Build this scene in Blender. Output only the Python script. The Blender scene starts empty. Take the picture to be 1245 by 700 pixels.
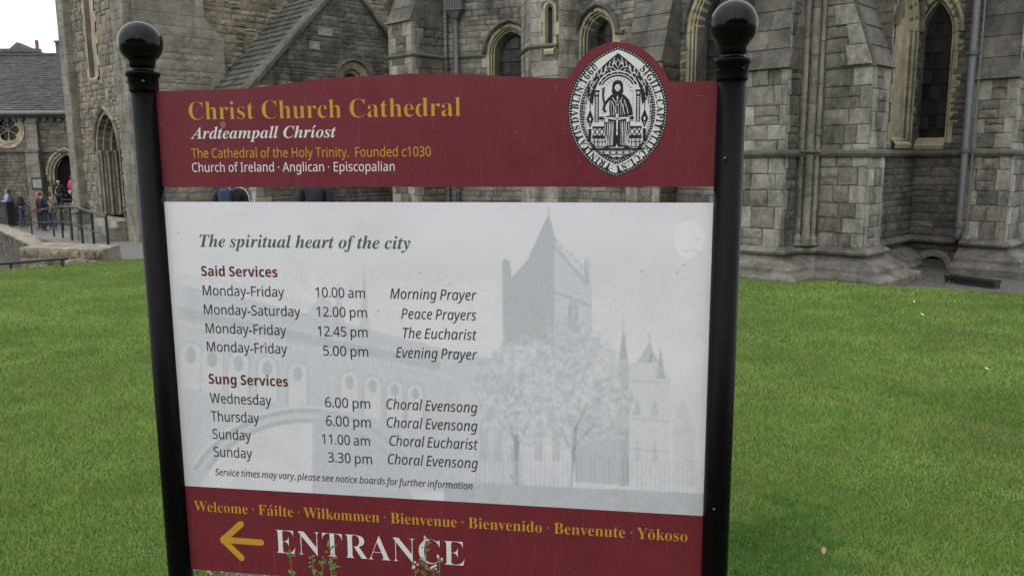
import bpy, math, random
import numpy as np
from mathutils import Vector, Matrix, noise
from mathutils.geometry import tessellate_polygon

random.seed(11)
rng = np.random.default_rng(11)
sc = bpy.context.scene
COL = sc.collection

# ------------------------------------------------------------------ camera
EYE = Vector((0.0, 0.0, 1.65))
PITCH, ROLL, FPX = 0.1578, -0.0061, 972.4          # 28 mm lens, tipped 9 degrees down
FW = Vector((0, math.cos(PITCH), -math.sin(PITCH)))
UP0 = Vector((0, math.sin(PITCH), math.cos(PITCH)))
RT = Vector((1, 0, 0)) * math.cos(ROLL) + UP0 * math.sin(ROLL)
UP = Vector((1, 0, 0)) * -math.sin(ROLL) + UP0 * math.cos(ROLL)
cd = bpy.data.cameras.new("camera")
cam = bpy.data.objects.new("camera", cd)
COL.objects.link(cam)
cam.matrix_world = Matrix(((RT.x, UP.x, -FW.x, EYE.x), (RT.y, UP.y, -FW.y, EYE.y), (RT.z, UP.z, -FW.z, EYE.z), (0, 0, 0, 1)))
cd.sensor_width = 36.0
cd.lens = FPX * 36.0 / 1245.0
cd.clip_start = 0.05
cd.clip_end = 3000
sc.camera = cam

# ------------------------------------------------------------------ sky, sun, exposure (overcast)
SUN_EL, SUN_AZ = math.radians(52), math.radians(215)
world = bpy.data.worlds.new("World")
sc.world = world
world.use_nodes = True
wn = world.node_tree
bg = wn.nodes["Background"]
sky = wn.nodes.new("ShaderNodeTexSky")
sky.sky_type = 'NISHITA'
sky.sun_disc = False
sky.sun_elevation = SUN_EL
sky.sun_rotation = SUN_AZ
sky.air_density = 1.0
sky.dust_density = 4.0
mixw = wn.nodes.new("ShaderNodeMix")
mixw.data_type = 'RGBA'
mixw.inputs[0].default_value = 0.88
mixw.inputs[7].default_value = (8.3, 8.5, 8.8, 1)      # thick even cloud
wn.links.new(sky.outputs[0], mixw.inputs[6])
wn.links.new(mixw.outputs[2], bg.inputs[0])
bg.inputs[1].default_value = 0.115
sl = bpy.data.lights.new("sun", 'SUN')
sl.energy = 0.6
sl.angle = math.radians(100)
sl.color = (1.0, 0.97, 0.93)
sun = bpy.data.objects.new("sun", sl)
COL.objects.link(sun)
sdir = Vector((math.sin(SUN_AZ) * math.cos(SUN_EL), math.cos(SUN_AZ) * math.cos(SUN_EL), math.sin(SUN_EL)))
sun.rotation_euler = sdir.to_track_quat('Z', 'Y').to_euler()
sun.location = sdir * 50
sc.view_settings.view_transform = 'Standard'
sc.view_settings.look = 'None'
sc.view_settings.exposure = 0.47
sc.view_settings.gamma = 1.0

# ------------------------------------------------------------------ measuring helpers: sight line -> place in the world
def ray(px, py):
    return (FW + RT * ((px - 622.5) / FPX) + UP * ((350 - py) / FPX)).normalized()
def ground(px, py, z=0.0):
    r = ray(px, py)
    t = (z - EYE.z) / r.z
    return EYE + r * t
def proj(P):
    d = Vector(P) - EYE
    w = d.dot(FW)
    if w < 0.05:
        return (-9999, -9999, w)
    return (622.5 + FPX * d.dot(RT) / w, 350 - FPX * d.dot(UP) / w, w)

# ------------------------------------------------------------------ object helpers
def wm(o):
    if o.parent is None: return o.matrix_basis.copy()
    return wm(o.parent) @ o.matrix_parent_inverse @ o.matrix_basis
def link(o, parent=None):
    COL.objects.link(o)
    if parent is not None:
        o.parent = parent
        o.matrix_parent_inverse = wm(parent).inverted()
    return o
def new_mesh(name, verts, faces, smooth=False):
    me = bpy.data.meshes.new(name)
    me.from_pydata([tuple(v) for v in verts], [], [tuple(f) for f in faces])
    if smooth:
        me.polygons.foreach_set("use_smooth", [True] * len(me.polygons))
    me.update()
    return me
def part(name, verts, faces, mat, parent=None, smooth=False):
    me = new_mesh(name, verts, faces, smooth)
    if mat:
        me.materials.append(mat)
    return link(bpy.data.objects.new(name, me), parent)
def tag(o, label=None, cat=None, group=None, kind=None):
    if label: o["label"] = label
    if cat: o["category"] = cat
    if group: o["group"] = group
    if kind: o["kind"] = kind
    return o
def empty(name, loc, label=None, cat=None, group=None):
    o = bpy.data.objects.new(name, None)
    o.location = loc
    o.empty_display_size = 0.2
    COL.objects.link(o)
    return tag(o, label, cat, group)
class MB:
    """collects shapes for ONE mesh"""
    def __init__(s): s.v = []; s.f = []
    def add(s, vs, fs):
        b = len(s.v); s.v += [Vector(v) for v in vs]; s.f += [tuple(i + b for i in f) for f in fs]
        return s
    def box(s, c, size, M=None):
        x, y, z = [k / 2 for k in size]
        vs = [Vector((a * x, b * y, d * z)) for d in (-1, 1) for a, b in ((-1, -1), (1, -1), (1, 1), (-1, 1))]
        if M is not None: vs = [M @ v for v in vs]
        return s.add([Vector(c) + v for v in vs], [(0, 3, 2, 1), (4, 5, 6, 7), (0, 1, 5, 4), (1, 2, 6, 5), (2, 3, 7, 6), (3, 0, 4, 7)])
    def tube(s, pts, r, n=8, cap=True):
        pts = [Vector(p) for p in pts]
        rs = r if isinstance(r, (list, tuple)) else [r] * len(pts)
        b = len(s.v); prev = None
        for i, p in enumerate(pts):
            t = (pts[min(i + 1, len(pts) - 1)] - pts[max(i - 1, 0)]).normalized()
            a = t.orthogonal().normalized() if prev is None else (prev - t * prev.dot(t)).normalized()
            prev = a; c = t.cross(a)
            for k in range(n):
                q = 2 * math.pi * k / n
                s.v.append(p + (a * math.cos(q) + c * math.sin(q)) * rs[i])
        for i in range(len(pts) - 1):
            for k in range(n):
                s.f.append((b + i * n + k, b + i * n + (k + 1) % n, b + (i + 1) * n + (k + 1) % n, b + (i + 1) * n + k))
        if cap:
            s.f.append(tuple(b + k for k in reversed(range(n))))
            s.f.append(tuple(b + (len(pts) - 1) * n + k for k in range(n)))
        return s
    def lathe(s, prof, c, n=32):
        b = len(s.v)
        for r, z in prof:
            for k in range(n):
                q = 2 * math.pi * k / n
                s.v.append(Vector((c[0] + r * math.cos(q), c[1] + r * math.sin(q), c[2] + z)))
        for i in range(len(prof) - 1):
            for k in range(n):
                s.f.append((b + i * n + k, b + i * n + (k + 1) % n, b + (i + 1) * n + (k + 1) % n, b + (i + 1) * n + k))
        s.f.append(tuple(b + k for k in reversed(range(n))))
        s.f.append(tuple(b + (len(prof) - 1) * n + k for k in range(n)))
        return s
    def build(s, name, mat, parent=None, smooth=False):
        return part(name, s.v, s.f, mat, parent, smooth)

# ------------------------------------------------------------------ materials
def nmat(name):
    m = bpy.data.materials.new(name); m.use_nodes = True
    nt = m.node_tree
    return m, nt, nt.nodes["Principled BSDF"]
def N(nt, typ, **kw):
    n = nt.nodes.new(typ)
    for k, v in kw.items():
        if isinstance(k, str) and k.startswith("i_"): n.inputs[k[2:].replace("_", " ")].default_value = v
        else: setattr(n, k, v)
    return n
def noise_tex(nt, src, scale, detail=4, rough=0.6):
    n = N(nt, "ShaderNodeTexNoise"); n.inputs["Scale"].default_value = scale
    n.inputs["Detail"].default_value = detail; n.inputs["Roughness"].default_value = rough
    if src: nt.links.new(src, n.inputs["Vector"])
    return n.outputs["Fac"]
def rng_map(nt, src, a, b, c, d):
    n = N(nt, "ShaderNodeMapRange"); nt.links.new(src, n.inputs[0])
    for i, v in enumerate((a, b, c, d)): n.inputs[i + 1].default_value = v
    return n.outputs[0]
def ramp(nt, src, cols, const=False):
    n = N(nt, "ShaderNodeValToRGB"); e = n.color_ramp.elements
    while len(e) < len(cols): e.new(0.5)
    for i, c in enumerate(cols):
        e[i].position = i / (len(cols) - (0 if const else 1)); e[i].color = (*c, 1)
    if const: n.color_ramp.interpolation = 'CONSTANT'
    nt.links.new(src, n.inputs[0])
    return n.outputs[0]
def mixc(nt, fac, a, b, mode='MIX'):
    n = N(nt, "ShaderNodeMix", data_type='RGBA', blend_type=mode)
    for k, v in ((0, fac), (6, a), (7, b)):
        if isinstance(v, bpy.types.NodeSocket): nt.links.new(v, n.inputs[k])
        else: n.inputs[k].default_value = v if k == 0 else (*v, 1)
    return n.outputs[2]
def math_n(nt, op, a, b=0.0):
    n = N(nt, "ShaderNodeMath", operation=op)
    for k, v in ((0, a), (1, b)):
        if isinstance(v, bpy.types.NodeSocket): nt.links.new(v, n.inputs[k])
        else: n.inputs[k].default_value = v
    return n.outputs[0]
def bump(nt, src, dist, strength, bs):
    n = N(nt, "ShaderNodeBump"); n.inputs["Strength"].default_value = strength; n.inputs["Distance"].default_value = dist
    nt.links.new(src, n.inputs["Height"]); nt.links.new(n.outputs[0], bs.inputs["Normal"])
def pos_vec(nt, sc3=(1, 1, 1)):
    g = N(nt, "ShaderNodeNewGeometry")
    if sc3 == (1, 1, 1): return g.outputs["Position"]
    m = N(nt, "ShaderNodeMapping"); m.inputs["Scale"].default_value = sc3
    nt.links.new(g.outputs["Position"], m.inputs[0])
    return m.outputs[0]
def per_piece(nt):
    g = N(nt, "ShaderNodeNewGeometry"); o = N(nt, "ShaderNodeObjectInfo")
    a = math_n(nt, 'MULTIPLY', g.outputs["Random Per Island"], 7.31)
    b = math_n(nt, 'MULTIPLY', o.outputs["Random"], 13.7)
    return math_n(nt, 'FRACT', math_n(nt, 'ADD', a, b))
def stone_mat(name, cols, soot=0.5, soot_col=(.035, .033, .03), rough=0.92, grain=0.25, bd=0.012, bs=0.7, lichen=0.0, gs=14):
    cols = [(r * 1.04, g * 1.02, b_ * .98) for r, g, b_ in cols]
    m, nt, b = nmat(name)
    p = pos_vec(nt)
    base = ramp(nt, per_piece(nt), cols)
    g = rng_map(nt, noise_tex(nt, p, gs, 6, 0.7), 0.3, 0.7, 1 - grain, 1 + grain)
    base = mixc(nt, 1.0, base, g, 'MULTIPLY')
    bl = rng_map(nt, noise_tex(nt, p, 2.3, 5, 0.65), 0.35, 0.65, 0.68, 1.2)
    base = mixc(nt, 1.0, base, bl, 'MULTIPLY')
    if lichen:
        l = rng_map(nt, noise_tex(nt, p, 5.0, 6, 0.75), 0.55, 0.66, 0, lichen)
        base = mixc(nt, l, base, (.36, .36, .31))
    st = rng_map(nt, noise_tex(nt, pos_vec(nt, (1.4, 1.4, .38)), 1.6, 7, 0.75), 0.49, 0.62, 0, soot)
    base = mixc(nt, st, base, soot_col)
    nt.links.new(base, b.inputs["Base Color"])
    b.inputs["Roughness"].default_value = rough
    b.inputs["Specular IOR Level"].default_value = 0.25
    h = math_n(nt, 'ADD', noise_tex(nt, p, gs * .6, 5, .6), math_n(nt, 'MULTIPLY', noise_tex(nt, p, gs * 4, 4, .7), 0.35))
    bump(nt, h, bd, bs, b)
    return m
def plain(name, col, rough=0.5, metal=0.0, var=0.0, vs=20, spec=0.5, coat=0.0, bd=0.0):
    m, nt, b = nmat(name)
    b.inputs["Base Color"].default_value = (*col, 1)
    b.inputs["Roughness"].default_value = rough
    b.inputs["Metallic"].default_value = metal
    b.inputs["Specular IOR Level"].default_value = spec
    b.inputs["Coat Weight"].default_value = coat
    if var or bd:
        f = noise_tex(nt, pos_vec(nt), vs, 5, .65)
        if var:
            nt.links.new(mixc(nt, 1.0, col, rng_map(nt, f, .3, .7, 1 - var, 1 + var), 'MULTIPLY'), b.inputs["Base Color"])
            nt.links.new(rng_map(nt, f, .3, .7, max(0, rough - .1), min(1, rough + .1)), b.inputs["Roughness"])
        if bd: bump(nt, f, bd, .6, b)
    return m

M = {}
M['ashlar'] = stone_mat("grey_limestone", [(.195, .188, .17), (.24, .23, .208), (.165, .158, .142), (.29, .278, .25), (.13, .124, .112), (.215, .205, .185)], soot=.68, lichen=.45)
M['quoin'] = stone_mat("pale_quoin_stone", [(.29, .282, .255), (.34, .33, .30), (.24, .232, .21), (.31, .30, .27), (.38, .365, .33)], soot=.62, lichen=.35, grain=.28)
M['rubble'] = stone_mat("dark_calp_rubble", [(.125, .12, .107), (.165, .156, .138), (.095, .09, .082), (.14, .132, .116), (.195, .185, .163)], soot=.6, grain=.4, bd=.02, bs=1, lichen=.35, gs=22)
M['tan_rubble'] = stone_mat("buff_rubble", [(.27, .235, .18), (.20, .175, .135), (.32, .285, .22), (.235, .20, .15), (.16, .145, .12)], soot=.35, grain=.35, bd=.02, bs=1, lichen=.4, gs=18)
M['tower'] = stone_mat("tower_rubble", [(.27, .245, .20), (.17, .155, .13), (.34, .31, .255), (.22, .20, .165)], soot=.35, grain=.45, bd=.02, bs=1, lichen=.7, gs=18)
M['smooth'] = stone_mat("smooth_tower_ashlar", [(.25, .24, .215), (.215, .205, .18), (.275, .26, .225), (.235, .215, .175)], soot=.3, grain=.22, bd=.008, lichen=.2)
M['buff'] = stone_mat("buff_window_stone", [(.42, .37, .255), (.47, .42, .30), (.37, .33, .23), (.41, .36, .25)], soot=.45, soot_col=(.12, .115, .10), grain=.14, bd=.004, lichen=.25)
M['slab'] = stone_mat("weathered_slab", [(.125, .12, .108), (.15, .145, .13), (.108, .103, .092), (.165, .158, .14)], soot=.35, grain=.2, bd=.006, lichen=.3)
M['plinth'] = stone_mat("plinth_stone", [(.14, .135, .12), (.17, .163, .148), (.115, .11, .10), (.19, .18, .16)], soot=.55, grain=.25, bd=.008, lichen=.25)
M['mortar'] = stone_mat("mortar", [(.135, .128, .115), (.155, .147, .13)], soot=.8, grain=.3, bd=.01)
M['mortar_tan'] = stone_mat("buff_mortar", [(.30, .275, .225), (.32, .29, .24)], soot=.25, grain=.3, bd=.01)
M['hall'] = stone_mat("hall_wall_stone", [(.17, .16, .14), (.125, .118, .105), (.20, .19, .165), (.15, .142, .125)], soot=.4, grain=.3, bd=.015, lichen=.3, gs=10)
M['slate'] = stone_mat("roof_slate", [(.105, .112, .098), (.13, .138, .12), (.09, .098, .088), (.15, .155, .135)], soot=.25, grain=.15, bd=.003, rough=.6, lichen=.3, gs=30)
M['slate_far'] = stone_mat("old_roof_slate", [(.06, .062, .06), (.075, .078, .075), (.05, .053, .052), (.09, .092, .086)], soot=.3, grain=.2, bd=.004, rough=.7, lichen=.2)
M['lead'] = plain("lead_sheet", (.17, .175, .18), .55, .0, .2, 8)
M['pipe'] = plain("grey_painted_iron", (.105, .11, .12), .5, .0, .15, 12)
M['void'] = plain("unlit_interior", (.012, .011, .010), .9, spec=.1)
M['iron'] = plain("black_iron", (.018, .018, .02), .45, .0, .3, 30)
M['glass'] = None
m, nt, b = nmat("dark_leaded_glass")
nt.links.new(ramp(nt, per_piece(nt), [(.016, .016, .017), (.028, .028, .029), (.012, .012, .014), (.036, .035, .034)]), b.inputs["Base Color"])
b.inputs["Roughness"].default_value = .28
b.inputs["Specular IOR Level"].default_value = .35
bump(nt, noise_tex(nt, pos_vec(nt), 9, 3, .6), .02, .5, b)
M['glass'] = m
M['came'] = plain("window_lead", (.02, .02, .02), .6)
# ------------------------------------------------------------------ masonry: walls, stones, mouldings, windows
class Wall:
    """vertical plane, u runs left to right as seen from outside, n points outward"""
    def __init__(s, a, b=None, d=None, L=None):
        s.a = Vector((a[0], a[1])); 
        if b is not None:
            e = Vector((b[0], b[1])) - s.a; s.L = e.length; s.d = e.normalized()
        else:
            s.d = Vector(d).normalized(); s.L = L or 1
        s.n = Vector((s.d.y, -s.d.x))
    def P(s, u, z, off=0.0):
        q = s.a + s.d * u + s.n * off
        return Vector((q.x, q.y, z))
    def hit(s, px, py, off=0.0):
        r = ray(px, py)
        o = s.a + s.n * off
        t = ((o.x - EYE.x) * s.n.x + (o.y - EYE.y) * s.n.y) / (r.x * s.n.x + r.y * s.n.y)
        q = EYE + r * t
        return ((q.x - s.a.x) * s.d.x + (q.y - s.a.y) * s.d.y, q.z)
    def frame(s, u, z, off, su, sz, sn):
        o = s.P(u, z, off)
        return Matrix(((s.d.x * su, 0, s.n.x * sn, o.x), (s.d.y * su, 0, s.n.y * sn, o.y), (0, sz, 0, o.z), (0, 0, 0, 1)))

def unit_stone(seed, rough):
    """stone in the unit square (x right, y up, z out): jittered outline, chamfered edge, broken face; 44 triangles"""
    r = random.Random(seed)
    j = .05 * rough + .006
    ring = [(0, 0), (.5, 0), (1, 0), (1, .5), (1, 1), (.5, 1), (0, 1), (0, .5)]
    o = [(min(1, max(0, x + r.uniform(-j, j))), min(1, max(0, y + r.uniform(-j, j)))) for x, y in ring]
    ci = .026 + .06 * rough
    inn = [(x + (0.5 - x) * ci * 2 * r.uniform(.6, 1.3), y + (0.5 - y) * ci * 2.6 * r.uniform(.6, 1.3)) for x, y in o]
    v = [(x, y, -.3) for x, y in o] + [(x, y, .55 + r.uniform(-.15, .1) * rough) for x, y in o]
    v += [(x, y, 1 - rough * r.uniform(0, .5)) for x, y in inn] + [(.5 + r.uniform(-.1, .1) * rough, .5 + r.uniform(-.1, .1) * rough, 1 + .35 * rough * r.uniform(0, 1))]
    f = []
    for k in range(8):
        l = (k + 1) % 8
        f += [(k, l, 8 + l, 8 + k), (8 + k, 8 + l, 16 + l, 16 + k), (16 + k, 16 + l, 24)]
    return v, f
UNIT = {}
for kind, rr in (('ashlar', .12), ('rubble', 1.0)):
    UNIT[kind] = [unit_stone(100 * len(UNIT) + i, rr) for i in range(8)]
UNITMESH = {}
def unit_mesh(kind, i, mat):
    k = (kind, i, mat.name)
    if k not in UNITMESH:
        me = new_mesh("stone", *UNIT[kind][i]); me.materials.append(mat); UNITMESH[k] = me
    return UNITMESH[k]

SIGNBOX = (188, 60, 872, 700)
QUEUE = []        # (thing, parent, name, mat, data) waiting to be made single or joined
def shows(P):
    x, y, w = proj(P)
    if not (-5 < x < 1250 and -5 < y < 705): return 0
    if SIGNBOX[0] + 4 < x < SIGNBOX[2] and (y > 246 or 112 < y < 226): return 0.02
    return 1
def queue_unit(thing, parent, name, mat, kind, Mx, size):
    c = Mx @ Vector((.5, .5, 1)); w = (c - EYE).length
    n = Vector((Mx[0][2], Mx[1][2], 0)).normalized()
    face = max(0, (EYE - c).normalized().dot(n))
    QUEUE.append((thing, parent, name, mat, ('u', kind, random.randrange(8), Mx), shows(c) * size * face / w / w))
def queue_mesh(thing, parent, name, mat, vs, fs, size=None):
    c = sum((Vector(v) for v in vs), Vector()) / len(vs); w = (c - EYE).length
    if size is None:
        size = (max((Vector(v) - c).length for v in vs)) ** 2 * 1.2
    QUEUE.append((thing, parent, name, mat, ('m', vs, fs), shows(c) * size / w / w))
def flush(limit=300):
    groups = {}
    for q in QUEUE: groups.setdefault((q[0].name, q[2]), []).append(q)
    for (tn, name), qs in groups.items():
        qs.sort(key=lambda q: -q[5])
        rest = {}
        for i, (thing, parent, nm, mat, data, sz) in enumerate(qs):
            if i < limit and sz > 0:
                if data[0] == 'u':
                    o = bpy.data.objects.new(nm, unit_mesh(data[1], data[2], mat)); o.matrix_basis = data[3]
                else:
                    me = new_mesh(nm, data[1], data[2]); me.materials.append(mat); o = bpy.data.objects.new(nm, me)
                link(o, parent)
            else: rest.setdefault((parent.name, mat.name), []).append((parent, mat, data))
        for lst in rest.values():
            V = []; F = []; b = 0
            for parent, mat, data in lst:
                if data[0] == 'u':
                    vs, fs = UNIT[data[1]][data[2]]
                    A = np.array(data[3]); vv = np.c_[np.array(vs), np.ones(len(vs))] @ A.T
                    V.append(vv[:, :3])
                else:
                    vs, fs = data[1], data[2]; V.append(np.array([tuple(v) for v in vs]))
                F += [tuple(i + b for i in f) for f in fs]; b += len(vs)
            me = bpy.data.meshes.new(name); me.from_pydata(np.concatenate(V).tolist(), [], F); me.materials.append(lst[0][1]); me.update()
            link(tag(bpy.data.objects.new("small_" + name + "s", me), kind="stuff"), lst[0][0])
    QUEUE.clear()

def clip_poly(poly, convex):
    """Sutherland-Hodgman, convex counter-clockwise clip polygon"""
    out = poly
    for i in range(len(convex)):
        a = convex[i]; b = convex[(i + 1) % len(convex)]
        inp = out; out = []
        if not inp: break
        side = lambda p: (b[0] - a[0]) * (p[1] - a[1]) - (b[1] - a[1]) * (p[0] - a[0])
        for k in range(len(inp)):
            p, q = inp[k - 1], inp[k]
            sp, sq = side(p), side(q)
            if sq >= 0:
                if sp < 0: t = sp / (sp - sq); out.append((p[0] + (q[0] - p[0]) * t, p[1] + (q[1] - p[1]) * t))
                out.append(q)
            elif sp >= 0: t = sp / (sp - sq); out.append((p[0] + (q[0] - p[0]) * t, p[1] + (q[1] - p[1]) * t))
    return out
def area(p):
    return .5 * sum(p[i - 1][0] * p[i][1] - p[i][0] * p[i - 1][1] for i in range(len(p)))
def prism(wall, poly, off0, off1, ch=0.008):
    """polygon in wall coordinates raised from off0 to off1 with a chamfer"""
    c = (sum(p[0] for p in poly) / len(poly), sum(p[1] for p in poly) / len(poly)); n = len(poly)
    def ins(p):
        d = math.hypot(p[0] - c[0], p[1] - c[1]) + 1e-6; k = max(0, 1 - ch * 1.4 / d)
        return (c[0] + (p[0] - c[0]) * k, c[1] + (p[1] - c[1]) * k)
    vs = [wall.P(p[0], p[1], off0) for p in poly] + [wall.P(p[0], p[1], off1 - ch * .8) for p in poly] + [wall.P(*ins(p), off1) for p in poly]
    fs = [(k, (k + 1) % n, n + (k + 1) % n, n + k) for k in range(n)] + [(n + k, n + (k + 1) % n, 2 * n + (k + 1) % n, 2 * n + k) for k in range(n)] + [tuple(2 * n + k for k in range(n))]
    return vs, fs

STY = {'ashlar': dict(h=(.22, .29), w=(.34, .66), gap=.006, dep=(.009, .014), kind='ashlar', split=.0),
       'coursed': dict(h=(.13, .21), w=(.2, .5), gap=.010, dep=(.014, .026), kind='rubble', split=.12),
       'fine': dict(h=(.085, .15), w=(.18, .42), gap=.008, dep=(.010, .02), kind='rubble', split=.05),
       'rubble': dict(h=(.12, .25), w=(.12, .36), gap=.018, dep=(.012, .05), kind='rubble', split=.35)}
def courses(thing, parent, wall, u0, u1, z0, z1, style, mat, name='stone', ql=0, qr=0, qmat=None, blocked=None, clip=None, off=0.0, qname='quoin_stone', qh=(.20, .32), seed=0):
    """lays the stones of one wall face row by row; ql/qr = width of corner stones; blocked(z) -> [(ua,ub)]"""
    r = random.Random(seed * 7 + int(abs(wall.a.x) * 100) + int(z0 * 10))
    S = STY[style]
    def put(a, b, za, zb, st, mt, nm):
        if b - a < .035: return
        g = st['gap'] * .5
        a, b, za, zb = a + g, b - g, za + g, zb - g
        if b - a < .02 or zb - za < .02: return
        dep = r.uniform(*st['dep'])
        if clip:
            pl = clip_poly([(a, za), (b, za), (b, zb), (a, zb)], clip)
            if len(pl) < 3 or area(pl) < .002: return
            if abs(area(pl) - (b - a) * (zb - za)) > 1e-5:
                vs, fs = prism(wall, pl, off - .01, off + dep)
                queue_mesh(thing, parent, nm, mt, vs, fs, area(pl)); return
        queue_unit(thing, parent, nm, mt, st['kind'], wall.frame(a, za, off, b - a, zb - za, dep), (b - a) * (zb - za))
    def gaps(za, zb, a, b):
        iv = [(a, b)]
        if blocked:
            for ba, bb in blocked((za + zb) / 2):
                nv = []
                for x, y in iv:
                    if bb <= x or ba >= y: nv.append((x, y)); continue
                    if ba > x: nv.append((x, ba))
                    if bb < y: nv.append((bb, y))
                iv = nv
        return iv
    def fill(a, b, za, zb):
        for x0, x1 in gaps(za, zb, a, b):
            x = x0
            while x < x1 - 1e-4:
                w = r.uniform(*S['w']) * (1.0 if zb - za > .12 else 1.2)
                if x1 - (x + w) < S['w'][0] * .7: w = x1 - x
                if r.random() < S['split'] and zb - za > .17:
                    zm = za + (zb - za) * r.uniform(.35, .65)
                    put(x, x + w, za, zm, S, mat, name); put(x, x + w, zm, zb, S, mat, name)
                else: put(x, x + w, za, zb, S, mat, name)
                x += w
    QS = STY['ashlar']
    z = z0; k = seed % 2
    while z < z1 - .02:
        if ql or qr:
            h = r.uniform(*qh)
            if z1 - (z + h) < .12: h = z1 - z
            la = (ql * (1.0 if k % 2 else .55)) if ql else 0
            ra = (qr * (.55 if k % 2 else 1.0)) if qr else 0
            la *= r.uniform(.75, 1.2); ra *= r.uniform(.75, 1.2)
            qm = qmat or mat
            if la + ra > u1 - u0 - .06:
                s_ = (u1 - u0) / (la + ra); 
                if ql and qr: put(u0, u0 + la * s_, z, z + h, QS, qm, qname); put(u0 + la * s_, u1, z, z + h, QS, qm, qname)
                else: put(u0, u1, z, z + h, QS, qm, qname)
            else:
                for a_, b_ in ((u0, u0 + la), (u1 - ra, u1)):
                    if b_ - a_ > .02:
                        for x0, x1 in gaps(z, z + h, a_, b_): put(x0, x1, z, z + h, QS, qm, qname)
                if S['h'][1] < h * .8:
                    n = max(1, round(h / r.uniform(*S['h']))); zz = [z + h * i / n + (r.uniform(-.015, .015) if 0 < i < n else 0) for i in range(n + 1)]
                    for i in range(n): fill(u0 + la, u1 - ra, zz[i], zz[i + 1])
                else: fill(u0 + la, u1 - ra, z, z + h)
            z += h; k += 1
        else:
            h = r.uniform(*S['h'])
            if z1 - (z + h) < S['h'][0] * .6: h = z1 - z
            fill(u0, u1, z, z + h); z += h

def face(name, wall, outer, holes, mat, parent, off=0.0, back=None):
    """flat wall face with openings"""
    loops = [[Vector((p[0], p[1], 0)) for p in outer]] + [[Vector((p[0], p[1], 0)) for p in h] for h in holes]
    tris = tessellate_polygon(loops)
    flat = [p for l in loops for p in l]
    vs = [wall.P(p.x, p.y, off) for p in flat]
    fs = []
    for t in tris:
        a, b, c = [flat[i] for i in t]
        s = (b.x - a.x) * (c.y - a.y) - (b.y - a.y) * (c.x - a.x)
        fs.append(tuple(t) if s > 0 else tuple(reversed(t)))
    return part(name, vs, fs, mat, parent)

# ---- pointed openings
class Arch:
    def __init__(s, uc, hw, z0, zs, rise):
        s.uc, s.hw, s.z0, s.zs, s.rise = uc, hw, z0, zs, rise
        s.c = (rise * rise - hw * hw) / (2 * hw); s.R = hw + s.c
    def apex(s, k): return math.sqrt(max(1e-6, (s.R + k) ** 2 - s.c ** 2))
    def half(s, z, k=0):
        if z < s.z0 or z > s.zs + s.apex(k): return 0
        if z <= s.zs: return s.hw + k
        return max(0, math.sqrt(max(0, (s.R + k) ** 2 - (z - s.zs) ** 2)) - s.c)
    def pt(s, q, k):
        """q in [0,1] foot..spring left, [1,2] spring..apex, [2,3] apex..spring right, [3,4] down"""
        if q <= 1: return (s.uc - s.hw - k, s.z0 + (s.zs - s.z0) * q)
        if q >= 3: return (s.uc + s.hw + k, s.zs + (s.z0 - s.zs) * (q - 3))
        f = q - 1 if q <= 2 else 3 - q
        am = math.atan2(s.apex(k), s.c); a = am * f
        x = (s.R + k) * math.cos(a) - s.c; y = (s.R + k) * math.sin(a)
        return (s.uc - x if q <= 2 else s.uc + x, s.zs + y)
    def outline(s, k=0, n=9):
        qs = [0, 1] + [1 + i / n for i in range(1, n)] + [2] + [2 + i / n for i in range(1, n)] + [3, 4]
        pts = [s.pt(q, k) for q in qs]
        return pts
    def stations(s, ln=.28):
        nj = max(1, round((s.zs - s.z0) / ln)); al = (s.R) * math.atan2(s.rise, s.c); na = max(2, round(al / ln))
        return [i / nj for i in range(nj)] + [1 + i / na for i in range(na)] + [2 + i / na for i in range(na)] + [3 + i / nj for i in range(nj)] + [4]
def moulding(thing, parent, wall, A, prof, name, mat, ln=.28, gap=.004, single=False, q0=0, q1=4, sub=2):
    st = [q for q in A.stations(ln) if q0 <= q <= q1]
    P = len(prof)
    segs = [(st[0], st[-1])] if single else list(zip(st[:-1], st[1:]))
    for i, (a, b) in enumerate(segs):
        if single: qs = [a] + [q for q in A.stations(.12) if a < q < b] + [b]
        else:
            eps = (b - a) * gap / ln
            qs = [a + eps] + ([(a + b) / 2] if 1 <= a < 3 else []) + [b - eps]
        vs = []; fs = []
        for q in qs:
            for k, off in prof:
                u, z = A.pt(q, k); vs.append(wall.P(u, z, off))
        for j in range(len(qs) - 1):
            for k in range(P - 1):
                fs.append((j * P + k, j * P + k + 1, (j + 1) * P + k + 1, (j + 1) * P + k))
        if single: part(name, vs, fs, mat, parent)
        else: queue_mesh(thing, parent, name, mat, vs, fs)
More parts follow.
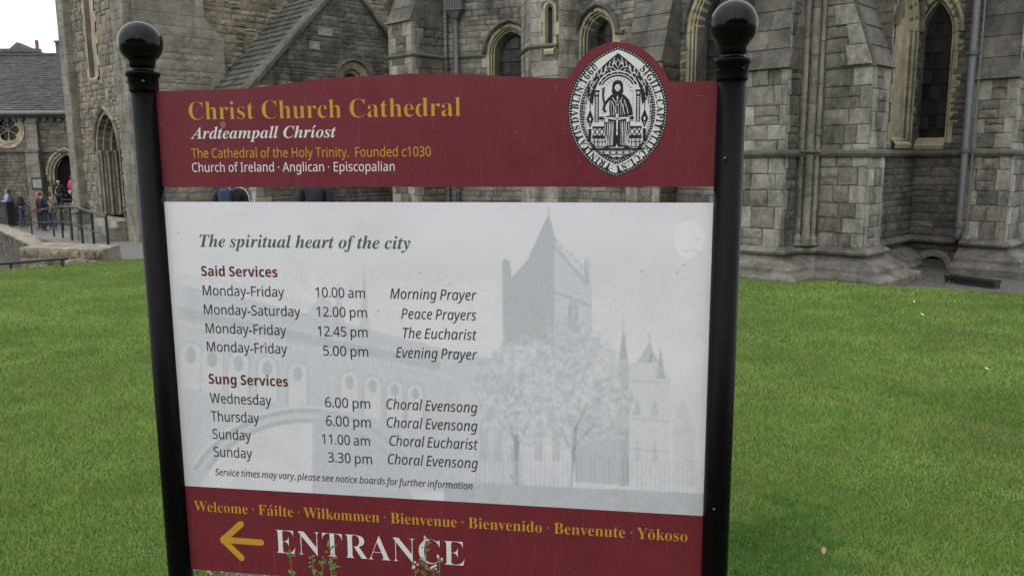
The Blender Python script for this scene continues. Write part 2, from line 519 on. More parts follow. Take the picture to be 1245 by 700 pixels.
def window(thing, parent, wall, A, prof, depth, mat, hood=None, hoodmat=None, panes=(3, 7), sill=True, fill='glass', name='window', teeth=.1, jname='jamb_stone', bars=True):
    w = MB()
    # glass plane parent: dark lead net
    out = A.outline(0)
    vs = [wall.P(u, z, -depth - .02) for u, z in out]
    W = part(name, vs, [tuple(range(len(vs)))], M['came'] if fill == 'glass' else M['void'], parent)
    if fill == 'glass':
        nu, nz = panes; H = A.zs + A.rise - A.z0
        for i in range(nu):
            for j in range(nz):
                u0 = A.uc - A.hw + 2 * A.hw * i / nu; u1 = u0 + 2 * A.hw / nu
                z0 = A.z0 + H * j / nz; z1 = z0 + H / nz
                pl = clip_poly([(u0 + .006, z0 + .010), (u1 - .006, z0 + .010), (u1 - .006, z1 - .010), (u0 + .006, z1 - .010)], list(reversed(out)))
                if len(pl) < 3 or area(pl) < .002: continue
                t = random.uniform(-.006, .006), random.uniform(-.006, .006)
                cu = sum(p[0] for p in pl) / len(pl); cz = sum(p[1] for p in pl) / len(pl)
                vv = [wall.P(p[0], p[1], -depth - .008 + (p[0] - cu) / .2 * t[0] + (p[1] - cz) / .3 * t[1]) for p in pl]
                queue_mesh(thing, W, 'pane', M['glass'], vv, [tuple(range(len(vv)))])
        if bars:
            for j in range(1, nz):
                z = A.z0 + H * j / nz; h = A.half(z)
                if h > .05: MB().tube([wall.P(A.uc - h, z, -depth + .02), wall.P(A.uc + h, z, -depth + .02)], .009, 5).build('saddle_bar', M['iron'], W)
    moulding(thing, W, wall, A, prof, jname, mat)
    bed = [(k - (.004 if i else 0), o - .008) for i, (k, o) in enumerate(prof)]
    moulding(thing, W, wall, A, bed, 'surround_bed', M['mortar'], single=True)
    # toothed face stones round the jambs
    k0, o0 = prof[0]
    if teeth:
        st = A.stations(.28)
        for i, (a, b) in enumerate(zip(st[:-1], st[1:])):
            if b <= 1 or a >= 3:
                if i % 2: continue
                e = (b - a) * .02
                pa = A.pt(a + e, k0 + .002); pb = A.pt(b - e, k0 + .002); s = -1 if b <= 1 else 1
                x0, x1 = sorted((pa[0], pa[0] + s * teeth)); y0, y1 = sorted((pa[1], pb[1]))
                vs, fs = prism(wall, [(x0, y0), (x1, y0), (x1, y1), (x0, y1)], -.01, o0 - .001)
                queue_mesh(thing, W, jname, mat, vs, fs)
    if hood:
        hm = hoodmat or mat
        moulding(thing, W, wall, A, hood, 'hood_stone', hm, ln=.42, q0=.999 if hood else 0, q1=3.001)
    if sill:
        k = prof[0][0]
        vs = []
        for off, z in ((.04, A.z0 - .10), (.06, A.z0 - .04), (.03, A.z0), (-depth, A.z0 + .09)):
            vs += [wall.P(A.uc - A.hw - .06, z, off), wall.P(A.uc + A.hw + .06, z, off)]
        part('sill', vs, [(0, 1, 3, 2), (2, 3, 5, 4), (4, 5, 7, 6)], mat, W)
    return W

def band(thing, parent, path, prof, name, mat, ln=.6, gap=.006, closed=False, z=0.0, cap=False):
    """moulded course along a plan path; prof = [(offset out, z)], from bottom to top"""
    pts = [Vector((p[0], p[1])) for p in path]
    ns = []
    for i in range(len(pts)):
        dirs = []
        if i > 0: dirs.append((pts[i] - pts[i - 1]).normalized())
        if i < len(pts) - 1: dirs.append((pts[i + 1] - pts[i]).normalized())
        nn = [Vector((d.y, -d.x)) for d in dirs]
        if len(nn) == 2:
            m = (nn[0] + nn[1]); m = m.normalized() / max(.3, m.normalized().dot(nn[0]))
        else: m = nn[0]
        ns.append(m)
    P = len(prof)
    for i in range(len(pts) - 1):
        L = (pts[i + 1] - pts[i]).length; n = max(1, round(L / ln))
        for k in range(n):
            a = k / n + (gap / L if k else 0); b = (k + 1) / n - (gap / L if k < n - 1 else 0)
            vs = []
            for t in (a, b):
                p = pts[i].lerp(pts[i + 1], t)
                # piece ends are square except at the corners, where they are mitred
                if t == 0: m = ns[i]
                elif t == 1: m = ns[i + 1]
                else:
                    d = (pts[i + 1] - pts[i]).normalized(); m = Vector((d.y, -d.x))
                for off, zz in prof: vs.append(Vector((p.x + m.x * off, p.y + m.y * off, z + zz)))
            fs = [(j, P + j, P + j + 1, j + 1) for j in range(P - 1)]
            fs += [tuple(reversed(range(P))), tuple(P + j for j in range(P))] if cap else []
            queue_mesh(thing, parent, name, mat, vs, fs, (b - a) * L * abs(prof[-1][1] - prof[0][1]))
def weathering(thing, parent, wall, u0, u1, z0, z1, setback, mat, rows=5, over=.06, side=.0, name='weathering_slab', backw=None):
    """sloped, overlapping ashlar courses closing a buttress; wall = its front face"""
    for i in range(rows):
        a, b = i / rows, (i + 1) / rows
        za, zb = z0 + (z1 - z0) * a, z0 + (z1 - z0) * b
        oa, ob = over - (setback + over) * a, over - (setback + over) * b
        th = .09
        n = 1 if u1 - u0 < .6 else 2
        cut = [u0 - side] + ([u0 + (u1 - u0) * random.uniform(.4, .6)] if n == 2 else []) + [u1 + side]
        for k in range(len(cut) - 1):
            x0, x1 = cut[k] + .002, cut[k + 1] - .002
            vs = [wall.P(x0, za + .004, oa + .012), wall.P(x1, za + .004, oa + .012), wall.P(x1, zb, ob), wall.P(x0, zb, ob),
                  wall.P(x0, za + .004 - .02, oa - th), wall.P(x1, za + .004 - .02, oa - th), wall.P(x1, zb, -setback - .3), wall.P(x0, zb, -setback - .3),
                  wall.P(x0, za + .004, -setback - .3), wall.P(x1, za + .004, -setback - .3)]
            fs = [(0, 1, 2, 3), (4, 5, 1, 0), (3, 2, 6, 7), (0, 3, 7, 8, 4), (1, 5, 9, 6, 2)]
            queue_mesh(thing, parent, name, mat, vs, fs)
# ------------------------------------------------------------------ lie of the land
def ss(t): t = max(0.0, min(1.0, t)); return t * t * (3 - 2 * t)
def HZ(x, y):
    return -.27 * ss((-x - 1) / 6) * ss((y - 7) / 7) - .85 * ss((y - 19) / 15) * ss((-x - 7) / 3)
def gnd(px, py):
    z = 0.0
    for _ in range(25):
        p = ground(px, py, z); z = HZ(p.x, p.y)
    return p

# ------------------------------------------------------------------ the cathedral
D_ = (.7071, -.7071); R_ = (.7071, .7071)
cath = empty("cathedral", (0, 18, 0), "grey stone cathedral with buttresses, pointed windows and slate roofed gable behind the notice board", "cathedral")
S = .7071
def add2(p, d, k): return (p[0] + d[0] * k, p[1] + d[1] * k)
D1c = (-1.98, 16.6); D1L = add2(D1c, (-S, S), .77); D1R = (-1.39, 17.19)
E1e = (.22, 16.62); T1 = (.369, 15.72); T2 = (.893, 15.4); T3 = (1.29, 15.55)
J = (4.20, 12.64); B1L = (3.38, 12.1); B1c = (3.91, 11.57); B1R = (4.16, 11.82)
B2s = (4.52, 11.82); B2c = (5.0, 11.34); B2e = (5.42, 11.76); B2b = (5.17, 12.01)
C0 = (6.76, 13.60); W2e = (7.40, 12.96); B3L = (7.17, 12.73); B3c = (7.6, 12.3); B3R = (9.6, 14.3)
TOP = 6.6; PL = .42
B1L, B1c, B1R, B2s, B2c, B2e, B2b, C0, W2e, B3L, B3c, B3R = [(x * .967, y * .967) for x, y in (B1L, B1c, B1R, B2s, B2c, B2e, B2b, C0, W2e, B3L, B3c, B3R)]

def wall_face(name, a, b, style, mat, z0=PL, z1=TOP, openings=(), ql=0, qr=0, qmat=None, mortar='mortar', seed=0, ext=0, blocks=None, backz0=-.3):
    w = Wall(a, b)
    holes = [A.outline(k) for A, k in openings]
    f = face(name, w, [(0, backz0), (w.L, backz0), (w.L, z1), (0, z1)], holes, M[mortar], cath)
    def blocked(z):
        r = []
        for A, k in openings:
            h = A.half(z, k + .0) if A.z0 - .1 < z else 0
            if h > 0: r.append((A.uc - h - .012, A.uc + h + .012))
        return r + (blocks(z) if blocks else [])
    courses(cath, f, w, 0, w.L, z0, z1, style, M[mat], ql=ql, qr=qr, qmat=M[qmat] if qmat else None, blocked=blocked if (openings or blocks) else None, seed=seed)
    return w, f
def arch_from(w, pL, pR, ys, ya, ysill, k, off=0, z0=None):
    uL = w.hit(pL, ys)[0]; uR = w.hit(pR, ys)[0]; uc = (uL + uR) / 2
    zs = w.hit((pL + pR) / 2, ys)[1]; za = w.hit((pL + pR) / 2, ya)[1]; zb = w.hit((pL + pR) / 2, ysill)[1]
    hw = (uR - uL) / 2 - k
    rise = za - zs
    # apex at offset k -> find the rise at offset 0
    lo, hi = hw * 1.001, rise
    for _ in range(40):
        m = (lo + hi) / 2
        if Arch(uc, hw, zb, zs, m).apex(k) < rise: lo = m
        else: hi = m
    return Arch(uc, hw, zb if z0 is None else z0, zs, (lo + hi) / 2)

# stepped, rolled orders of the nave windows (k outwards from the glass, depth)
ORD = [(.20, .012), (.145, .012), (.13, -.02), (.105, -.035), (.09, -.075), (.065, -.07), (.045, -.12), (.015, -.20), (0, -.30)]
HOOD = [(.225, .0), (.225, .07), (.255, .095), (.295, .07), (.30, .0)]

# --- D1 buttress, wall with window, stair turret
wall_face('return_wall', add2(D1L, (S, S), 3), D1L, 'coursed', 'ashlar', seed=1)
wD, fD = wall_face('buttress_front', D1L, D1c, 'coursed', 'rubble', z1=4.42, ql=.26, qr=.30, qmat='quoin', seed=2)
weathering(cath, fD, wD, 0, wD.L, 4.42, 6.2, .75, M['slab'], rows=6, side=.015)
wall_face('buttress_side', D1c, D1R, 'coursed', 'rubble', z1=TOP, ql=.28, qmat='quoin', seed=3)
w = Wall(D1R, E1e)
A1 = arch_from(w, 594, 646, 64, 31, 150, .165)
E1x = (.64, 16.464)
w, f1 = wall_face('nave_wall', D1R, E1x, 'fine', 'ashlar', openings=[(A1, .165)], seed=4)
window(cath, cath, w, A1, ORD, .30, M['buff'], hood=HOOD, hoodmat=M['slab'], panes=(3, 7))
tur = [(E1e, T1, 5), (T1, T2, 6), (T2, T3, 7)]
for a, b, sd in tur:
    w = Wall(a, b)
    if sd == 6:
        u, z = w.hit(668.5, 34)
        A = Arch(u, .045, w.hit(668, 60)[1], w.hit(668, 12)[1], .06)
        w, f = wall_face('turret_wall', a, b, 'ashlar', 'quoin', openings=[(A, .0)], seed=sd, blocks=lambda z, A=A: [(A.uc - .16, A.uc + .16)] if A.z0 - .1 < z < A.zs + .25 else [])
        window(cath, cath, w, A, [(.10, .02), (.05, .02), (.02, -.04), (0, -.12)], .12, M['buff'], panes=(1, 4), teeth=.05, name='slit_window')
    elif sd == 5:
        wall_face('turret_wall', a, b, 'ashlar', 'quoin', seed=sd)
    else:
        wall_face('turret_wall', a, b, 'ashlar', 'quoin', seed=sd)
w = Wall(T3, J)
A2 = arch_from(w, 706, 747, 44, 12, 150, .165)
A3 = arch_from(w, 838, 903, 36, -34, 165, .165)
w, f2 = wall_face('choir_wall', T3, J, 'fine', 'ashlar', openings=[(A2, .165), (A3, .165)], seed=8)
window(cath, cath, w, A2, ORD, .30, M['buff'], hood=HOOD, hoodmat=M['slab'], panes=(3, 7))
window(cath, cath, w, A3, ORD, .30, M['buff'], hood=HOOD, hoodmat=M['slab'], panes=(3, 9), teeth=.12)
# F buttress standing proud of the choir wall
uF0, uF1 = w.hit(764, 70, .5)[0], w.hit(806, 70, .5)[0]
FL, FR = w.P(uF0, 0, .5), w.P(uF1, 0, .5)
wF, fF = wall_face('buttress_front', FL, FR, 'coursed', 'rubble', z1=3.25, ql=.26, qr=.26, qmat='quoin', seed=9)
weathering(cath, fF, wF, 0, wF.L, 3.25, 5.1, .45, M['slab'], rows=7, side=.02)
for a_, b_ in ((w.P(uF0, 0, 0), FL), (FR, w.P(uF1, 0, 0))):
    wall_face('buttress_side', a_, b_, 'coursed', 'rubble', z1=3.3, seed=10)
ww = w
# impost string running between the hoods of the choir windows
zi = w.hit(820, 37)[1]
band(cath, f2, [w.P(uF1 + .02, 0, 0), w.P(A3.uc - A3.hw - .24, 0, 0)], [(0, -.04), (.06, -.02), (.07, .02), (.03, .05), (0, .05)], 'string_course', M['slab'], z=zi)
band(cath, f2, [w.P(A2.uc - A2.hw - .38, 0, 0), w.P(A2.uc - A2.hw - .22, 0, 0)], [(0, -.04), (.06, -.02), (.07, .02), (.03, .05), (0, .05)], 'string_course', M['slab'], z=A2.zs, cap=True)
band(cath, f2, [w.P(A2.uc + A2.hw + .22, 0, 0), w.P(A2.uc + A2.hw + .40, 0, 0)], [(0, -.04), (.06, -.02), (.07, .02), (.03, .05), (0, .05)], 'string_course', M['slab'], z=A2.zs, cap=True)

# --- the pair of angle buttresses with the shafts between them
wall_face('buttress_return', J, B1L, 'coursed', 'rubble', z1=4.4, seed=11)
w = Wall(B1L, B1c); z1 = w.hit(930, 85)[1]
w, f = wall_face('buttress_front', B1L, B1c, 'coursed', 'ashlar', z1=z1, ql=.24, qr=.24, qmat='quoin', seed=12)
weathering(cath, f, w, 0, w.L, z1, z1 + 1.9, .68, M['slab'], rows=7, side=.03)
wall_face('buttress_return', B1c, B1R, 'coursed', 'rubble', z1=TOP, ql=.10, qmat='quoin', seed=13)
wall_face('shaft_bay', B1R, B2s, 'coursed', 'rubble', z1=TOP, seed=14)
zB = z1
w = Wall(B2s, B2c)
w, f = wall_face('buttress_flank', B2s, B2c, 'coursed', 'ashlar', z1=z1, qr=.27, qmat='quoin', seed=15)
wf = w
w, f = wall_face('buttress_front', B2c, B2e, 'coursed', 'ashlar', z1=z1, ql=.2, qr=.2, qmat='quoin', seed=16)
weathering(cath, f, w, 0, w.L, z1, z1 + 1.9, .66, M['slab'], rows=7, side=.03)
# flank courses that narrow under the slope
clipP = [(0, z1), (wf.L, z1), (wf.L - .62, z1 + 1.75), (0, z1 + 1.75)]
ft = face('flank_gable', wf, clipP, [], M['mortar'], cath, off=.033)
courses(cath, ft, wf, 0, wf.L - .08, z1 + .005, z1 + 1.7, 'coursed', M['ashlar'], qr=0, clip=clipP, off=.034, seed=5)
for i in range(6):                       # long and short stones along the rake
    za = z1 + .02 + i * .27; e = .62 * (za - z1) / 1.75; e2 = .62 * (za + .26 - z1) / 1.75
    pl = [(wf.L - e - (.22 if i % 2 else .32), za), (wf.L - e, za), (wf.L - e2, za + .262), (wf.L - e2 - (.18 if i % 2 else .28), za + .262)]
    if pl[0][0] > 0.02: 
        vs, fs = prism(wf, pl, .03, .066); queue_mesh(cath, ft, 'quoin_stone', M['quoin'], vs, fs)
wall_face('buttress_return', B2e, B2b, 'coursed', 'rubble', z1=4.4, seed=17)
shx = [(4.225 * .967, 11.80 * .967, .038), (4.335 * .967, 11.77 * .967, .055), (4.45 * .967, 11.80 * .967, .038)]
for x, y, r in shx:
    z = PL + .16
    while z < TOP:
        h = random.uniform(.5, .8)
        mb = MB().lathe([(r, 0), (r, h - .008)], (x, y, z), 12)
        queue_mesh(cath, cath, 'shaft_stone', M['ashlar'], mb.v, mb.f); z += h
    MB().lathe([(r + .035, 0), (r + .035, .03), (r + .015, .06), (r + .025, .09), (r + .02, .12), (r + .005, .14), (r, .17)], (x, y, PL), 16).build('shaft_base', M['ashlar'], cath, True)
    MB().lathe([(r + .03, 0), (r + .035, .02), (r + .03, .04)], (x, y, 1.73), 14).build('shaft_ring', M['ashlar'], cath, True)

# --- recessed bay with lancets
w = Wall(B2b, C0)
LO = [(.16, .012), (.11, .012), (.095, -.02), (.05, -.035), (.035, -.075), (.0, -.12)]
LH = [(.175, .0), (.175, .06), (.205, .08), (.235, .06), (.24, .0)]
zs_ = 3.72
LA = Arch(.66, .27, 1.90, zs_, .52); LB = Arch(1.52, .30, 1.90, zs_ - .12, .56)
w, f = wall_face('bay_wall', B2b, C0, 'fine', 'rubble', openings=[(LA, .13), (LB, .13)], seed=18)
for A in (LA, LB): part('blind_panel', [w.P(a_, b_, -.105) for a_, b_ in A.outline(.03)], [tuple(range(len(A.outline(0))))], M['buff'], cath); window(cath, cath, w, A, LO, .12, M['buff'], hood=LH, hoodmat=M['slab'], fill='void', teeth=.08)
w = Wall(C0, W2e)
LC = arch_from(w, 1115, 1160, 42, -3, 174, .075)
w, f = wall_face('bay_wall', C0, W2e, 'fine', 'rubble', openings=[(LC, .075)], seed=19)
LP = [(.16, .012), (.09, .012), (.075, -.01), (.06, -.06), (.035, -.055), (.02, -.09), (0, -.16)]
window(cath, cath, w, LC, LP, .16, M['buff'], hood=LH, hoodmat=M['buff'], panes=(3, 9), teeth=.06)
wBay = w
wall_face('buttress_return', W2e, B3L, 'coursed', 'rubble', z1=4.2, seed=20)
w = Wall(B3L, B3c); z3 = w.hit(1210, 96)[1]
w, f = wall_face('buttress_front', B3L, B3c, 'coursed', 'ashlar', z1=z3, ql=.22, qr=.24, qmat='quoin', seed=21)
weathering(cath, f, w, -.03, w.L, z3, z3 + 1.9, .66, M['slab'], rows=6, side=.03)
w, f = wall_face('buttress_flank', B3c, B3R, 'coursed', 'ashlar', z1=TOP, ql=.3, qmat='quoin', seed=22)

# --- plinth and strings
path = [add2(D1L, (S, S), 3), D1L, D1c, D1R, E1e, T1, T2, T3, J, B1L, B1c, B1R, B2s, B2c, B2e, B2b, C0, W2e, B3L, B3c, B3R]
PROF = [(.46, -.35), (.46, .03), (.43, .06), (.34, .085), (.31, .10), (.30, .15), (.18, .22), (.07, .275), (.055, .30), (.11, .325), (.125, .36), (.09, .395), (0, .43)]
band(cath, cath, path[:9], PROF, 'plinth_stone', M['plinth'], ln=.6)
band(cath, cath, path[8:16], PROF, 'plinth_stone', M['plinth'], ln=.55)
band(cath, cath, path[18:], PROF, 'plinth_stone', M['plinth'], ln=.55)
BST = [(0, .27), (.03, .285), (.08, .31), (.095, .345), (.06, .385), (0, .41)]
band(cath, cath, path[15:19], BST, 'string_course', M['plinth'], ln=.7)
for a_, b_ in ((B2b, C0), (C0, W2e)):
    w = Wall(a_, b_); f = face('bay_foot', w, [(0, -.4), (w.L, -.4), (w.L, PL), (0, PL)], [], M['mortar'], cath, off=.004)
    courses(cath, f, w, 0, w.L, -.3, .27, 'coursed', M['rubble'], off=.004, seed=77)
w = Wall(B2b, C0)
band(cath, cath, [w.P(.75, 0), w.P(2.0, 0)], [(.34, -.3), (.34, -.02), (.31, .02), (.30, .08), (.16, .19), (0, .24)], 'plinth_stone', M['plinth'], ln=.65, cap=True)
STR = [(0, -.06), (.05, -.05), (.075, -.01), (.07, .025), (.03, .05), (0, .055)]
band(cath, cath, path[9:], STR, 'string_course', M['slab'], z=1.725, ln=.8)
z = Wall(D1R, E1e).hit(565, 69)[1]
wE = Wall(D1R, E1x); STS = [(a_ * .8, b_ * .7) for a_, b_ in STR]
band(cath, cath, path[1:4] + [wE.P(A1.uc - A1.hw - .23, 0)], STS, 'string_course', M['slab'], z=z, ln=.7)
band(cath, cath, path[4:7], STS, 'string_course', M['slab'], z=z, ln=.7)

# back mass and roof of the east end, so nothing is hollow
inner = [add2(D1L, (S, S), 3), (-1.2, 17.7), (.5, 17.0), (4.5, 13.2), (4.9, 12.6), (6.9, 14.2), (7.6, 13.6), (12, 18), (12, 30), (0, 30)]
mb = MB(); n = len(inner)
mb.add([(x, y, -.2) for x, y in inner] + [(x, y, TOP - .05) for x, y in inner] + [(6, 24, TOP + 4)], [(k, (k + 1) % n, n + (k + 1) % n, n + k) for k in range(n)] + [(n + k, n + (k + 1) % n, 2 * n) for k in range(n)])
mb.build('east_end_core', M['ashlar'], cath)

# --- grille block arch at the foot of the bay
WG = Wall(wBay.P(0, 0, .24), wBay.P(wBay.L, 0, .24)); cu = WG.hit(1135, 318)[0]
AG = Arch(cu, .205, -.16, -.09, .2051)
window(cath, cath, WG, AG, [(.10, .01), (.09, .03), (.0, .03), (0, -.1)], .1, M['ashlar'], panes=(1, 1), fill='void', teeth=0, sill=False, jname='vault_stone')
MB().box(WG.P(cu, -.06, -.13), (.56, .22, .24), Matrix.Rotation(math.radians(-45), 3, 'Z')).build('vent_block', M['plinth'], cath)

# --- rainwater pipes
def pipe(pts, r, name='downpipe'):
    p = MB().tube(pts, r, 12).build(name, M['pipe'], cath, True)
    return p
w = Wall(D1R, E1e)
u, z = w.hit(556, 18)
p = pipe([w.P(u, -.05, .10), w.P(u, z, .10)], .05)
a = Matrix.Rotation(math.atan2(w.d.y, w.d.x), 3, 'Z')
MB().box(w.P(u, z + .17, .12), (.36, .22, .24), a).box(w.P(u, z + .285, .12), (.40, .26, .03), a).box(w.P(u, z + .07, .12), (.40, .26, .03), a).add(*(lambda A_, B_: ([*A_, *B_], [(0, 1, 5, 4), (1, 2, 6, 5), (2, 3, 7, 6), (3, 0, 4, 7)]))([w.P(u + x, z - .10, .1 + y) for x, y in ((-.06, -.06), (.06, -.06), (.06, .06), (-.06, .06))], [w.P(u + x, z + .06, .12 + y) for x, y in ((-.16, -.11), (.16, -.11), (.16, .11), (-.16, .11))])).build('hopper', M['pipe'], p)
for i in range(6): MB().box(w.P(u - .14 + i * .056, z + .17, .245), (.022, .012, .15), a).build('hopper_rib', M['pipe'], p)
for zz in (1.0, 2.6): MB().lathe([(.065, 0), (.065, .07)], w.P(u, zz, .10), 12).build('pipe_collar', M['pipe'], p)
MB().tube([w.P(u - .2, 0, .07), w.P(u - .2, TOP, .07)], .02, 6).build('cable_pipe', M['iron'], cath)
w = Wall(B3L, B3c)
hx = w.hit(1176, 150, .12)[0]
zt = w.hit(1187, 0, .12)[1] + .8
z0p = w.hit(1163, 296, .12)[1]
top = w.P(hx, zt, .12)
p = pipe([top, w.P(hx, .55, .12), w.P(hx - .02, .42, .17)], .052)
for zz in (.60, 1.72, 3.15, 4.3): MB().lathe([(.066, 0), (.068, .02), (.068, .06), (.064, .08)], w.P(hx, zz, .12), 12).build('pipe_collar', M['pipe'], p)
for zz in (1.76, 3.19): MB().box(w.P(hx, zz, .06), (.2, .05, .03), Matrix.Rotation(math.atan2(w.d.y, w.d.x), 3, 'Z')).build('pipe_bracket', M['pipe'], p)
MB().tube([w.P(hx + .09, .5, .06), w.P(hx + .09, zt, .06)], .015, 6).build('lightning_conductor', M['lead'], cath)

# ------------------------------------------------------------------ slate roofed wing with its gable
E0 = (-6.17, 19.47)
zg = HZ(*E0) - .1
wG = Wall(E0, (E0[0] + 5.56 * S, E0[1] + 5.56 * S))
ze, za, um = 3.33, 6.24, 2.78
u_, zsp = wG.hit(430, 99)
AW = Arch(u_, .22, zsp - .9, zsp, .2201)
outer = [(0, zg - .5), (5.56, zg - .5), (5.56, ze), (um, za), (0, ze)]
fG = face('gable_wall', wG, outer, [AW.outline(.26)], M['mortar'], cath)
courses(cath, fG, wG, 0, 5.56, zg, za, 'fine', M['rubble'], ql=.45, qr=.45, qmat=M['quoin'], clip=[(0, zg), (5.56, zg), (5.56, ze), (um, za), (0, ze)],
        blocked=lambda z: [(AW.uc - AW.half(z, .27), AW.uc + AW.half(z, .27))] if AW.z0 < z and AW.half(z, .27) > 0 else [], seed=30)
window(cath, cath, wG, AW, [(.27, .014), (.25, .014), (.10, -.05), (.08, -.10), (0, -.14)], .14, M['buff'], hood=[(.28, .0), (.28, .05), (.31, .08), (.36, .06), (.37, .0)], hoodmat=M['slab'], panes=(3, 4), teeth=0)
# odd big pale stones in the gable
for px, py, du, dz in ((386, 33, .42, .20), (338, 98, .50, .24), (375, 50, .30, .2)):
    u, z = wG.hit(px, py); vs, fs = prism(wG, [(u, z - dz), (u + du, z - dz), (u + du, z), (u, z)], .0, .036); queue_mesh(cath, fG, 'quoin_stone', M['quoin'], vs, fs)
# coping stones
for s_ in (-1, 1):
    n = 11
    for i in range(n):
        q0, q1 = i / n, (i + 1) / n - .004
        e = um - 5.56 / 2
        uu = lambda q: um - s_ * (um + .12) * (1 - q) if s_ == 1 else um + (um + .12) * (1 - q)
        zz = lambda q: ze - .10 + (za - ze + .10) * q
        vs = []
        for q in (q0, q1):
            for off, dz in ((.10, .0), (.10, .13), (.0, .19), (-.30, .17), (-.30, .0)): vs.append(wG.P(uu(q), zz(q) + dz, off))
        P = 5
        fs = [(k, (k + 1) % P, P + (k + 1) % P, P + k) for k in range(P)] + [(4, 3, 2, 1, 0), (5, 6, 7, 8, 9)]
        queue_mesh(cath, fG, 'coping_stone', M['slab'], vs, fs)
# side wall under the eave and the slope of slates
Ls = 2.47
E0b = (E0[0] - Ls * S, E0[1] + Ls * S)
wS = Wall(E0b, E0)
fS = face('wing_side_wall', wS, [(0, zg - .5), (Ls, zg - .5), (Ls, ze), (0, ze)], [], M['mortar'], cath)
courses(cath, fS, wS, 0, Ls, zg, ze - .05, 'fine', M['rubble'], qr=.4, qmat=M['quoin'], seed=31)
apx = wG.P(um, za, 0); eav = wG.P(0, ze, 0)
back = Vector((-S, S, 0))
slope_v = (Vector((apx.x, apx.y, za)) - Vector((eav.x, eav.y, ze)))
SL = slope_v.length; sv = slope_v / SL; sn = back.cross(sv).normalized()
if sn.z < 0: sn = -sn
o0 = eav - sv * .12 - Vector((0, 0, .03))
deck = part('roof_deck', [eav - sv * .1, eav - sv * .1 + back * (Ls + 3), apx + back * (Ls + 3), apx], [(0, 1, 2, 3)], M['slate_far'], cath)
part('roof_deck', [wG.P(5.6, ze, 0), apx, apx + back * (Ls + 3), wG.P(5.6, ze, 0) + back * (Ls + 3)], [(0, 1, 2, 3)], M['slate_far'], cath)
rows = 18; ex = SL / rows * 1.0
for i in range(rows):
    x = .30 - (0 if i % 2 else .13)
    while x < Ls + .1:
        wd = random.uniform(.20, .30)
        x0, x1 = max(x, .28) + .004, min(x + wd, Ls + .1)
        if x1 - x0 > .04:
            b0 = o0 + back * x0 + sv * (i * ex + random.uniform(-.006, .006)) + sn * (.035 + random.uniform(0, .008)); b1 = b0 + back * (x1 - x0)
            t0 = b0 + sv * (ex + .06) - sn * .03; t1 = b1 + sv * (ex + .06) - sn * .03
            vs = [b0, b1, t1, t0, b0 - sn * .02, b1 - sn * .02]
            queue_mesh(cath, deck, 'slate', M['slate'], vs, [(0, 1, 2, 3), (4, 5, 1, 0), (0, 3, 4), (1, 5, 2)])
        x += wd
MB().tube([apx + back * .3 + Vector((0, 0, .04)), apx + back * (Ls + 1.5) + Vector((0, 0, .04))], .06, 8).build('ridge_roll', M['lead'], cath)
MB().tube([eav - sv * .15 + back * .0, eav - sv * .15 + back * Ls], .06, 8).build('gutter', M['pipe'], cath)

# ------------------------------------------------------------------ tower: oblique south face, ashlar corner and rubble face
TC = (-9.14, 20.0); TH = 9.5
wB = Wall((TC[0] - 4.7 * S, TC[1] + 4.7 * S), TC)
gz = HZ(-11, 22) - .3
uPL = wB.hit(119, 190)[0]; uPR = wB.hit(148, 190)[0]; zsp = wB.hit(132, 184)[1]; zap = wB.hit(133, 133)[1]; zbt = wB.hit(128, 262)[1]
kk = .42
AP = Arch((uPL + uPR) / 2, (uPR - uPL) / 2 - kk, zbt, zsp, 1)
lo, hi = AP.hw * 1.001, 3
for _ in range(40):
    m_ = (lo + hi) / 2; AP = Arch(AP.uc, AP.hw, zbt, zsp, m_)
    if AP.apex(kk) < zap - zsp: lo = m_
    else: hi = m_
uLL, zl = wB.hit(106, 60); uLR = wB.hit(119, 60)[0]
AL = Arch((uLL + uLR) / 2, (uLR - uLL) / 2 - .12, wB.hit(114, 95)[1], 7.2, .9)
fB = face('tower_wall', wB, [(0, gz - .6), (wB.L, gz - .6), (wB.L, TH), (0, TH)], [AP.outline(kk), AL.outline(.12)], M['mortar_tan'], cath)
def blkB(z):
    r = []
    if AP.z0 < z and AP.half(z, kk) > 0: r.append((AP.uc - AP.half(z, kk) - .02, AP.uc + AP.half(z, kk) + .02))
    if z > AL.z0 - .12: h = max(AL.half(max(z, AL.z0 + .01), .14), .01); r.append((AL.uc - h, AL.uc + h))
    return r
courses(cath, fB, wB, 0, wB.L, gz, TH, 'rubble', M['tower'], ql=.5, qr=.8, qmat=M['smooth'], blocked=blkB, seed=40)
window(cath, cath, wB, AP, [(kk, .03), (kk - .10, .03), (kk - .12, -.10), (.26, -.12), (.24, -.26), (.14, -.28), (.12, -.42), (.02, -.44), (0, -.6)], .60, M['tower'],
       hood=[(kk + .01, 0), (kk + .01, .08), (kk + .06, .11), (kk + .10, .07), (kk + .10, 0)], hoodmat=M['tan_rubble'], fill='void', teeth=0, sill=False, name='portal', jname='portal_stone')
mdoor = plain("old_oak_door", (.05, .042, .034), .7, var=.3, vs=30, bd=.01)
dp = None
for i in range(6):
    x = AP.uc - AP.hw + (i + .5) * 2 * AP.hw / 6; h = AP.half(AP.zs + AP.rise * .3)
    MB().box(wB.P(x, (AP.z0 + AP.zs) / 2 + .2, -.57), (2 * AP.hw / 6 - .02, .05, AP.zs - AP.z0 + .4), Matrix.Rotation(math.radians(-45), 3, 'Z')).build('door_board', mdoor, cath)
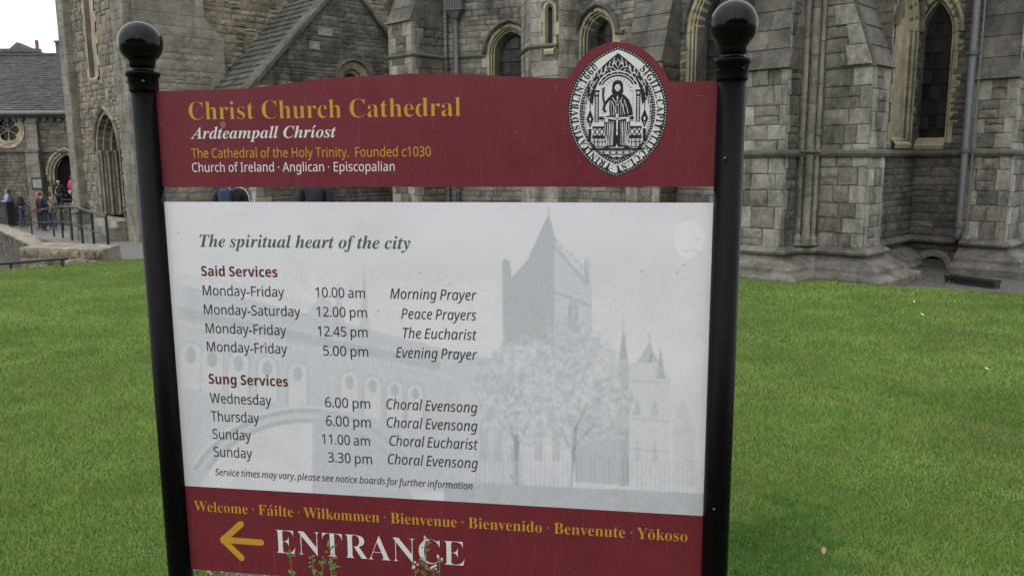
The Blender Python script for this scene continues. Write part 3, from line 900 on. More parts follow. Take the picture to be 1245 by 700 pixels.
# slender jamb shafts of the portal
for s_ in (-1, 1):
    for k_, o_ in ((.31, -.05), (.19, -.20), (.07, -.36)):
        MB().lathe([(.06, 0), (.06, .08), (.035, .12), (.035, AP.zs - AP.z0 - .15), (.07, AP.zs - AP.z0 - .02), (.07, AP.zs - AP.z0 + .03)], wB.P(AP.uc + s_ * (AP.hw + k_), AP.z0, o_), 10).build('portal_shaft', M['smooth'], cath, True)
window(cath, cath, wB, AL, [(.12, .03), (.06, .02), (.02, -.10), (0, -.30)], .30, M['buff'], fill='void', teeth=.10, name='blind_lancet')
vs = [wB.P(AL.uc - AL.hw - .05, AL.z0 - .05, -.10), wB.P(AL.uc + AL.hw + .05, AL.z0 - .05, -.10), wB.P(AL.uc + AL.hw + .05, 8.1, -.12), wB.P(AL.uc - AL.hw - .05, 8.1, -.12)]
part('lancet_infill', vs, [(0, 1, 2, 3)], M['buff'], cath)
for k_ in range(3):
    z_ = gz + .32 - k_ * .16
    MB().box(wB.P(AP.uc, (z_ + zbt) / 2 - .2, .0 + k_ * .2), (1.7 + k_ * .15, .5 + k_ * .2, max(.1, z_ - gz + .5)), Matrix.Rotation(math.radians(-45), 3, 'Z')).build('doorstep', M['quoin'], cath)
# corner buttresses on the oblique face
def slab_buttress(w, u0, u1, z0, z1, p, mat, style='ashlar', name='buttress_front', seed=0, wz=.6):
    a_, b_ = w.P(u0, 0, p), w.P(u1, 0, p)
    w2 = Wall(a_, b_)
    f = face(name, w2, [(0, z0 - .5), (w2.L, z0 - .5), (w2.L, z1), (0, z1)], [], M['mortar_tan'], cath)
    courses(cath, f, w2, 0, w2.L, z0, z1, style, mat, seed=seed)
    for q0, q1 in ((w.P(u0, 0, 0), a_), (b_, w.P(u1, 0, 0))):
        w3 = Wall(q0, q1)
        f3 = face('buttress_side', w3, [(0, z0 - .5), (w3.L, z0 - .5), (w3.L, z1 + (wz if 0 else 0)), (0, z1)], [], M['mortar_tan'], cath)
        courses(cath, f3, w3, 0, w3.L, z0, z1, style, mat, seed=seed + 1)
    weathering(cath, f, w2, 0, w2.L, z1, z1 + wz, p - .02, M['slab'], rows=max(1, int(wz / .3)), side=.02, over=.04)
    return w2
slab_buttress(wB, 0, .55, gz, 7.2, .22, M['smooth'], seed=41, wz=.4)
slab_buttress(wB, 0, .60, gz, gz + .9, .36, M['smooth'], seed=43, wz=.25)
slab_buttress(wB, wB.L - .75, wB.L - .02, gz, TH - .5, .16, M['smooth'], seed=45, wz=.4)
wT = Wall(TC, (TC[0] + 16 * S, TC[1] + 16 * S))
fT = face('tower_wall', wT, [(0, gz - .6), (16, gz - .6), (16, TH), (0, TH)], [], M['mortar_tan'], cath)
uq = wT.hit(244, 12)[0]; uq2 = wT.hit(269, 60)[0]; zq = wT.hit(244, 23)[1]; zq2 = wT.hit(269, 51)[1]
courses(cath, fT, wT, uq, 16, 3.0, TH, 'rubble', M['tan_rubble'], name='stone', seed=46)
# ashlar corner: lower broad stage, sloping offset, upper narrow stage
wA = Wall(wT.P(0, 0, .16), wT.P(uq2, 0, .16))
fA = face('corner_buttress', wA, [(0, gz - .6), (uq2, gz - .6), (uq2, zq2), (uq, zq), (uq, TH), (0, TH)], [], M['mortar_tan'], cath)
courses(cath, fA, wA, 0, uq2, gz, zq2, 'coursed', M['smooth'], ql=.7, qr=.6, qmat=M['smooth'], seed=47)
courses(cath, fA, wA, 0, uq2, zq2, zq, 'ashlar', M['smooth'], clip=[(0, zq2), (uq2, zq2), (uq, zq), (0, zq)], seed=48)
courses(cath, fA, wA, 0, uq, zq, TH, 'ashlar', M['smooth'], seed=49)
wAs = Wall(wA.P(uq2, 0, 0), wT.P(uq2, 0, 0))
face('buttress_side', wAs, [(0, gz - .6), (wAs.L, gz - .6), (wAs.L, zq2), (0, zq2)], [], M['smooth'], cath)
core = [wB.P(0, 0, -.75), wB.P(wB.L - .2, 0, -.75), wT.P(16, 0, -.75), wT.P(16, 0, -6), wB.P(0, 0, -6)]
mb = MB(); mb.add([(p.x, p.y, gz - .5) for p in core] + [(p.x, p.y, TH) for p in core], [(k, (k + 1) % 5, 5 + (k + 1) % 5, 5 + k) for k in range(5)] + [(5, 6, 7, 8, 9)]); mb.build('tower_core', M['tower'], cath)
wBl = Wall(wB.P(0, 0, -6), wB.P(0, 0, 0))
fl = face('tower_wall', wBl, [(0, gz - .6), (wBl.L, gz - .6), (wBl.L, TH), (0, TH)], [], M['mortar_tan'], cath)
flush(300)
GLYPHS = {
'serif': '''
0 279 140,-5 99,1 68,18 44,46 29,83 20,127 17,180 20,231 29,276 44,312 68,340 99,356 141,362 180,356 211,340 234,312 250,276 259,231 263,179 259,127 250,82 234,46 211,18 179,1|140,28 163,38 177,68 183,115 185,179 183,243 177,290 163,320 141,330 117,320 104,290 97,243 95,179 97,115 104,68 117,38
1 279 49,0 49,27 90,27 101,28 109,34 113,43 115,59 115,310 80,272 65,261 50,258 39,260 30,268 23,279 21,295 55,307 98,333 133,359 189,359 189,59 190,45 194,35 202,29 215,27 255,27 255,0
6 279 147,-5 112,0 82,13 57,36 38,69 26,112 23,165 25,205 31,242 42,276 58,305 77,329 102,347 131,358 165,362 194,360 217,354 233,345 245,334 251,321 254,307 250,292 240,280 222,271 194,268 191,298 181,323 172,330 161,333 134,324 114,298 100,257 93,201 120,213 139,218 162,219 203,212 235,192 255,159 262,116 255,67 233,29 197,3|148,28 165,33 178,48 187,73 190,111 186,146 177,170 163,184 144,189 130,187 115,181 93,165 97,102 109,60 127,36
: 110 55,229 33,220 25,199 33,178 55,169 76,178 85,199 76,220|55,56 33,47 25,26 33,4 55,-5 76,4 85,26 76,47
A 325 -7,0 -7,14 7,16 18,23 27,35 37,56 154,347 167,347 286,65 306,26 316,17 330,14 330,0 171,0 171,14 201,19 211,34 203,61 188,99 77,99 59,53 56,44 56,36 65,19 92,14 95,14 95,0|85,120 180,120 132,238
B 330 12,0 12,13 33,16 47,24 53,38 56,61 56,275 52,307 46,316 38,322 12,327 12,339 164,339 221,334 262,319 287,295 295,261 286,225 259,199 214,184 268,166 301,138 312,98 303,57 276,26 234,6 177,0|136,188 140,188 174,191 196,203 208,224 212,257 209,287 201,307 185,319 161,323 147,321 140,316 137,307 136,291|165,18 193,23 211,37 221,61 224,96 220,131 206,155 183,168 147,172 136,172 136,49 137,34 142,25 151,20
C 348 191,-8 144,-2 102,15 68,42 42,78 25,121 20,170 25,219 42,261 68,297 103,324 145,341 193,347 230,342 274,328 289,324 304,330 312,347 325,347 325,230 312,230 292,271 265,303 233,323 198,330 158,320 130,290 113,239 107,169 113,102 132,55 163,27 207,18 237,21 267,33 294,53 319,79 333,66 294,25 247,0
D 369 15,0 15,13 35,16 47,22 53,34 55,56 55,279 53,303 45,317 32,324 11,327 11,339 165,339 220,334 266,319 302,295 328,262 343,220 349,170 337,95 304,42 248,11 170,0|166,18 195,22 219,35 238,56 255,103 261,171 255,237 237,285 208,313 166,323 150,321 141,315 137,304 136,287 136,54 137,36 141,25 150,20
E 329 11,0 11,13 33,15 47,22 54,36 56,58 56,275 54,301 46,317 33,324 12,327 12,339 297,339 297,238 286,238 274,277 253,303 220,316 173,321 149,319 142,316 139,310 136,289 136,183 144,183 173,187 193,200 206,223 215,257 227,257 227,88 214,88 210,115 203,135 193,149 179,159 161,164 138,166 136,166 136,50 138,35 143,26 154,22 172,21 205,23 233,29 257,40 276,56 292,78 306,107 320,107 300,0
F 301 12,0 12,13 33,17 47,25 53,39 56,62 56,279 53,302 46,315 32,322 11,327 11,339 293,339 293,238 281,238 274,266 265,287 250,303 231,313 205,319 171,321 149,320 138,314 136,297 136,184 142,184 170,188 191,201 204,224 212,258 225,258 225,88 212,88 204,125 191,149 170,162 141,167 136,167 136,60 140,32 146,23 156,18 191,13 191,0
G 378 200,-8 149,-2 105,15 70,41 43,77 26,120 21,171 26,219 43,262 69,297 104,324 145,341 192,347 232,342 275,328 289,325 296,326 302,330 312,347 326,347 326,229 312,229 300,258 285,282 266,302 245,317 223,327 199,330 159,320 131,290 114,240 109,170 115,100 134,50 153,28 177,14 205,10 229,12 244,20 252,34 255,53 255,95 252,115 245,127 230,133 205,136 205,148 373,148 373,136 352,133 340,127 334,115 332,96 332,22 266,0
I 194 10,0 10,13 31,17 46,24 53,36 56,56 56,288 54,307 47,318 33,324 10,327 10,339 182,339 182,327 160,324 146,318 138,307 136,288 136,58 140,33 145,25 153,20 183,13 183,0
L 318 12,0 12,13 33,16 47,24 53,37 56,60 56,282 53,303 46,316 33,323 12,327 12,339 186,339 186,327 155,323 146,318 140,310 136,282 136,62 138,35 142,28 149,23 174,21 207,23 234,30 257,41 275,59 291,84 305,115 318,115 299,0
N 367 300,-8 80,261 80,59 82,36 88,23 102,16 124,13 124,0 14,0 14,13 40,17 48,23 53,31 57,59 57,289 27,323 14,327 14,339 117,339 291,126 291,281 288,308 283,316 275,321 247,327 247,339 357,339 357,327 335,323 323,316 316,303 314,281 314,-8
P 311 12,0 12,13 33,16 47,24 53,37 56,60 56,282 53,302 46,316 33,323 12,327 12,339 159,339 214,336 250,328 273,314 290,296 301,273 305,247 297,209 273,179 234,159 180,153 136,153 136,60 138,37 145,24 158,16 180,13 180,0|136,171 150,171 182,175 202,188 214,211 218,245 214,279 205,303 187,316 161,321 148,320 141,316 137,308 136,297
R 352 12,0 12,13 33,16 47,24 53,37 56,60 56,282 53,302 46,316 33,323 12,327 12,339 162,339 227,333 274,317 301,289 311,249 302,212 277,185 235,167 322,38 337,19 345,14 356,13 358,13 358,0 252,0 150,158 136,158 136,60 138,37 145,24 158,16 180,13 180,0|136,174 152,174 185,179 208,192 222,216 226,250 219,289 200,313 167,321 151,319 141,315 137,304 136,287
S 291 32,-8 32,118 47,118 62,70 83,37 111,18 147,11 172,15 191,27 203,45 208,67 198,96 168,119 121,142 83,164 57,188 42,215 37,247 40,275 50,300 65,320 86,335 110,344 138,347 171,344 210,334 217,332 223,331 233,335 239,347 252,347 252,238 240,238 231,264 219,287 203,305 185,319 165,328 145,331 122,328 104,318 93,302 89,283 92,265 102,251 118,238 141,226 189,203 216,189 236,174 251,157 261,140 266,121 268,99 264,69 252,43 234,22 209,6 179,-4 143,-8 118,-6 94,1 73,7 63,9 52,5 46,-8
T 315 69,0 69,13 91,16 106,23 113,37 116,60 116,323 111,323 76,317 49,300 30,273 22,237 8,237 8,339 306,339 306,236 293,236 279,284 248,313 200,323 196,323 196,60 198,37 206,23 220,15 244,13 244,0
V 319 158,-10 33,284 17,313 6,322 -11,327 -11,339 157,339 157,327 137,325 124,322 116,315 114,305 120,282 193,107 259,281 264,305 262,315 254,322 223,327 223,339 329,339 329,327 315,324 304,318 294,306 285,285 171,-10
W 455 127,-8 24,293 11,318 2,324 -12,327 -12,339 135,339 135,327 112,322 106,315 105,306 110,278 166,114 224,263 213,297 207,311 199,320 188,324 171,327 171,339 327,339 327,327 301,322 293,307 297,288 353,124 403,275 409,303 407,313 401,321 390,325 375,327 375,339 465,339 465,327 452,322 443,314 428,282 332,-8 319,-8 235,230 142,-8
Y 317 76,0 76,13 97,16 111,24 117,37 120,60 120,133 35,288 22,308 11,320 1,324 -10,326 -10,339 154,339 154,326 146,326 124,322 118,317 116,310 122,292 185,168 248,273 257,290 260,304 250,320 222,326 220,326 220,339 327,339 327,326 315,323 305,316 285,292 200,152 200,60 202,37 209,24 222,16 244,13 244,0
a 256 190,-8 168,-4 155,7 149,26 112,2 71,-7 48,-3 30,9 19,26 15,47 23,77 47,101 89,122 148,142 148,180 146,198 139,210 127,218 110,220 86,216 78,204 85,191 90,181 92,172 89,160 82,150 71,144 58,142 44,144 33,151 27,162 25,176 28,193 37,207 51,220 71,229 94,235 121,237 166,232 196,218 213,193 218,157 218,47 220,30 227,26 239,31 245,21 219,-1|113,25 130,31 148,47 148,126 115,113 95,92 88,62 94,34
c 219 116,-8 89,-4 65,8 44,26 28,51 18,79 15,112 18,146 30,176 48,202 71,221 99,233 130,238 162,234 186,222 201,204 207,183 204,170 198,160 189,154 176,152 159,156 149,167 146,187 147,195 147,202 142,216 126,221 102,212 88,185 84,140 88,92 102,57 124,36 152,29 178,35 202,54 212,45 185,16 153,-2
d 275 104,-8 79,-4 58,8 40,26 26,50 17,78 15,110 18,146 27,177 41,202 61,221 83,233 109,237 140,230 166,209 166,299 164,312 158,320 147,325 131,327 131,339 238,339 238,56 239,40 242,30 249,24 263,21 263,8 219,4 166,-8 166,29 140,2|128,21 139,23 150,31 160,42 166,57 166,180 162,191 154,201 142,207 130,209 110,203 97,186 90,156 88,114 90,73 97,44 109,27
e 224 115,-8 87,-4 63,8 43,26 28,51 18,82 15,117 18,150 28,179 44,203 65,222 89,233 117,237 156,230 185,209 204,174 211,129 211,124 87,124 94,72 115,42 149,32 176,40 201,64 212,54 185,20 152,-1|87,143 150,143 150,160 148,187 144,206 135,217 120,221 101,213 90,190 87,152
h 284 14,0 14,12 26,14 34,19 38,28 39,42 39,297 38,310 34,320 27,325 14,328 14,339 110,339 110,199 142,227 181,237 217,228 239,202 246,158 246,42 247,28 251,19 258,14 271,12 271,0 151,0 151,12 154,12 170,19 175,42 175,162 171,192 163,200 151,202 129,195 110,175 110,42 111,28 115,19 122,14 134,12 134,0
i 148 75,270 60,272 48,280 40,292 38,307 40,322 48,334 60,342 75,345 90,342 102,334 110,322 113,307 110,292 102,280 89,272|14,0 14,12 26,14 34,19 38,28 39,42 39,188 38,203 35,212 28,217 15,219 16,231 111,231 111,42 112,28 115,20 122,14 134,12 134,0
k 267 13,0 13,12 26,14 34,19 38,28 39,42 39,296 35,320 28,325 15,327 16,339 110,339 110,126 169,185 178,196 182,207 175,216 156,219 153,219 153,231 257,231 257,219 229,212 205,194 166,156 258,26 268,15 280,12 280,0 157,0 157,12 162,12 174,15 178,24 173,37 121,110 110,100 110,42 111,28 115,20 122,14 134,12 134,0
l 149 14,0 14,12 26,14 34,19 38,28 39,42 39,296 35,320 28,325 15,327 15,339 111,339 111,42 112,28 115,20 122,14 134,12 134,0
m 413 14,0 14,12 26,14 34,19 38,28 39,42 39,189 38,202 34,211 27,217 14,219 14,231 109,231 109,197 140,227 177,237 206,232 227,218 239,195 271,226 311,237 347,228 368,202 375,158 375,42 376,28 380,19 387,14 399,12 399,0 281,0 281,12 293,14 300,20 304,29 305,42 305,162 301,192 293,200 281,202 260,196 242,177 242,42 243,29 246,20 253,14 265,12 265,0 149,0 149,12 160,14 168,20 171,29 173,42 173,162 168,192 161,199 149,202 127,195 109,175 109,42 110,29 114,20 120,14 132,12 132,0
n 284 14,0 14,12 26,14 34,19 38,28 39,42 39,189 38,202 34,211 27,217 14,219 14,231 110,231 110,199 142,228 181,237 217,228 239,202 246,158 246,42 247,28 251,19 258,14 271,12 271,0 151,0 151,12 154,12 170,19 175,42 175,162 171,192 163,200 151,202 129,195 110,175 110,42 111,28 115,19 122,14 134,12 134,0
o 251 126,-8 94,-3 67,9 45,27 28,52 18,82 14,115 18,148 28,178 45,203 67,221 94,233 125,237 156,233 183,222 205,203 222,179 232,149 236,115 232,81 222,51 205,27 183,8 156,-4|126,9 143,14 156,29 162,61 164,115 161,169 155,202 143,217 126,223 107,217 96,202 89,169 87,115 89,61 96,29 108,14
r 214 14,0 14,12 26,14 34,19 38,28 39,42 39,188 38,203 35,212 27,217 15,219 16,231 109,231 109,188 123,209 139,224 157,234 174,237 192,234 205,226 213,214 216,198 213,185 207,175 197,168 185,166 173,167 165,172 154,186 148,192 141,194 130,190 121,180 113,164 111,143 111,42 113,27 118,19 129,14 147,12 147,0
s 214 113,-8 90,-5 65,5 55,7 44,3 38,-7 27,-7 27,79 40,79 49,50 65,29 84,16 105,11 121,13 133,20 141,30 143,44 136,63 116,78 80,97 57,110 41,126 31,144 28,164 33,193 48,217 73,232 105,238 124,235 148,229 154,228 159,227 166,230 172,238 182,238 182,165 170,165 160,189 146,206 130,217 111,221 97,219 87,213 80,204 78,193 80,182 86,173 109,158 143,141 165,128 180,113 189,94 192,71 186,38 170,14 145,-2
t 170 92,-7 66,-3 49,8 39,26 36,53 36,208 15,208 15,223 66,275 96,316 108,316 108,231 155,231 155,208 108,208 108,61 111,38 117,32 125,30 141,36 154,56 166,49 147,18 123,-1
u 279 98,-8 68,-2 49,13 38,38 34,72 34,185 33,200 29,210 22,217 9,219 9,231 106,231 106,55 107,43 112,34 120,28 132,27 153,32 170,49 170,185 169,201 165,211 156,217 141,219 141,231 241,231 241,52 242,38 247,29 255,24 268,22 268,10 223,5 170,-8 170,30 156,14 139,3 119,-5
v 228 106,-8 29,185 16,209 9,216 -2,219 -2,231 122,231 122,219 116,219 101,216 96,206 97,200 138,91 176,188 180,203 173,215 152,219 152,231 227,231 227,220 215,215 207,208 194,181 119,-8
· 130 65,203 44,194 35,173 44,151 65,143 86,151 95,173 86,194
''',
'script': '''
A 312 -51,0 -51,13 -29,18 -10,36 241,344 255,344 243,66 243,59 248,34 263,18 289,13 289,0 133,0 133,13 155,18 168,29 174,45 177,65 178,105 72,105 37,60 25,42 21,30 29,18 53,13 53,0|89,125 179,125 184,244
C 328 151,-9 111,-4 78,8 51,27 31,53 19,85 15,123 18,159 27,195 42,230 62,262 86,290 115,313 163,337 214,345 248,342 287,334 296,332 303,331 313,334 321,345 335,345 313,230 299,231 294,272 281,303 259,321 230,327 196,320 165,299 137,263 113,214 97,158 91,106 96,68 113,39 138,21 171,15 208,22 243,43 274,79 288,68 249,25 204,0
T 300 33,0 33,13 51,15 64,20 73,30 80,45 153,318 145,318 116,313 89,299 65,277 48,246 35,246 54,336 326,336 311,240 297,240 287,283 266,309 232,318 228,318 155,47 153,34 155,24 161,18 188,13 188,0
a 250 40,-7 18,-2 1,10 -10,30 -14,55 -11,82 -4,110 8,137 24,164 42,187 62,206 94,224 123,231 147,222 160,198 168,226 221,226 180,81 173,55 170,42 172,33 178,30 193,39 212,65 223,58 198,22 172,1 147,-7 123,2 116,26 117,39 121,56 102,29 83,9 62,-3|69,31 81,33 92,42 114,71 131,110 143,150 148,185 143,203 128,209 117,206 105,196 81,163 62,119 52,86 49,60 54,38
c 206 69,-7 37,-2 13,14 -2,39 -7,73 -2,109 12,145 35,179 66,206 99,224 133,231 157,227 175,217 187,202 191,186 189,171 182,161 172,154 159,152 148,153 139,159 133,167 131,177 136,192 141,205 138,212 128,215 116,212 104,201 80,166 62,120 57,96 56,73 58,53 66,38 77,29 92,26 122,37 152,72 166,62 137,24 104,1
d 249 41,-7 19,-3 3,11 -8,32 -12,61 -9,85 -3,110 8,135 22,160 38,183 58,203 90,224 122,231 141,228 159,219 177,284 180,297 181,307 179,314 174,319 153,322 153,336 202,342 255,350 177,62 173,45 171,36 173,32 177,31 183,33 190,39 210,66 221,58 183,10 166,-3 148,-7 125,1 117,26 122,57 103,29 84,9 64,-3|72,31 83,34 95,43 116,74 134,114 146,155 150,186 146,205 132,211 122,208 111,200 89,172 70,135 55,94 50,59 51,47 56,38 62,33
e 200 65,-7 35,-2 12,14 -3,39 -8,73 -5,100 4,128 18,154 37,179 58,200 82,216 106,227 131,231 154,227 171,218 182,203 186,185 178,156 154,129 114,107 59,93 56,66 58,49 65,37 76,29 91,27 118,38 146,71 160,62 133,24 102,1|62,109 85,116 105,128 121,142 134,158 141,176 144,194 139,209 128,214 111,207 94,188 76,154
f 144 -49,-104 -67,-101 -81,-92 -90,-79 -93,-63 -91,-52 -86,-43 -78,-37 -68,-36 -58,-37 -51,-42 -46,-49 -45,-59 -49,-73 -53,-80 -50,-85 -44,-87 -34,-84 -25,-76 -11,-49 3,2 19,78 45,205 10,205 14,226 49,226 68,280 94,319 124,342 158,350 180,347 196,339 207,327 210,311 204,291 184,284 175,286 167,291 161,299 160,308 164,320 168,329 166,333 160,335 145,328 133,309 120,275 108,226 150,226 147,205 105,205 79,84 64,26 48,-21 30,-58 8,-83 -18,-98
h 266 156,-7 138,-3 127,10 123,31 129,62 145,114 162,165 166,184 164,191 157,194 128,180 98,138 69,74 47,0 -14,0 61,279 66,297 67,306 66,314 62,319 44,322 36,322 36,336 82,340 140,350 86,147 112,184 137,210 162,225 188,231 209,226 221,214 226,193 222,166 210,127 186,56 184,49 183,43 185,35 191,32 206,42 228,73 239,67 211,26 184,1
i 145 98,277 85,279 75,286 67,297 65,310 67,322 75,333 85,340 98,343 111,340 121,333 129,322 131,310 129,297 121,286 111,279|37,-6 21,-4 10,4 3,15 1,31 3,48 8,65 33,157 38,176 40,189 34,200 19,203 15,203 14,216 66,223 112,231 67,64 62,41 65,34 71,32 85,40 106,67 116,60 90,23 64,1
l 129 30,-7 14,-5 2,3 -5,14 -8,30 -6,46 -2,63 58,277 65,309 59,319 44,323 39,323 39,335 136,350 59,64 56,51 54,40 56,33 62,31 77,39 98,66 108,59 88,29 69,9 50,-3
m 390 283,-6 264,-2 253,10 250,31 255,63 271,115 288,166 293,184 290,192 283,195 261,186 237,159 212,113 186,46 171,0 114,0 164,166 168,184 166,192 159,195 146,191 132,182 117,165 102,142 73,80 49,0 -11,0 32,157 37,179 39,189 33,200 18,203 14,203 13,216 113,231 87,144 114,183 139,210 164,225 191,231 211,226 224,214 228,194 223,162 246,192 269,214 291,226 315,231 335,226 348,214 352,194 348,167 337,127 312,57 311,49 310,43 312,35 318,33 325,35 332,42 340,52 351,68 362,60 342,31 323,11 303,-2
o 235 72,-7 40,-2 15,15 -2,40 -8,73 -5,101 4,128 18,155 36,179 57,200 80,217 105,227 131,231 165,225 191,209 207,184 212,151 209,124 201,97 187,70 170,46 149,24 125,8 99,-3|77,10 88,13 100,23 120,55 137,98 149,143 153,179 147,206 128,215 117,212 105,203 84,171 67,128 56,83 52,44 58,18
p 246 -59,-104 -59,-90 -47,-89 -38,-85 -28,-71 -22,-53 36,170 39,188 37,196 33,201 12,204 12,216 63,224 108,231 93,180 131,218 170,231 191,226 208,214 218,194 222,167 219,137 210,106 196,77 178,50 157,27 134,9 110,-3 85,-7 67,-4 51,5 36,-51 33,-72 35,-81 40,-86 64,-91 64,-104|76,11 88,14 101,23 123,53 142,93 154,134 159,167 158,179 154,188 147,193 140,195 115,185 95,155 77,106 64,58 58,28 62,15
r 194 -11,0 32,157 37,179 39,189 33,200 18,203 14,203 13,216 113,231 85,141 108,181 128,209 147,225 166,231 186,222 193,197 191,183 185,172 176,164 164,162 150,166 139,177 134,180 117,167 95,130 71,73 49,0
s 188 68,-7 47,-4 21,4 11,6 2,3 -5,-5 -18,-3 -5,81 10,79 17,41 34,18 61,11 82,18 89,39 85,57 71,79 51,103 29,138 23,154 21,170 26,194 40,213 61,226 86,230 108,228 134,222 139,220 143,220 152,222 158,229 171,229 160,153 147,154 137,188 121,208 100,215 89,213 80,207 74,199 72,190 77,172 92,151 109,131 123,111 137,86 142,61 139,43 132,27 121,13 106,2 88,-5
t 138 23,-7 4,-3 -8,9 -12,29 -11,39 -8,52 34,204 10,204 10,221 59,249 100,296 121,296 100,224 139,224 134,204 94,204 57,77 52,57 50,42 52,33 58,31 73,41 96,71 107,63 86,33 66,11 45,-3
u 266 35,-7 13,-3 1,10 -4,31 0,56 11,97 28,157 35,189 29,200 14,203 10,203 9,216 55,222 109,231 60,59 57,40 59,32 66,30 93,43 124,85 153,147 176,224 235,224 187,43 189,36 195,33 201,35 209,42 217,52 228,68 239,60 218,31 199,10 180,-3 160,-7 146,-5 135,3 128,14 126,30 135,77 109,40 85,14 60,-2
y 209 -22,-105 -38,-102 -50,-96 -57,-86 -60,-74 -57,-63 -51,-54 -42,-48 -31,-46 -20,-48 -6,-55 15,-64 28,-58 44,-42 56,-23 62,-5 59,22 52,67 43,117 33,159 24,187 18,200 10,205 -1,206 -7,206 -7,219 17,222 36,226 63,231 74,220 84,189 95,135 110,56 142,119 153,157 149,168 139,177 128,187 125,200 127,212 134,222 143,228 156,231 169,228 179,222 185,211 187,197 179,163 159,113 130,55 94,-4 55,-55 35,-75 15,-91 -4,-101
''',
'sans': '''
- 162 142,134 20,134 20,87 142,87
. 110 55,56 33,47 25,26 33,4 55,-5 76,4 85,26 76,47
0 286 143,-5 106,0 76,17 53,44 32,102 25,179 27,233 36,278 52,314 74,341 104,357 143,363 179,357 209,341 232,314 254,256 262,179 259,126 250,80 234,44 212,17 181,1|143,33 177,42 200,69 213,114 217,179 213,243 200,289 177,316 143,325 108,316 85,289 73,243 69,179 73,115 85,69 108,42
1 286 135,0 135,250 135,284 137,311 122,297 106,283 68,252 45,282 141,357 178,357 178,0
2 286 24,0 24,37 118,131 163,179 179,200 191,220 198,241 201,265 196,290 183,309 163,321 138,325 113,322 92,316 52,291 28,320 51,336 76,350 105,359 138,362 182,356 217,337 238,307 246,267 243,240 234,215 220,191 202,167 154,116 80,42 80,40 260,40 260,0
3 286 121,-5 69,-1 45,5 23,15 23,56 71,38 121,32 162,37 190,51 206,73 212,103 205,131 185,151 154,162 112,166 77,166 77,203 112,203 151,208 179,222 196,243 202,271 197,294 184,311 163,321 137,325 110,323 87,317 47,295 25,325 46,339 72,351 102,359 136,362 185,356 219,337 240,309 247,274 242,241 227,216 203,199 173,188 173,186 210,177 237,159 252,134 258,102 254,72 243,46 225,25 198,9 164,-2
4 286 182,0 182,81 11,81 11,119 179,359 224,359 224,121 276,121 276,81 224,81 224,0|54,121 182,121 182,233 182,277 184,312 182,312 172,292 161,273
5 286 124,-5 72,0 50,6 32,15 32,56 51,46 75,39 125,33 160,37 188,51 206,75 213,110 207,140 191,163 163,177 123,182 91,180 62,175 40,189 54,357 233,357 233,317 91,317 83,214 106,217 138,219 187,212 225,192 249,158 258,114 249,64 222,27 180,3
6 286 149,-5 117,-1 88,12 63,34 44,64 32,104 28,153 29,191 34,228 44,264 59,296 80,323 109,344 145,358 191,362 214,361 235,358 235,320 215,325 192,326 160,323 135,315 114,301 98,283 87,262 79,237 72,182 75,182 88,198 107,211 130,220 159,224 201,216 234,195 255,161 263,115 255,65 232,27 196,3|149,32 177,37 200,52 214,78 219,115 215,146 202,169 180,184 150,189 128,187 109,179 93,168 82,155 74,139 72,124 74,102 81,81 91,61 106,46 125,35
A 320 0,0 140,359 180,359 319,0 273,0 230,111 88,111 46,0|103,151 216,151 176,259 171,273 164,295 159,312 151,282 144,259
C 316 195,-5 145,1 104,18 72,45 49,82 35,127 31,179 35,230 50,274 75,311 109,339 151,356 202,362 255,357 301,341 282,303 246,317 225,321 202,323 166,318 136,305 111,284 86,238 78,179 86,119 109,73 133,52 163,39 201,35 246,39 287,49 287,10 245,-2
E 278 49,0 49,357 248,357 248,318 94,318 94,206 239,206 239,167 94,167 94,40 248,40 248,0
F 260 49,0 49,357 248,357 248,318 94,318 94,191 239,191 239,152 94,152 94,0
H 371 49,0 49,357 94,357 94,206 277,206 277,357 322,357 322,0 277,0 277,167 94,167 94,0
I 170 20,0 20,26 62,36 62,321 20,331 20,357 149,357 149,331 107,321 107,36 149,26 149,0
M 454 49,0 49,357 115,357 225,65 227,65 339,357 405,357 405,0 361,0 361,220 362,271 364,312 362,312 243,0 206,0 89,313 87,313 89,271 90,217 90,0
S 274 124,-5 68,-1 26,12 26,55 70,41 97,36 126,34 161,38 186,50 201,68 206,92 204,108 199,121 188,133 173,143 122,165 82,183 53,206 36,234 30,271 34,297 45,320 62,338 85,351 112,359 144,362 198,357 243,342 229,304 188,317 143,323 114,319 93,308 80,292 76,271 77,254 83,241 93,229 108,219 154,199 207,174 226,159 240,142 248,121 251,96 242,53 217,22 176,2
T 278 117,0 117,318 5,318 5,357 273,357 273,318 162,318 162,0
W 465 101,0 6,357 53,357 109,139 119,95 126,54 133,97 145,142 208,357 254,357 320,140 332,94 339,54 346,94 357,140 412,357 459,357 364,0 318,0 249,234 241,263 234,289 231,305 225,277 214,233 146,0
a 281 108,-5 74,0 47,14 29,39 23,75 31,110 55,136 95,153 152,160 197,162 197,178 193,206 183,224 165,234 142,237 121,235 102,231 66,217 53,250 94,266 119,271 144,273 187,267 217,251 234,223 240,183 240,0 208,0 200,38 198,38 180,19 161,6 138,-2|118,31 149,35 174,49 191,73 197,107 197,131 157,130 115,125 88,114 73,97 69,74 72,54 82,41 98,33
c 240 150,-5 116,-1 87,10 62,28 43,55 31,89 28,133 32,177 44,213 63,240 89,259 119,269 153,273 193,269 224,259 210,222 182,231 152,235 117,228 93,209 78,177 73,133 78,90 92,59 116,39 150,33 188,38 219,49 219,10 189,-1
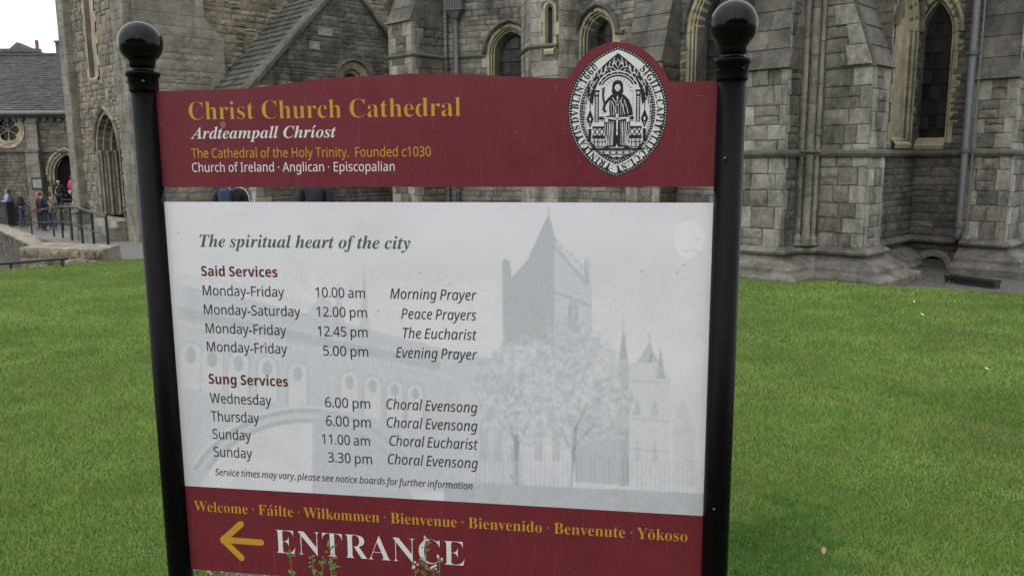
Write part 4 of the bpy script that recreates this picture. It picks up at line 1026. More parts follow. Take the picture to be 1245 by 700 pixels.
d 307 138,-5 93,4 58,30 35,73 28,134 35,194 58,238 93,264 138,273 166,270 189,262 207,249 221,234 224,234 222,253 221,273 221,380 265,380 265,0 230,0 223,36 221,36 207,20 189,7 166,-2|145,32 181,37 204,55 217,84 222,125 222,133 217,177 205,210 182,230 144,237 113,229 91,208 77,175 73,133 77,90 91,58 113,38
e 282 157,-5 121,-1 89,11 63,30 44,57 32,91 28,132 31,173 42,208 60,235 84,256 113,269 146,273 178,269 205,258 227,240 243,216 253,186 257,152 257,126 73,126 79,85 96,56 123,38 159,33 204,37 245,51 245,13 204,-1|74,161 211,161 206,191 195,216 175,232 146,237 117,232 96,217 81,193
f 172 55,0 55,234 8,234 8,255 55,270 55,285 60,330 78,360 105,377 142,383 171,380 194,374 182,339 164,344 142,347 123,343 109,332 101,313 99,286 99,268 166,268 166,234 99,234 99,0
g 307 145,-120 91,-116 49,-103 49,-62 93,-78 148,-84 178,-78 202,-63 217,-39 222,-8 222,3 222,20 223,36 221,36 200,13 172,-1 138,-5 92,4 57,32 35,75 28,134 35,191 57,235 92,264 138,273 163,271 185,263 205,250 222,233 224,233 230,268 265,268 265,-5 258,-55 236,-91 198,-113|145,31 180,36 204,53 217,81 222,123 222,134 217,181 203,212 179,230 144,236 114,229 92,209 78,177 73,133 78,89 91,57 114,38
h 309 43,0 43,380 87,380 87,269 84,231 87,231 102,249 122,262 145,270 171,273 213,267 244,249 262,219 269,175 269,0 225,0 225,172 218,207 198,229 165,236 127,230 103,211 91,180 87,139 87,0
i 129 65,312 55,314 47,320 41,328 39,341 41,353 47,362 55,367 65,369 74,367 83,362 89,353 91,341 89,328 83,320 74,314|43,0 43,268 87,268 87,0
l 129 43,0 43,380 87,380 87,0
m 468 43,0 43,268 78,268 85,232 87,232 102,250 121,263 143,270 166,273 203,268 230,253 248,228 251,228 266,248 287,262 311,270 337,273 376,267 405,250 421,219 427,175 427,0 384,0 384,173 377,208 359,229 329,236 296,230 273,214 261,186 257,148 257,0 213,0 213,173 207,208 189,229 158,236 124,230 102,211 90,181 87,139 87,0
n 309 43,0 43,268 78,268 85,232 87,232 103,250 123,263 147,270 172,273 214,267 244,250 262,219 269,175 269,0 225,0 225,172 218,207 198,229 165,236 127,230 104,211 91,181 87,139 87,0
o 302 151,-5 117,-1 87,11 62,31 44,59 32,93 28,135 36,193 61,237 101,264 152,273 186,269 216,257 241,237 260,210 272,176 275,135 267,75 242,32 202,4|152,32 187,38 211,59 225,92 230,135 225,177 211,209 187,229 151,236 116,229 92,209 78,177 73,135 78,92 92,59 116,38
p 307 43,-120 43,268 79,268 85,232 87,232 100,248 118,261 141,270 170,273 215,264 250,239 272,195 280,135 272,74 250,31 215,4 170,-5 141,-2 118,7 100,19 87,34 84,34 86,13 87,-10 87,-120|163,32 185,35 203,45 217,61 227,82 233,107 235,135 230,176 217,209 194,229 162,236 127,230 104,213 91,184 87,143 87,135 91,91 103,58 126,38
r 207 43,0 43,268 79,268 84,219 86,219 100,240 119,257 141,269 168,273 184,272 199,270 194,230 179,232 165,233 145,230 126,222 110,208 97,190 89,168 87,143 87,0
s 240 110,-5 62,-1 26,12 26,52 65,37 88,32 111,31 140,33 160,41 171,54 175,70 169,88 149,104 109,122 64,142 48,153 36,166 28,182 26,202 32,232 53,255 85,268 126,273 172,268 212,255 197,220 161,232 123,237 99,235 82,228 71,218 68,205 69,194 74,186 96,171 137,154 180,134 196,123 208,110 215,94 217,74 210,40 188,15 154,0
t 181 125,-5 104,-3 86,2 70,12 57,28 49,49 46,78 46,234 8,234 8,255 47,273 64,330 90,330 90,268 168,268 168,234 90,234 90,79 93,58 102,43 115,34 132,31 153,33 170,37 170,3 150,-3
u 309 137,-5 95,1 64,18 46,48 40,93 40,268 84,268 84,96 91,60 110,39 144,32 181,38 205,57 218,87 223,128 223,268 267,268 267,0 231,0 224,36 222,36 207,17 186,5 162,-3
y 255 42,-120 21,-119 6,-116 6,-81 19,-83 35,-84 56,-81 72,-71 85,-56 95,-37 109,-1 1,268 48,268 106,116 119,77 128,43 130,43 140,75 153,116 208,268 255,268 140,-37 123,-71 103,-98 77,-114
· 130 65,203 44,194 35,173 44,151 65,143 86,151 95,173 86,194
''',
'oblique': '''
, 110 30,-59 62,-42 82,-16 88,13 84,39 71,55 53,62 31,53 23,33 30,13 48,5 46,-25 30,-50
C 293 163,-5 110,4 70,32 44,75 36,132 38,164 44,197 53,229 66,259 83,287 105,312 130,333 159,349 192,359 229,362 276,357 316,342 298,305 268,317 229,323 194,318 164,306 139,286 119,261 103,232 92,200 86,166 84,133 89,92 107,61 134,41 171,35 211,39 250,49 250,10 211,-1
E 257 21,0 96,357 277,357 269,318 132,318 109,206 236,206 229,167 101,167 73,40 210,40 202,0
M 421 20,0 96,357 159,357 193,66 195,66 354,357 422,357 348,0 303,0 348,212 361,271 372,314 371,314 199,0 164,0 126,313 124,313 120,286 115,251 108,215 62,0
P 284 21,0 96,357 177,357 226,351 259,331 277,302 284,264 279,227 266,196 244,172 194,147 127,140 95,140 65,0|103,177 134,177 177,182 210,198 231,224 238,263 234,288 221,305 200,315 171,319 133,319
S 252 93,-5 47,-1 10,11 10,55 45,41 68,36 93,34 115,36 135,41 152,50 165,62 174,79 177,100 173,119 163,134 145,149 118,167 84,191 71,204 61,219 55,237 53,259 57,289 69,315 87,335 111,350 139,359 170,362 196,361 219,357 260,341 243,303 210,316 190,321 170,323 142,319 120,307 105,287 100,262 101,248 106,236 123,218 151,199 189,174 203,160 214,145 221,126 224,104 215,56 188,23 146,2
T 251 76,0 143,318 45,318 54,357 295,357 287,318 189,318 121,0
a 284 97,-5 67,1 44,18 29,47 24,87 26,123 34,158 45,190 61,217 80,240 103,258 128,269 156,273 179,270 199,259 213,244 223,227 226,227 242,268 275,268 218,0 183,0 190,50 188,50 169,29 148,11 123,-1|111,32 129,35 147,45 164,61 179,82 192,106 202,133 207,160 208,183 205,204 195,221 180,232 160,236 141,233 124,224 109,209 95,190 84,168 76,142 71,114 69,86 72,62 80,45 93,35
b 290 135,-5 110,-2 91,9 76,24 66,41 64,41 47,0 14,0 95,380 139,380 120,290 112,257 105,230 101,218 103,218 122,239 142,256 165,268 192,273 221,267 245,250 260,221 265,182 263,146 256,112 245,80 230,52 211,28 189,10 163,-1|131,32 150,35 168,44 183,59 196,79 206,101 214,127 218,154 220,182 215,212 201,230 178,236 161,233 144,224 127,209 112,190 99,168 89,142 82,114 80,86 83,64 93,47 108,35
c 227 124,-5 83,1 52,20 31,51 24,95 26,130 34,163 46,194 62,220 82,242 106,259 134,269 164,273 199,270 231,260 218,224 194,232 165,236 138,231 115,217 95,194 81,166 72,132 69,96 73,68 85,48 103,36 128,32 161,37 193,48 193,11 161,-1
d 290 97,-5 67,1 44,18 29,47 24,87 26,123 33,157 44,188 59,216 78,240 101,258 127,269 156,273 180,269 199,259 213,244 223,227 226,227 231,259 237,293 255,380 299,380 218,0 182,0 188,50 186,50 167,29 146,11 123,-1|112,32 128,35 145,44 161,58 177,77 190,100 200,125 206,153 209,182 206,204 197,221 181,232 159,236 139,233 122,223 107,208 94,189 83,166 76,141 71,113 69,86 74,56 88,38
e 250 121,-5 80,2 49,22 30,54 24,96 26,128 33,159 45,189 60,216 79,239 102,258 129,269 158,273 191,269 215,257 230,237 235,211 230,186 218,163 197,144 168,129 128,119 78,116 70,116 69,107 69,98 72,70 84,49 102,36 129,32 165,37 202,52 202,15 165,1 145,-4|76,152 80,152 135,157 158,164 176,174 188,189 192,207 189,219 183,228 172,234 156,237 132,231 109,214 90,187
f 159 -24,-120 -42,-119 -56,-115 -56,-78 -43,-82 -28,-84 -12,-80 0,-69 9,-51 16,-27 71,235 25,235 28,253 78,270 84,294 92,324 103,347 116,364 133,375 152,380 175,383 200,380 222,373 210,340 195,344 177,347 159,344 146,336 136,320 128,294 122,268 179,268 173,235 115,235 59,-32 48,-68 31,-97 8,-114
g 290 93,-120 48,-115 13,-103 13,-62 48,-77 70,-82 92,-84 120,-80 143,-69 160,-49 171,-19 175,1 182,28 188,50 186,50 167,29 147,11 123,-1 97,-5 68,1 44,18 29,47 24,87 26,122 33,157 44,188 59,216 78,240 101,258 127,269 156,273 180,270 199,259 213,244 224,227 226,227 242,268 275,268 215,-16 198,-64 172,-96 137,-114|112,32 129,35 146,44 162,59 177,78 190,100 200,126 206,154 208,182 205,204 197,221 182,232 159,236 140,233 123,223 107,208 94,189 83,166 76,141 71,113 69,86 74,56 88,38
h 290 14,0 95,380 139,380 117,282 110,250 101,218 104,218 126,243 156,264 174,270 194,273 222,268 243,255 257,234 262,204 260,185 256,163 221,0 177,0 213,168 217,201 215,216 209,227 198,234 182,236 164,233 145,224 126,209 109,186 94,155 83,116 58,0
i 129 107,312 97,314 89,319 84,326 83,336 84,348 90,359 100,366 112,368 129,362 135,346 133,332 126,321 117,315|14,0 71,268 115,268 58,0
l 129 14,0 95,380 139,380 58,0
m 438 14,0 71,268 107,268 102,219 104,219 125,244 154,265 171,271 190,273 214,269 233,257 245,238 251,214 252,214 276,242 307,264 325,271 345,273 372,269 393,256 405,235 410,207 408,185 404,163 370,0 325,0 361,168 365,188 366,203 363,217 357,227 347,234 332,236 315,233 297,224 280,209 263,187 249,158 239,121 214,0 170,0 205,168 210,201 208,216 202,227 192,234 177,236 160,233 143,224 125,209 108,186 94,155 83,116 58,0
n 290 12,-2 70,270 109,270 103,220 126,245 156,266 174,272 194,275 223,270 245,257 258,235 263,207 261,184 258,163 222,-2 175,-2 211,169 215,188 216,203 212,220 201,231 182,235 165,232 146,223 128,207 110,185 95,155 84,115 59,-2
o 282 124,-4 82,3 51,24 31,56 24,99 26,130 33,161 43,190 58,216 77,239 100,256 127,268 158,272 200,265 232,244 251,211 258,168 256,138 250,107 239,78 224,52 205,29 183,11 155,0|127,33 149,37 170,49 188,70 201,98 210,132 213,173 208,202 201,215 191,226 176,233 159,235 133,230 111,216 93,194 80,166 71,133 69,98 72,70 84,50 102,37
p 290 -11,-120 71,268 107,268 101,218 103,218 122,239 143,256 166,268 193,273 222,267 245,250 260,221 265,181 263,145 256,111 245,79 230,51 211,28 189,10 163,-1 135,-5 110,-2 91,9 76,24 66,41 64,41 61,19 57,-5 33,-120|131,32 150,35 168,44 183,59 196,79 206,101 214,127 218,154 220,182 215,212 201,230 178,236 161,233 144,224 127,209 112,191 99,168 89,143 82,115 80,86 83,64 93,47 108,35
r 199 14,0 71,268 107,268 102,219 104,219 126,245 152,265 168,271 186,273 200,272 215,270 205,230 180,233 156,229 135,217 117,198 103,175 91,149 84,123 58,0
s 216 78,-5 35,0 3,12 3,53 35,38 55,33 76,31 102,34 121,43 133,56 137,73 134,86 127,97 92,122 67,138 49,155 38,174 34,197 40,228 59,252 88,268 125,273 149,272 170,267 206,255 192,220 163,231 146,235 125,236 106,233 91,226 81,214 78,200 80,187 87,177 100,166 122,153 146,138 165,122 177,103 182,78 174,42 153,16 120,0
t 166 93,-5 68,-2 47,8 33,26 29,54 30,70 33,89 64,235 22,235 26,255 71,274 102,329 128,329 115,268 182,268 175,235 108,235 77,89 74,74 73,59 74,48 79,39 87,33 99,31 117,33 135,38 135,4 116,-2
u 290 95,-5 67,-1 46,12 32,33 28,62 29,83 33,105 68,268 113,268 77,100 72,66 74,52 80,41 91,34 107,32 125,34 144,44 163,59 181,82 196,113 207,153 232,268 275,268 218,0 182,0 188,50 185,50 163,25 133,4 115,-3
v 233 55,0 24,268 68,268 83,119 86,89 88,56 89,34 90,34 103,62 118,94 132,121 211,268 258,268 113,0
y 233 -13,-120 -32,-119 -47,-115 -47,-80 -32,-83 -15,-84 4,-81 20,-72 33,-56 47,-35 65,-4 24,268 68,268 86,136 89,100 91,64 92,36 94,36 104,60 119,93 133,121 211,268 258,268 88,-45 67,-78 45,-101 20,-115
''',
'heavy': '''
S 275 124,-5 71,0 23,16 23,87 76,67 103,60 130,58 154,60 170,68 179,80 182,96 177,114 162,128 112,154 85,168 57,189 45,202 36,219 29,238 27,261 35,303 60,335 98,355 148,362 175,360 201,356 254,337 230,278 186,294 146,299 127,296 113,289 104,278 101,263 105,246 118,233 169,206 215,179 232,164 245,146 253,125 256,99 247,56 221,23 180,2
a 302 106,-5 72,0 45,16 27,43 21,82 29,119 52,146 90,162 143,169 191,170 191,182 188,201 179,214 166,221 148,224 109,218 71,204 47,254 70,264 95,272 123,277 151,279 200,273 235,255 257,225 265,182 265,0 213,0 198,37 196,37 178,18 159,5 136,-3|134,50 156,53 174,64 186,81 191,104 191,127 162,126 131,122 112,113 101,99 98,81 100,66 108,57 119,51
c 257 150,-5 96,3 56,29 31,72 23,135 27,180 40,217 60,244 87,263 119,274 157,278 183,277 205,273 242,260 220,202 187,214 157,218 124,209 105,181 99,136 102,100 114,75 132,60 157,56 179,57 198,62 233,79 233,16 216,6 197,0
d 316 126,-5 84,4 51,31 30,75 23,136 30,198 52,242 85,269 128,278 154,275 176,267 193,254 206,238 209,238 205,261 203,293 203,380 278,380 278,0 221,0 206,36 203,36 190,20 174,7 152,-2|152,55 178,59 195,73 204,96 208,128 208,136 205,171 196,197 178,212 151,218 129,212 112,196 102,170 98,135 102,100 112,75 129,60
e 296 163,-5 124,-1 90,10 62,29 41,57 27,91 23,135 27,178 39,214 58,242 84,262 115,274 152,278 202,270 241,246 266,207 274,154 274,118 98,118 103,90 117,69 138,55 166,51 214,56 259,72 259,15 216,0|100,168 204,168 201,190 191,209 175,221 152,225 132,222 116,211 105,193
g 316 141,-120 87,-117 39,-104 39,-45 91,-60 146,-66 177,-59 197,-38 203,-4 203,2 204,20 205,36 203,36 188,17 170,5 149,-3 126,-5 82,4 50,32 29,77 23,136 30,196 51,241 84,269 128,278 159,274 185,260 207,238 209,238 215,273 278,273 278,-1 269,-52 243,-90 200,-112|152,54 177,58 194,70 205,92 208,127 208,136 205,173 195,199 177,213 151,218 122,208 104,181 99,135 104,90 122,63
i 153 77,307 61,309 48,315 39,326 36,344 39,361 48,372 61,378 77,380 92,378 105,372 114,361 117,344 114,326 105,315 92,309|39,0 39,273 114,273 114,0
n 329 39,0 39,273 96,273 106,238 110,238 125,256 146,269 169,276 194,278 234,272 265,254 284,223 291,178 291,0 217,0 217,160 214,185 206,204 192,215 173,219 144,213 126,195 117,167 114,128 114,0
r 227 39,0 39,273 96,273 107,227 110,227 124,247 143,263 166,274 192,278 205,278 217,276 211,206 201,208 189,209 170,207 153,202 137,193 124,180 116,162 114,139 114,0
s 249 113,-5 64,-1 23,11 23,73 71,56 116,50 134,51 147,56 154,64 156,73 152,86 136,98 97,116 55,138 41,150 31,164 25,181 23,202 30,235 52,259 86,273 131,278 179,273 227,257 204,203 166,217 130,223 105,219 97,205 101,193 117,182 154,166 194,146 209,135 220,121 227,103 230,81 222,44 200,17 164,1
u 329 135,-5 95,1 64,19 44,50 38,95 38,273 112,273 112,114 115,88 123,70 136,58 156,55 185,60 203,78 212,106 215,145 215,273 290,273 290,0 233,0 223,35 219,35 203,17 183,5 159,-3
v 284 104,0 0,273 78,273 131,118 138,89 141,62 143,62 147,89 154,118 207,273 285,273 181,0
''',
}
# ------------------------------------------------------------------ lettering: outlines of the letters, laid out and pressed onto the panel
def dedupe(c):
    r = []
    for p in c:
        if not r or math.hypot(p[0] - r[-1][0], p[1] - r[-1][1]) > 2.5: r.append(p)
    return r
def load_glyphs():
    G = {}
    for st, txt in GLYPHS.items():
        g = {}
        for ln in txt.strip('\n').split('\n'):
            if not ln: continue
            ch = ln[0]; a, rest = ln[2:].split(' ', 1)
            g[ch] = (int(a), [dedupe([tuple(map(int, p.split(','))) for p in c.split(' ')]) for c in rest.split('|') if c])
        G[st] = g
    return G
GL = load_glyphs()
def glyph(st, ch):
    base = {'í': 'i', 'á': 'a', 'ō': 'o'}.get(ch, ch)
    g = GL[st].get(base) or GL['sans'].get(base) or GL['serif'].get(base)
    if g is None: return (0, [])
    a, cs = g
    if ch == 'í':
        cs = sorted(cs, key=lambda c: -max(p[1] for p in c))[1:]
        top = max(p[1] for c in cs for p in c); xm = sum(p[0] for p in cs[0]) / len(cs[0]) + 12
        cs = cs + [[(xm - 12, top + 22), (xm + 12, top + 22), (xm + 100, top + 108), (xm + 48, top + 132)]]
    if ch == 'á':
        cs = cs + [[(a * .38, 255), (a * .48, 255), (a * .86, 345), (a * .62, 366)]]
    if ch == 'ō':
        cs = cs + [[(a * .18, 275), (a * .82, 275), (a * .82, 305), (a * .18, 305)]]
    return a, cs
def fatten(cs, w):
    """moves every outline outwards by w (inwards when negative), holes the other way"""
    if not w: return cs
    out = []
    for i, c in enumerate(cs):
        a = sum(c[k - 1][0] * c[k][1] - c[k][0] * c[k - 1][1] for k in range(len(c)))
        x, y = c[0]; dep = 0
        for j, o in enumerate(cs):
            if j == i: continue
            ins = False
            for k in range(len(o)):
                (x0, y0), (x1, y1) = o[k - 1], o[k]
                if (y0 > y) != (y1 > y) and x < (x1 - x0) * (y - y0) / (y1 - y0) + x0: ins = not ins
            dep += ins
        ccw = (dep % 2 == 0)
        if (a > 0) != ccw: c = c[::-1]
        n = len(c); r = []
        for k in range(n):
            p0, p1, p2 = Vector(c[k - 1]), Vector(c[k]), Vector(c[(k + 1) % n])
            d0, d1 = (p1 - p0), (p2 - p1)
            if d0.length < 1e-6 or d1.length < 1e-6: r.append(tuple(p1)); continue
            d0.normalize(); d1.normalize()
            m_ = Vector((d0.y + d1.y, -d0.x - d1.x))
            if m_.length < .2: m_ = Vector((d0.y, -d0.x))
            m_.normalize(); r.append(tuple(p1 + m_ * w / max(.55, m_.dot(Vector((d0.y, -d0.x))))))
        out.append(r)
    return out
def text2d(st, s, weight=0.0, space=125, track=0):
    """flat letter shapes in font units: vertices, faces, width"""
    c = bpy.data.curves.new("t", 'CURVE'); c.dimensions = '2D'; c.fill_mode = 'BOTH'
    x = 0; ext = [1e9, -1e9]
    for ch in s:
        if ch == ' ': x += space; continue
        if ch == '\u2009': x += space * .5; continue
        a, cs = glyph(st, ch)
        for pts in fatten(cs, weight):
            sp = c.splines.new('POLY'); sp.points.add(len(pts) - 1)
            for p, (u, v) in zip(sp.points, pts): p.co = (x + u, v, 0, 1); ext = [min(ext[0], x + u), max(ext[1], x + u)]
            sp.use_cyclic_u = True
        x += a + track
    o = bpy.data.objects.new("t", c); COL.objects.link(o)
    dg = bpy.context.evaluated_depsgraph_get()
    me = bpy.data.meshes.new_from_object(o.evaluated_get(dg))
    vs = [tuple(v.co) for v in me.vertices]; fs = [tuple(p.vertices) for p in me.polygons]
    bpy.data.objects.remove(o); bpy.data.curves.remove(c); bpy.data.meshes.remove(me)
    return vs, fs, ext

# ------------------------------------------------------------------ the notice board
BA = -0.1502; SW = 1.5
SG = Wall((-0.9734, 2.2502), d=(math.cos(BA), math.sin(BA)), L=SW)
def sp(px, py): return SG.hit(px, py)
red = plain("red_panel_paint", (.175, .020, .036), .42, var=.06, vs=30, spec=.4)
m, nt, b = nmat("red_panel_enamel")
p = pos_vec(nt)
f = rng_map(nt, noise_tex(nt, pos_vec(nt, (1, 1, .35)), 9, 6, .75), .35, .65, .90, 1.10)
c = mixc(nt, 1.0, (.175, .021, .033), f, 'MULTIPLY')
sc_ = rng_map(nt, noise_tex(nt, pos_vec(nt, (160, 160, 8)), 1, 3, .6), .64, .76, 0, .16)
c = mixc(nt, sc_, c, (.4, .3, .3))
nt.links.new(c, b.inputs["Base Color"])
nt.links.new(rng_map(nt, noise_tex(nt, p, 14, 5, .7), .3, .7, .34, .52), b.inputs["Roughness"])
b.inputs["Specular IOR Level"].default_value = .45
red = m
gold = plain("gold_lettering", (.60, .33, .035), .45, var=.05)
white_l = plain("white_lettering", (.80, .78, .79), .45, var=.04)
dark_l = plain("dark_lettering", (.030, .032, .038), .45)
grey_l = plain("grey_green_lettering", (.085, .115, .115), .45)
crim_l = plain("crimson_lettering", (.16, .012, .03), .45)
paper = plain("seal_white", (.80, .80, .79), .5)
ink = plain("seal_black", (.012, .012, .014), .5)
blk = plain("black_gloss_paint", (.003, .003, .0034), .08, spec=.22, coat=.0, bd=.0006, vs=9)
blk.node_tree.nodes["Principled BSDF"].inputs["Coat Roughness"].default_value = .08
blk2 = plain("black_satin_paint", (.003, .003, .0033), .36, spec=.10, bd=.0008, vs=14)
alu = plain("sheet_edge", (.35, .12, .13), .5)

sign = empty("notice_board", (SG.P(SW / 2, 0).x, SG.P(SW / 2, 0).y, 0), "red and white cathedral notice board between two black posts with ball finials, showing service times", "notice board")

def post(px_bot, uc, ytop_collar, ycol_bot, yball, seed):
    z1 = SG.hit(px_bot, ytop_collar)[1]; z0 = SG.hit(px_bot, ycol_bot)[1]; zb = SG.hit(px_bot, yball)[1]
    q = SG.P(uc, 0)
    r = .0348
    n = 40
    P_ = MB().lathe([(r, -.35), (r, z0)], (q.x, q.y, 0), n).build('post', blk2, sign, True)
    MB().lathe([(r + .0005, z0 - .006), (r + .003, z0 - .002), (r + .0035, z0 + .002), (r + .0045, z1 - .016), (r + .009, z1 - .011), (r + .0105, z1 - .004), (r + .0095, z1), (.02, z1 + .001)], (q.x, q.y, 0), n).build('collar', blk2, P_, True)
    rb = .0575
    prof = [(.028, z1 + .0012), (.030, z1 + .003), (.029, z1 + .007), (.0285, z1 + .009), (.032, z1 + .011), (.0345, z1 + .022), (.0352, z1 + .030), (.037, z1 + .034)]
    a0 = -math.acos(min(1, .037 / rb))
    for i in range(1, 27):
        a = a0 + (math.pi / 2 - a0) * i / 26
        prof.append((max(.0006, rb * math.cos(a)), zb + rb * math.sin(a)))
    MB().lathe(prof, (q.x, q.y, 0), n).build('ball_finial', blk, P_, True)
    for du, zz in ((.022, z0 + .022), (-.034, z0 + .02)):
        c = SG.P(uc + du, zz, math.sqrt(max(0, (r + .006) ** 2 - du * du)))
        MB().lathe([(.0035, -.002), (.0035, .0015), (.001, .003)], c, 8).build('screw', M['iron'] if seed else M['pipe'], P_)
    return P_
PL_ = post(172, -.0343, 88, 110, 53, 0)
PR_ = post(893, SW + .0343, 72, 96, 30, 1)
for px, py in ((881, 192), (868, 618)):
    u, z = SG.hit(px, py, .033)
    MB().lathe([(.003, -.002), (.003, .001), (.001, .002)], SG.P(u, z, .0340), 8).build('screw', M['lead'], PR_)

# header panel, traced outline given its real thickness
top = [(190, 111), (220, 110.4), (250, 109.2), (285, 108.4), (314, 106.5), (335, 104), (353, 101.5), (380, 98), (409, 95), (440, 92.8), (476, 91), (505, 90.2), (533, 90), (555, 90), (570, 90.5), (617, 93), (655, 94.6), (690, 95.6),
       (693.5, 91), (698.6, 83), (704, 74), (711, 66.5), (719, 60.5), (728.6, 55.7), (738, 52.6), (748.6, 51.2), (759, 51.6), (768.6, 53.7), (777, 57.3), (785.7, 62.9), (794.5, 70.6), (802.9, 80), (808, 87.5), (811.4, 94), (814.3, 100.4), (873, 98.4)]
tp = [sp(*q) for q in top]; tp[0] = (0, tp[0][1]); tp[-1] = (SW, tp[-1][1])
zh0 = (sp(197, 227.3)[1] + sp(868, 227.2)[1]) / 2
def panel(name, outline, th, mat, parent, off=0.0):
    n = len(outline)
    f = [Vector((p[0], p[1], 0)) for p in outline]
    tr = tessellate_polygon([f])
    vs = [SG.P(p[0], p[1], off) for p in outline] + [SG.P(p[0], p[1], off - th) for p in outline]
    fs = []
    for t in tr:
        a, b_, c_ = [f[i] for i in t]
        s_ = (b_ - a).cross(c_ - a).z
        t = tuple(t) if s_ > 0 else tuple(reversed(t))
        fs.append(t); fs.append(tuple(n + i for i in reversed(t)))
    ar = area(outline)
    for k in range(n):
        l = (k + 1) % n
        fs.append((k, n + k, n + l, l) if ar > 0 else (k, l, n + l, n + k))
    return part(name, vs, fs, mat, parent)
header = panel('header_panel', [(0, zh0), (SW, zh0)] + list(reversed(tp)), .02, red, sign)
zw1 = (sp(199, 246)[1] + sp(867, 246)[1]) / 2
zw0 = (sp(225, 590)[1] + sp(855, 627)[1]) / 2
zf0 = sp(234, 691.5)[1]

# ---- the pale picture printed on the service panel, kept as colour in the sheet
NU, NZ = 640, 340
uu = np.linspace(0, SW, NU); zz = np.linspace(zw0, zw1, NZ)
UU, ZZ = np.meshgrid(uu, zz)
X = SG.a.x + SG.d.x * UU; Y = SG.a.y + SG.d.y * UU; Zr = ZZ - EYE.z
wq = X * FW.x + Y * FW.y + Zr * FW.z
PX = 622.5 + FPX * (X * RT.x + Y * RT.y + Zr * RT.z) / wq
PY = 350 - FPX * (X * UP.x + Y * UP.y + Zr * UP.z) / wq
def vnoise(x, y, s, seed=0):
    x = x / s + seed * 17.3; y = y / s + seed * 7.7
    xi = np.floor(x).astype(int); yi = np.floor(y).astype(int); fx = x - xi; fy = y - yi
    h = lambda a, b: (np.sin(a * 127.1 + b * 311.7 + seed) * 43758.5453) % 1.0
    fx = fx * fx * (3 - 2 * fx); fy = fy * fy * (3 - 2 * fy)
    return (h(xi, yi) * (1 - fx) + h(xi + 1, yi) * fx) * (1 - fy) + (h(xi, yi + 1) * (1 - fx) + h(xi + 1, yi + 1) * fx) * fy
def inside(poly):
    r = np.zeros(PX.shape, bool); n = len(poly)
    for i in range(n):
        x0, y0 = poly[i - 1]; x1, y1 = poly[i]
        if y0 == y1: continue
        c = ((PY > min(y0, y1)) & (PY <= max(y0, y1))) & (PX < (x1 - x0) * (PY - y0) / (y1 - y0) + x0)
        r ^= c
    return r
def line(x0, y0, x1, y1, w):
    L2 = (x1 - x0) ** 2 + (y1 - y0) ** 2
    t = np.clip(((PX - x0) * (x1 - x0) + (PY - y0) * (y1 - y0)) / L2, 0, 1)
    d = np.hypot(PX - x0 - t * (x1 - x0), PY - y0 - t * (y1 - y0))
    return np.clip((w + .7 - d) / 1.0, 0, 1)
T = np.full(PX.shape, .0)                     # 0 = paper, 1 = darkest print
cl = vnoise(PX, PY * 1.6, 90, 3) * .5 + vnoise(PX, PY * 1.6, 40, 4) * .3 + vnoise(PX, PY, 18, 5) * .2
T += .08 + .24 * (cl - .5)
T += .10 * np.clip((PY - 430) / 150, 0, 1)
def lay(poly, t, a=1.0):
    m_ = inside(poly); T[m_] = T[m_] * (1 - a) + t * a
# left: the covered bridge with its arch and row of windows
lay([(214, 345), (300, 362), (540, 424), (620, 440), (640, 600), (214, 590)], .36, .8)
lay([(214, 372), (535, 440), (535, 450), (214, 384)], .50, .8)
lay([(214, 388), (535, 453), (535, 457), (214, 393)], .16, .8)
for q in range(58): T += .16 * line(216 + q * 5.5, 386 + q * 1.16, 218 + q * 5.5, 391 + q * 1.16, 1.0)
for q in range(7): T += .07 * line(225, 350 + q * 3.2, 395 + q * 18, 388 + q * 6, .6)
lay([(214, 345), (300, 358), (400, 385), (400, 375), (300, 345), (214, 330)], .20, .7)
for i, x in enumerate([232, 258, 290, 325, 362, 425, 453, 480, 505]):
    y = 430 + (x - 232) * .17; w_ = 13 - i * .5
    m_ = (((PX - x) / w_) ** 2 + (np.clip(y - PY, 0, 99) / w_) ** 2 < 1) & (PY < y + 42); T[m_] = .20
    m_ = (((PX - x) / (w_ * .5)) ** 2 + ((PY - y - 2) / (w_ * .8)) ** 2 < 1) & (PY < y + 30); T[m_] = .50
    r_ = np.hypot((PX - x), np.clip(y - PY, -60, 99) * (PY < y)); T += np.where((abs(r_ - w_ - 1.5) < 1.2) & (PY < y + 40), .12, 0)
d_ = np.hypot((PX - 370) / 1.0, (PY - 640) / .92)
for r0, t_ in ((160, .20), (156, .52), (150, .30), (143, .50)):
    m_ = (d_ < r0) & (d_ > r0 - 6) & (PY < 570) & (PX < 520); T[m_] = t_
m_ = (d_ < 137) & (PX < 520); T[m_] = .10 + .14 * vnoise(PX, PY, 22, 9)[m_]
m_ = (d_ < 137) & (PX > 380) & (PX < 520); T[m_] = .40
lay([(380, 500), (440, 500), (540, 560), (560, 590), (380, 590)], .38, .6)
for px, py, h_, w_ in ((392, 360, 40, 6), (412, 352, 55, 9), (443, 332, 78, 7)):
    lay([(px - w_, py + h_), (px, py - 12), (px + w_, py + h_)], .40, .7)
lay([(360, 398), (392, 355), (430, 405)], .33, .7)
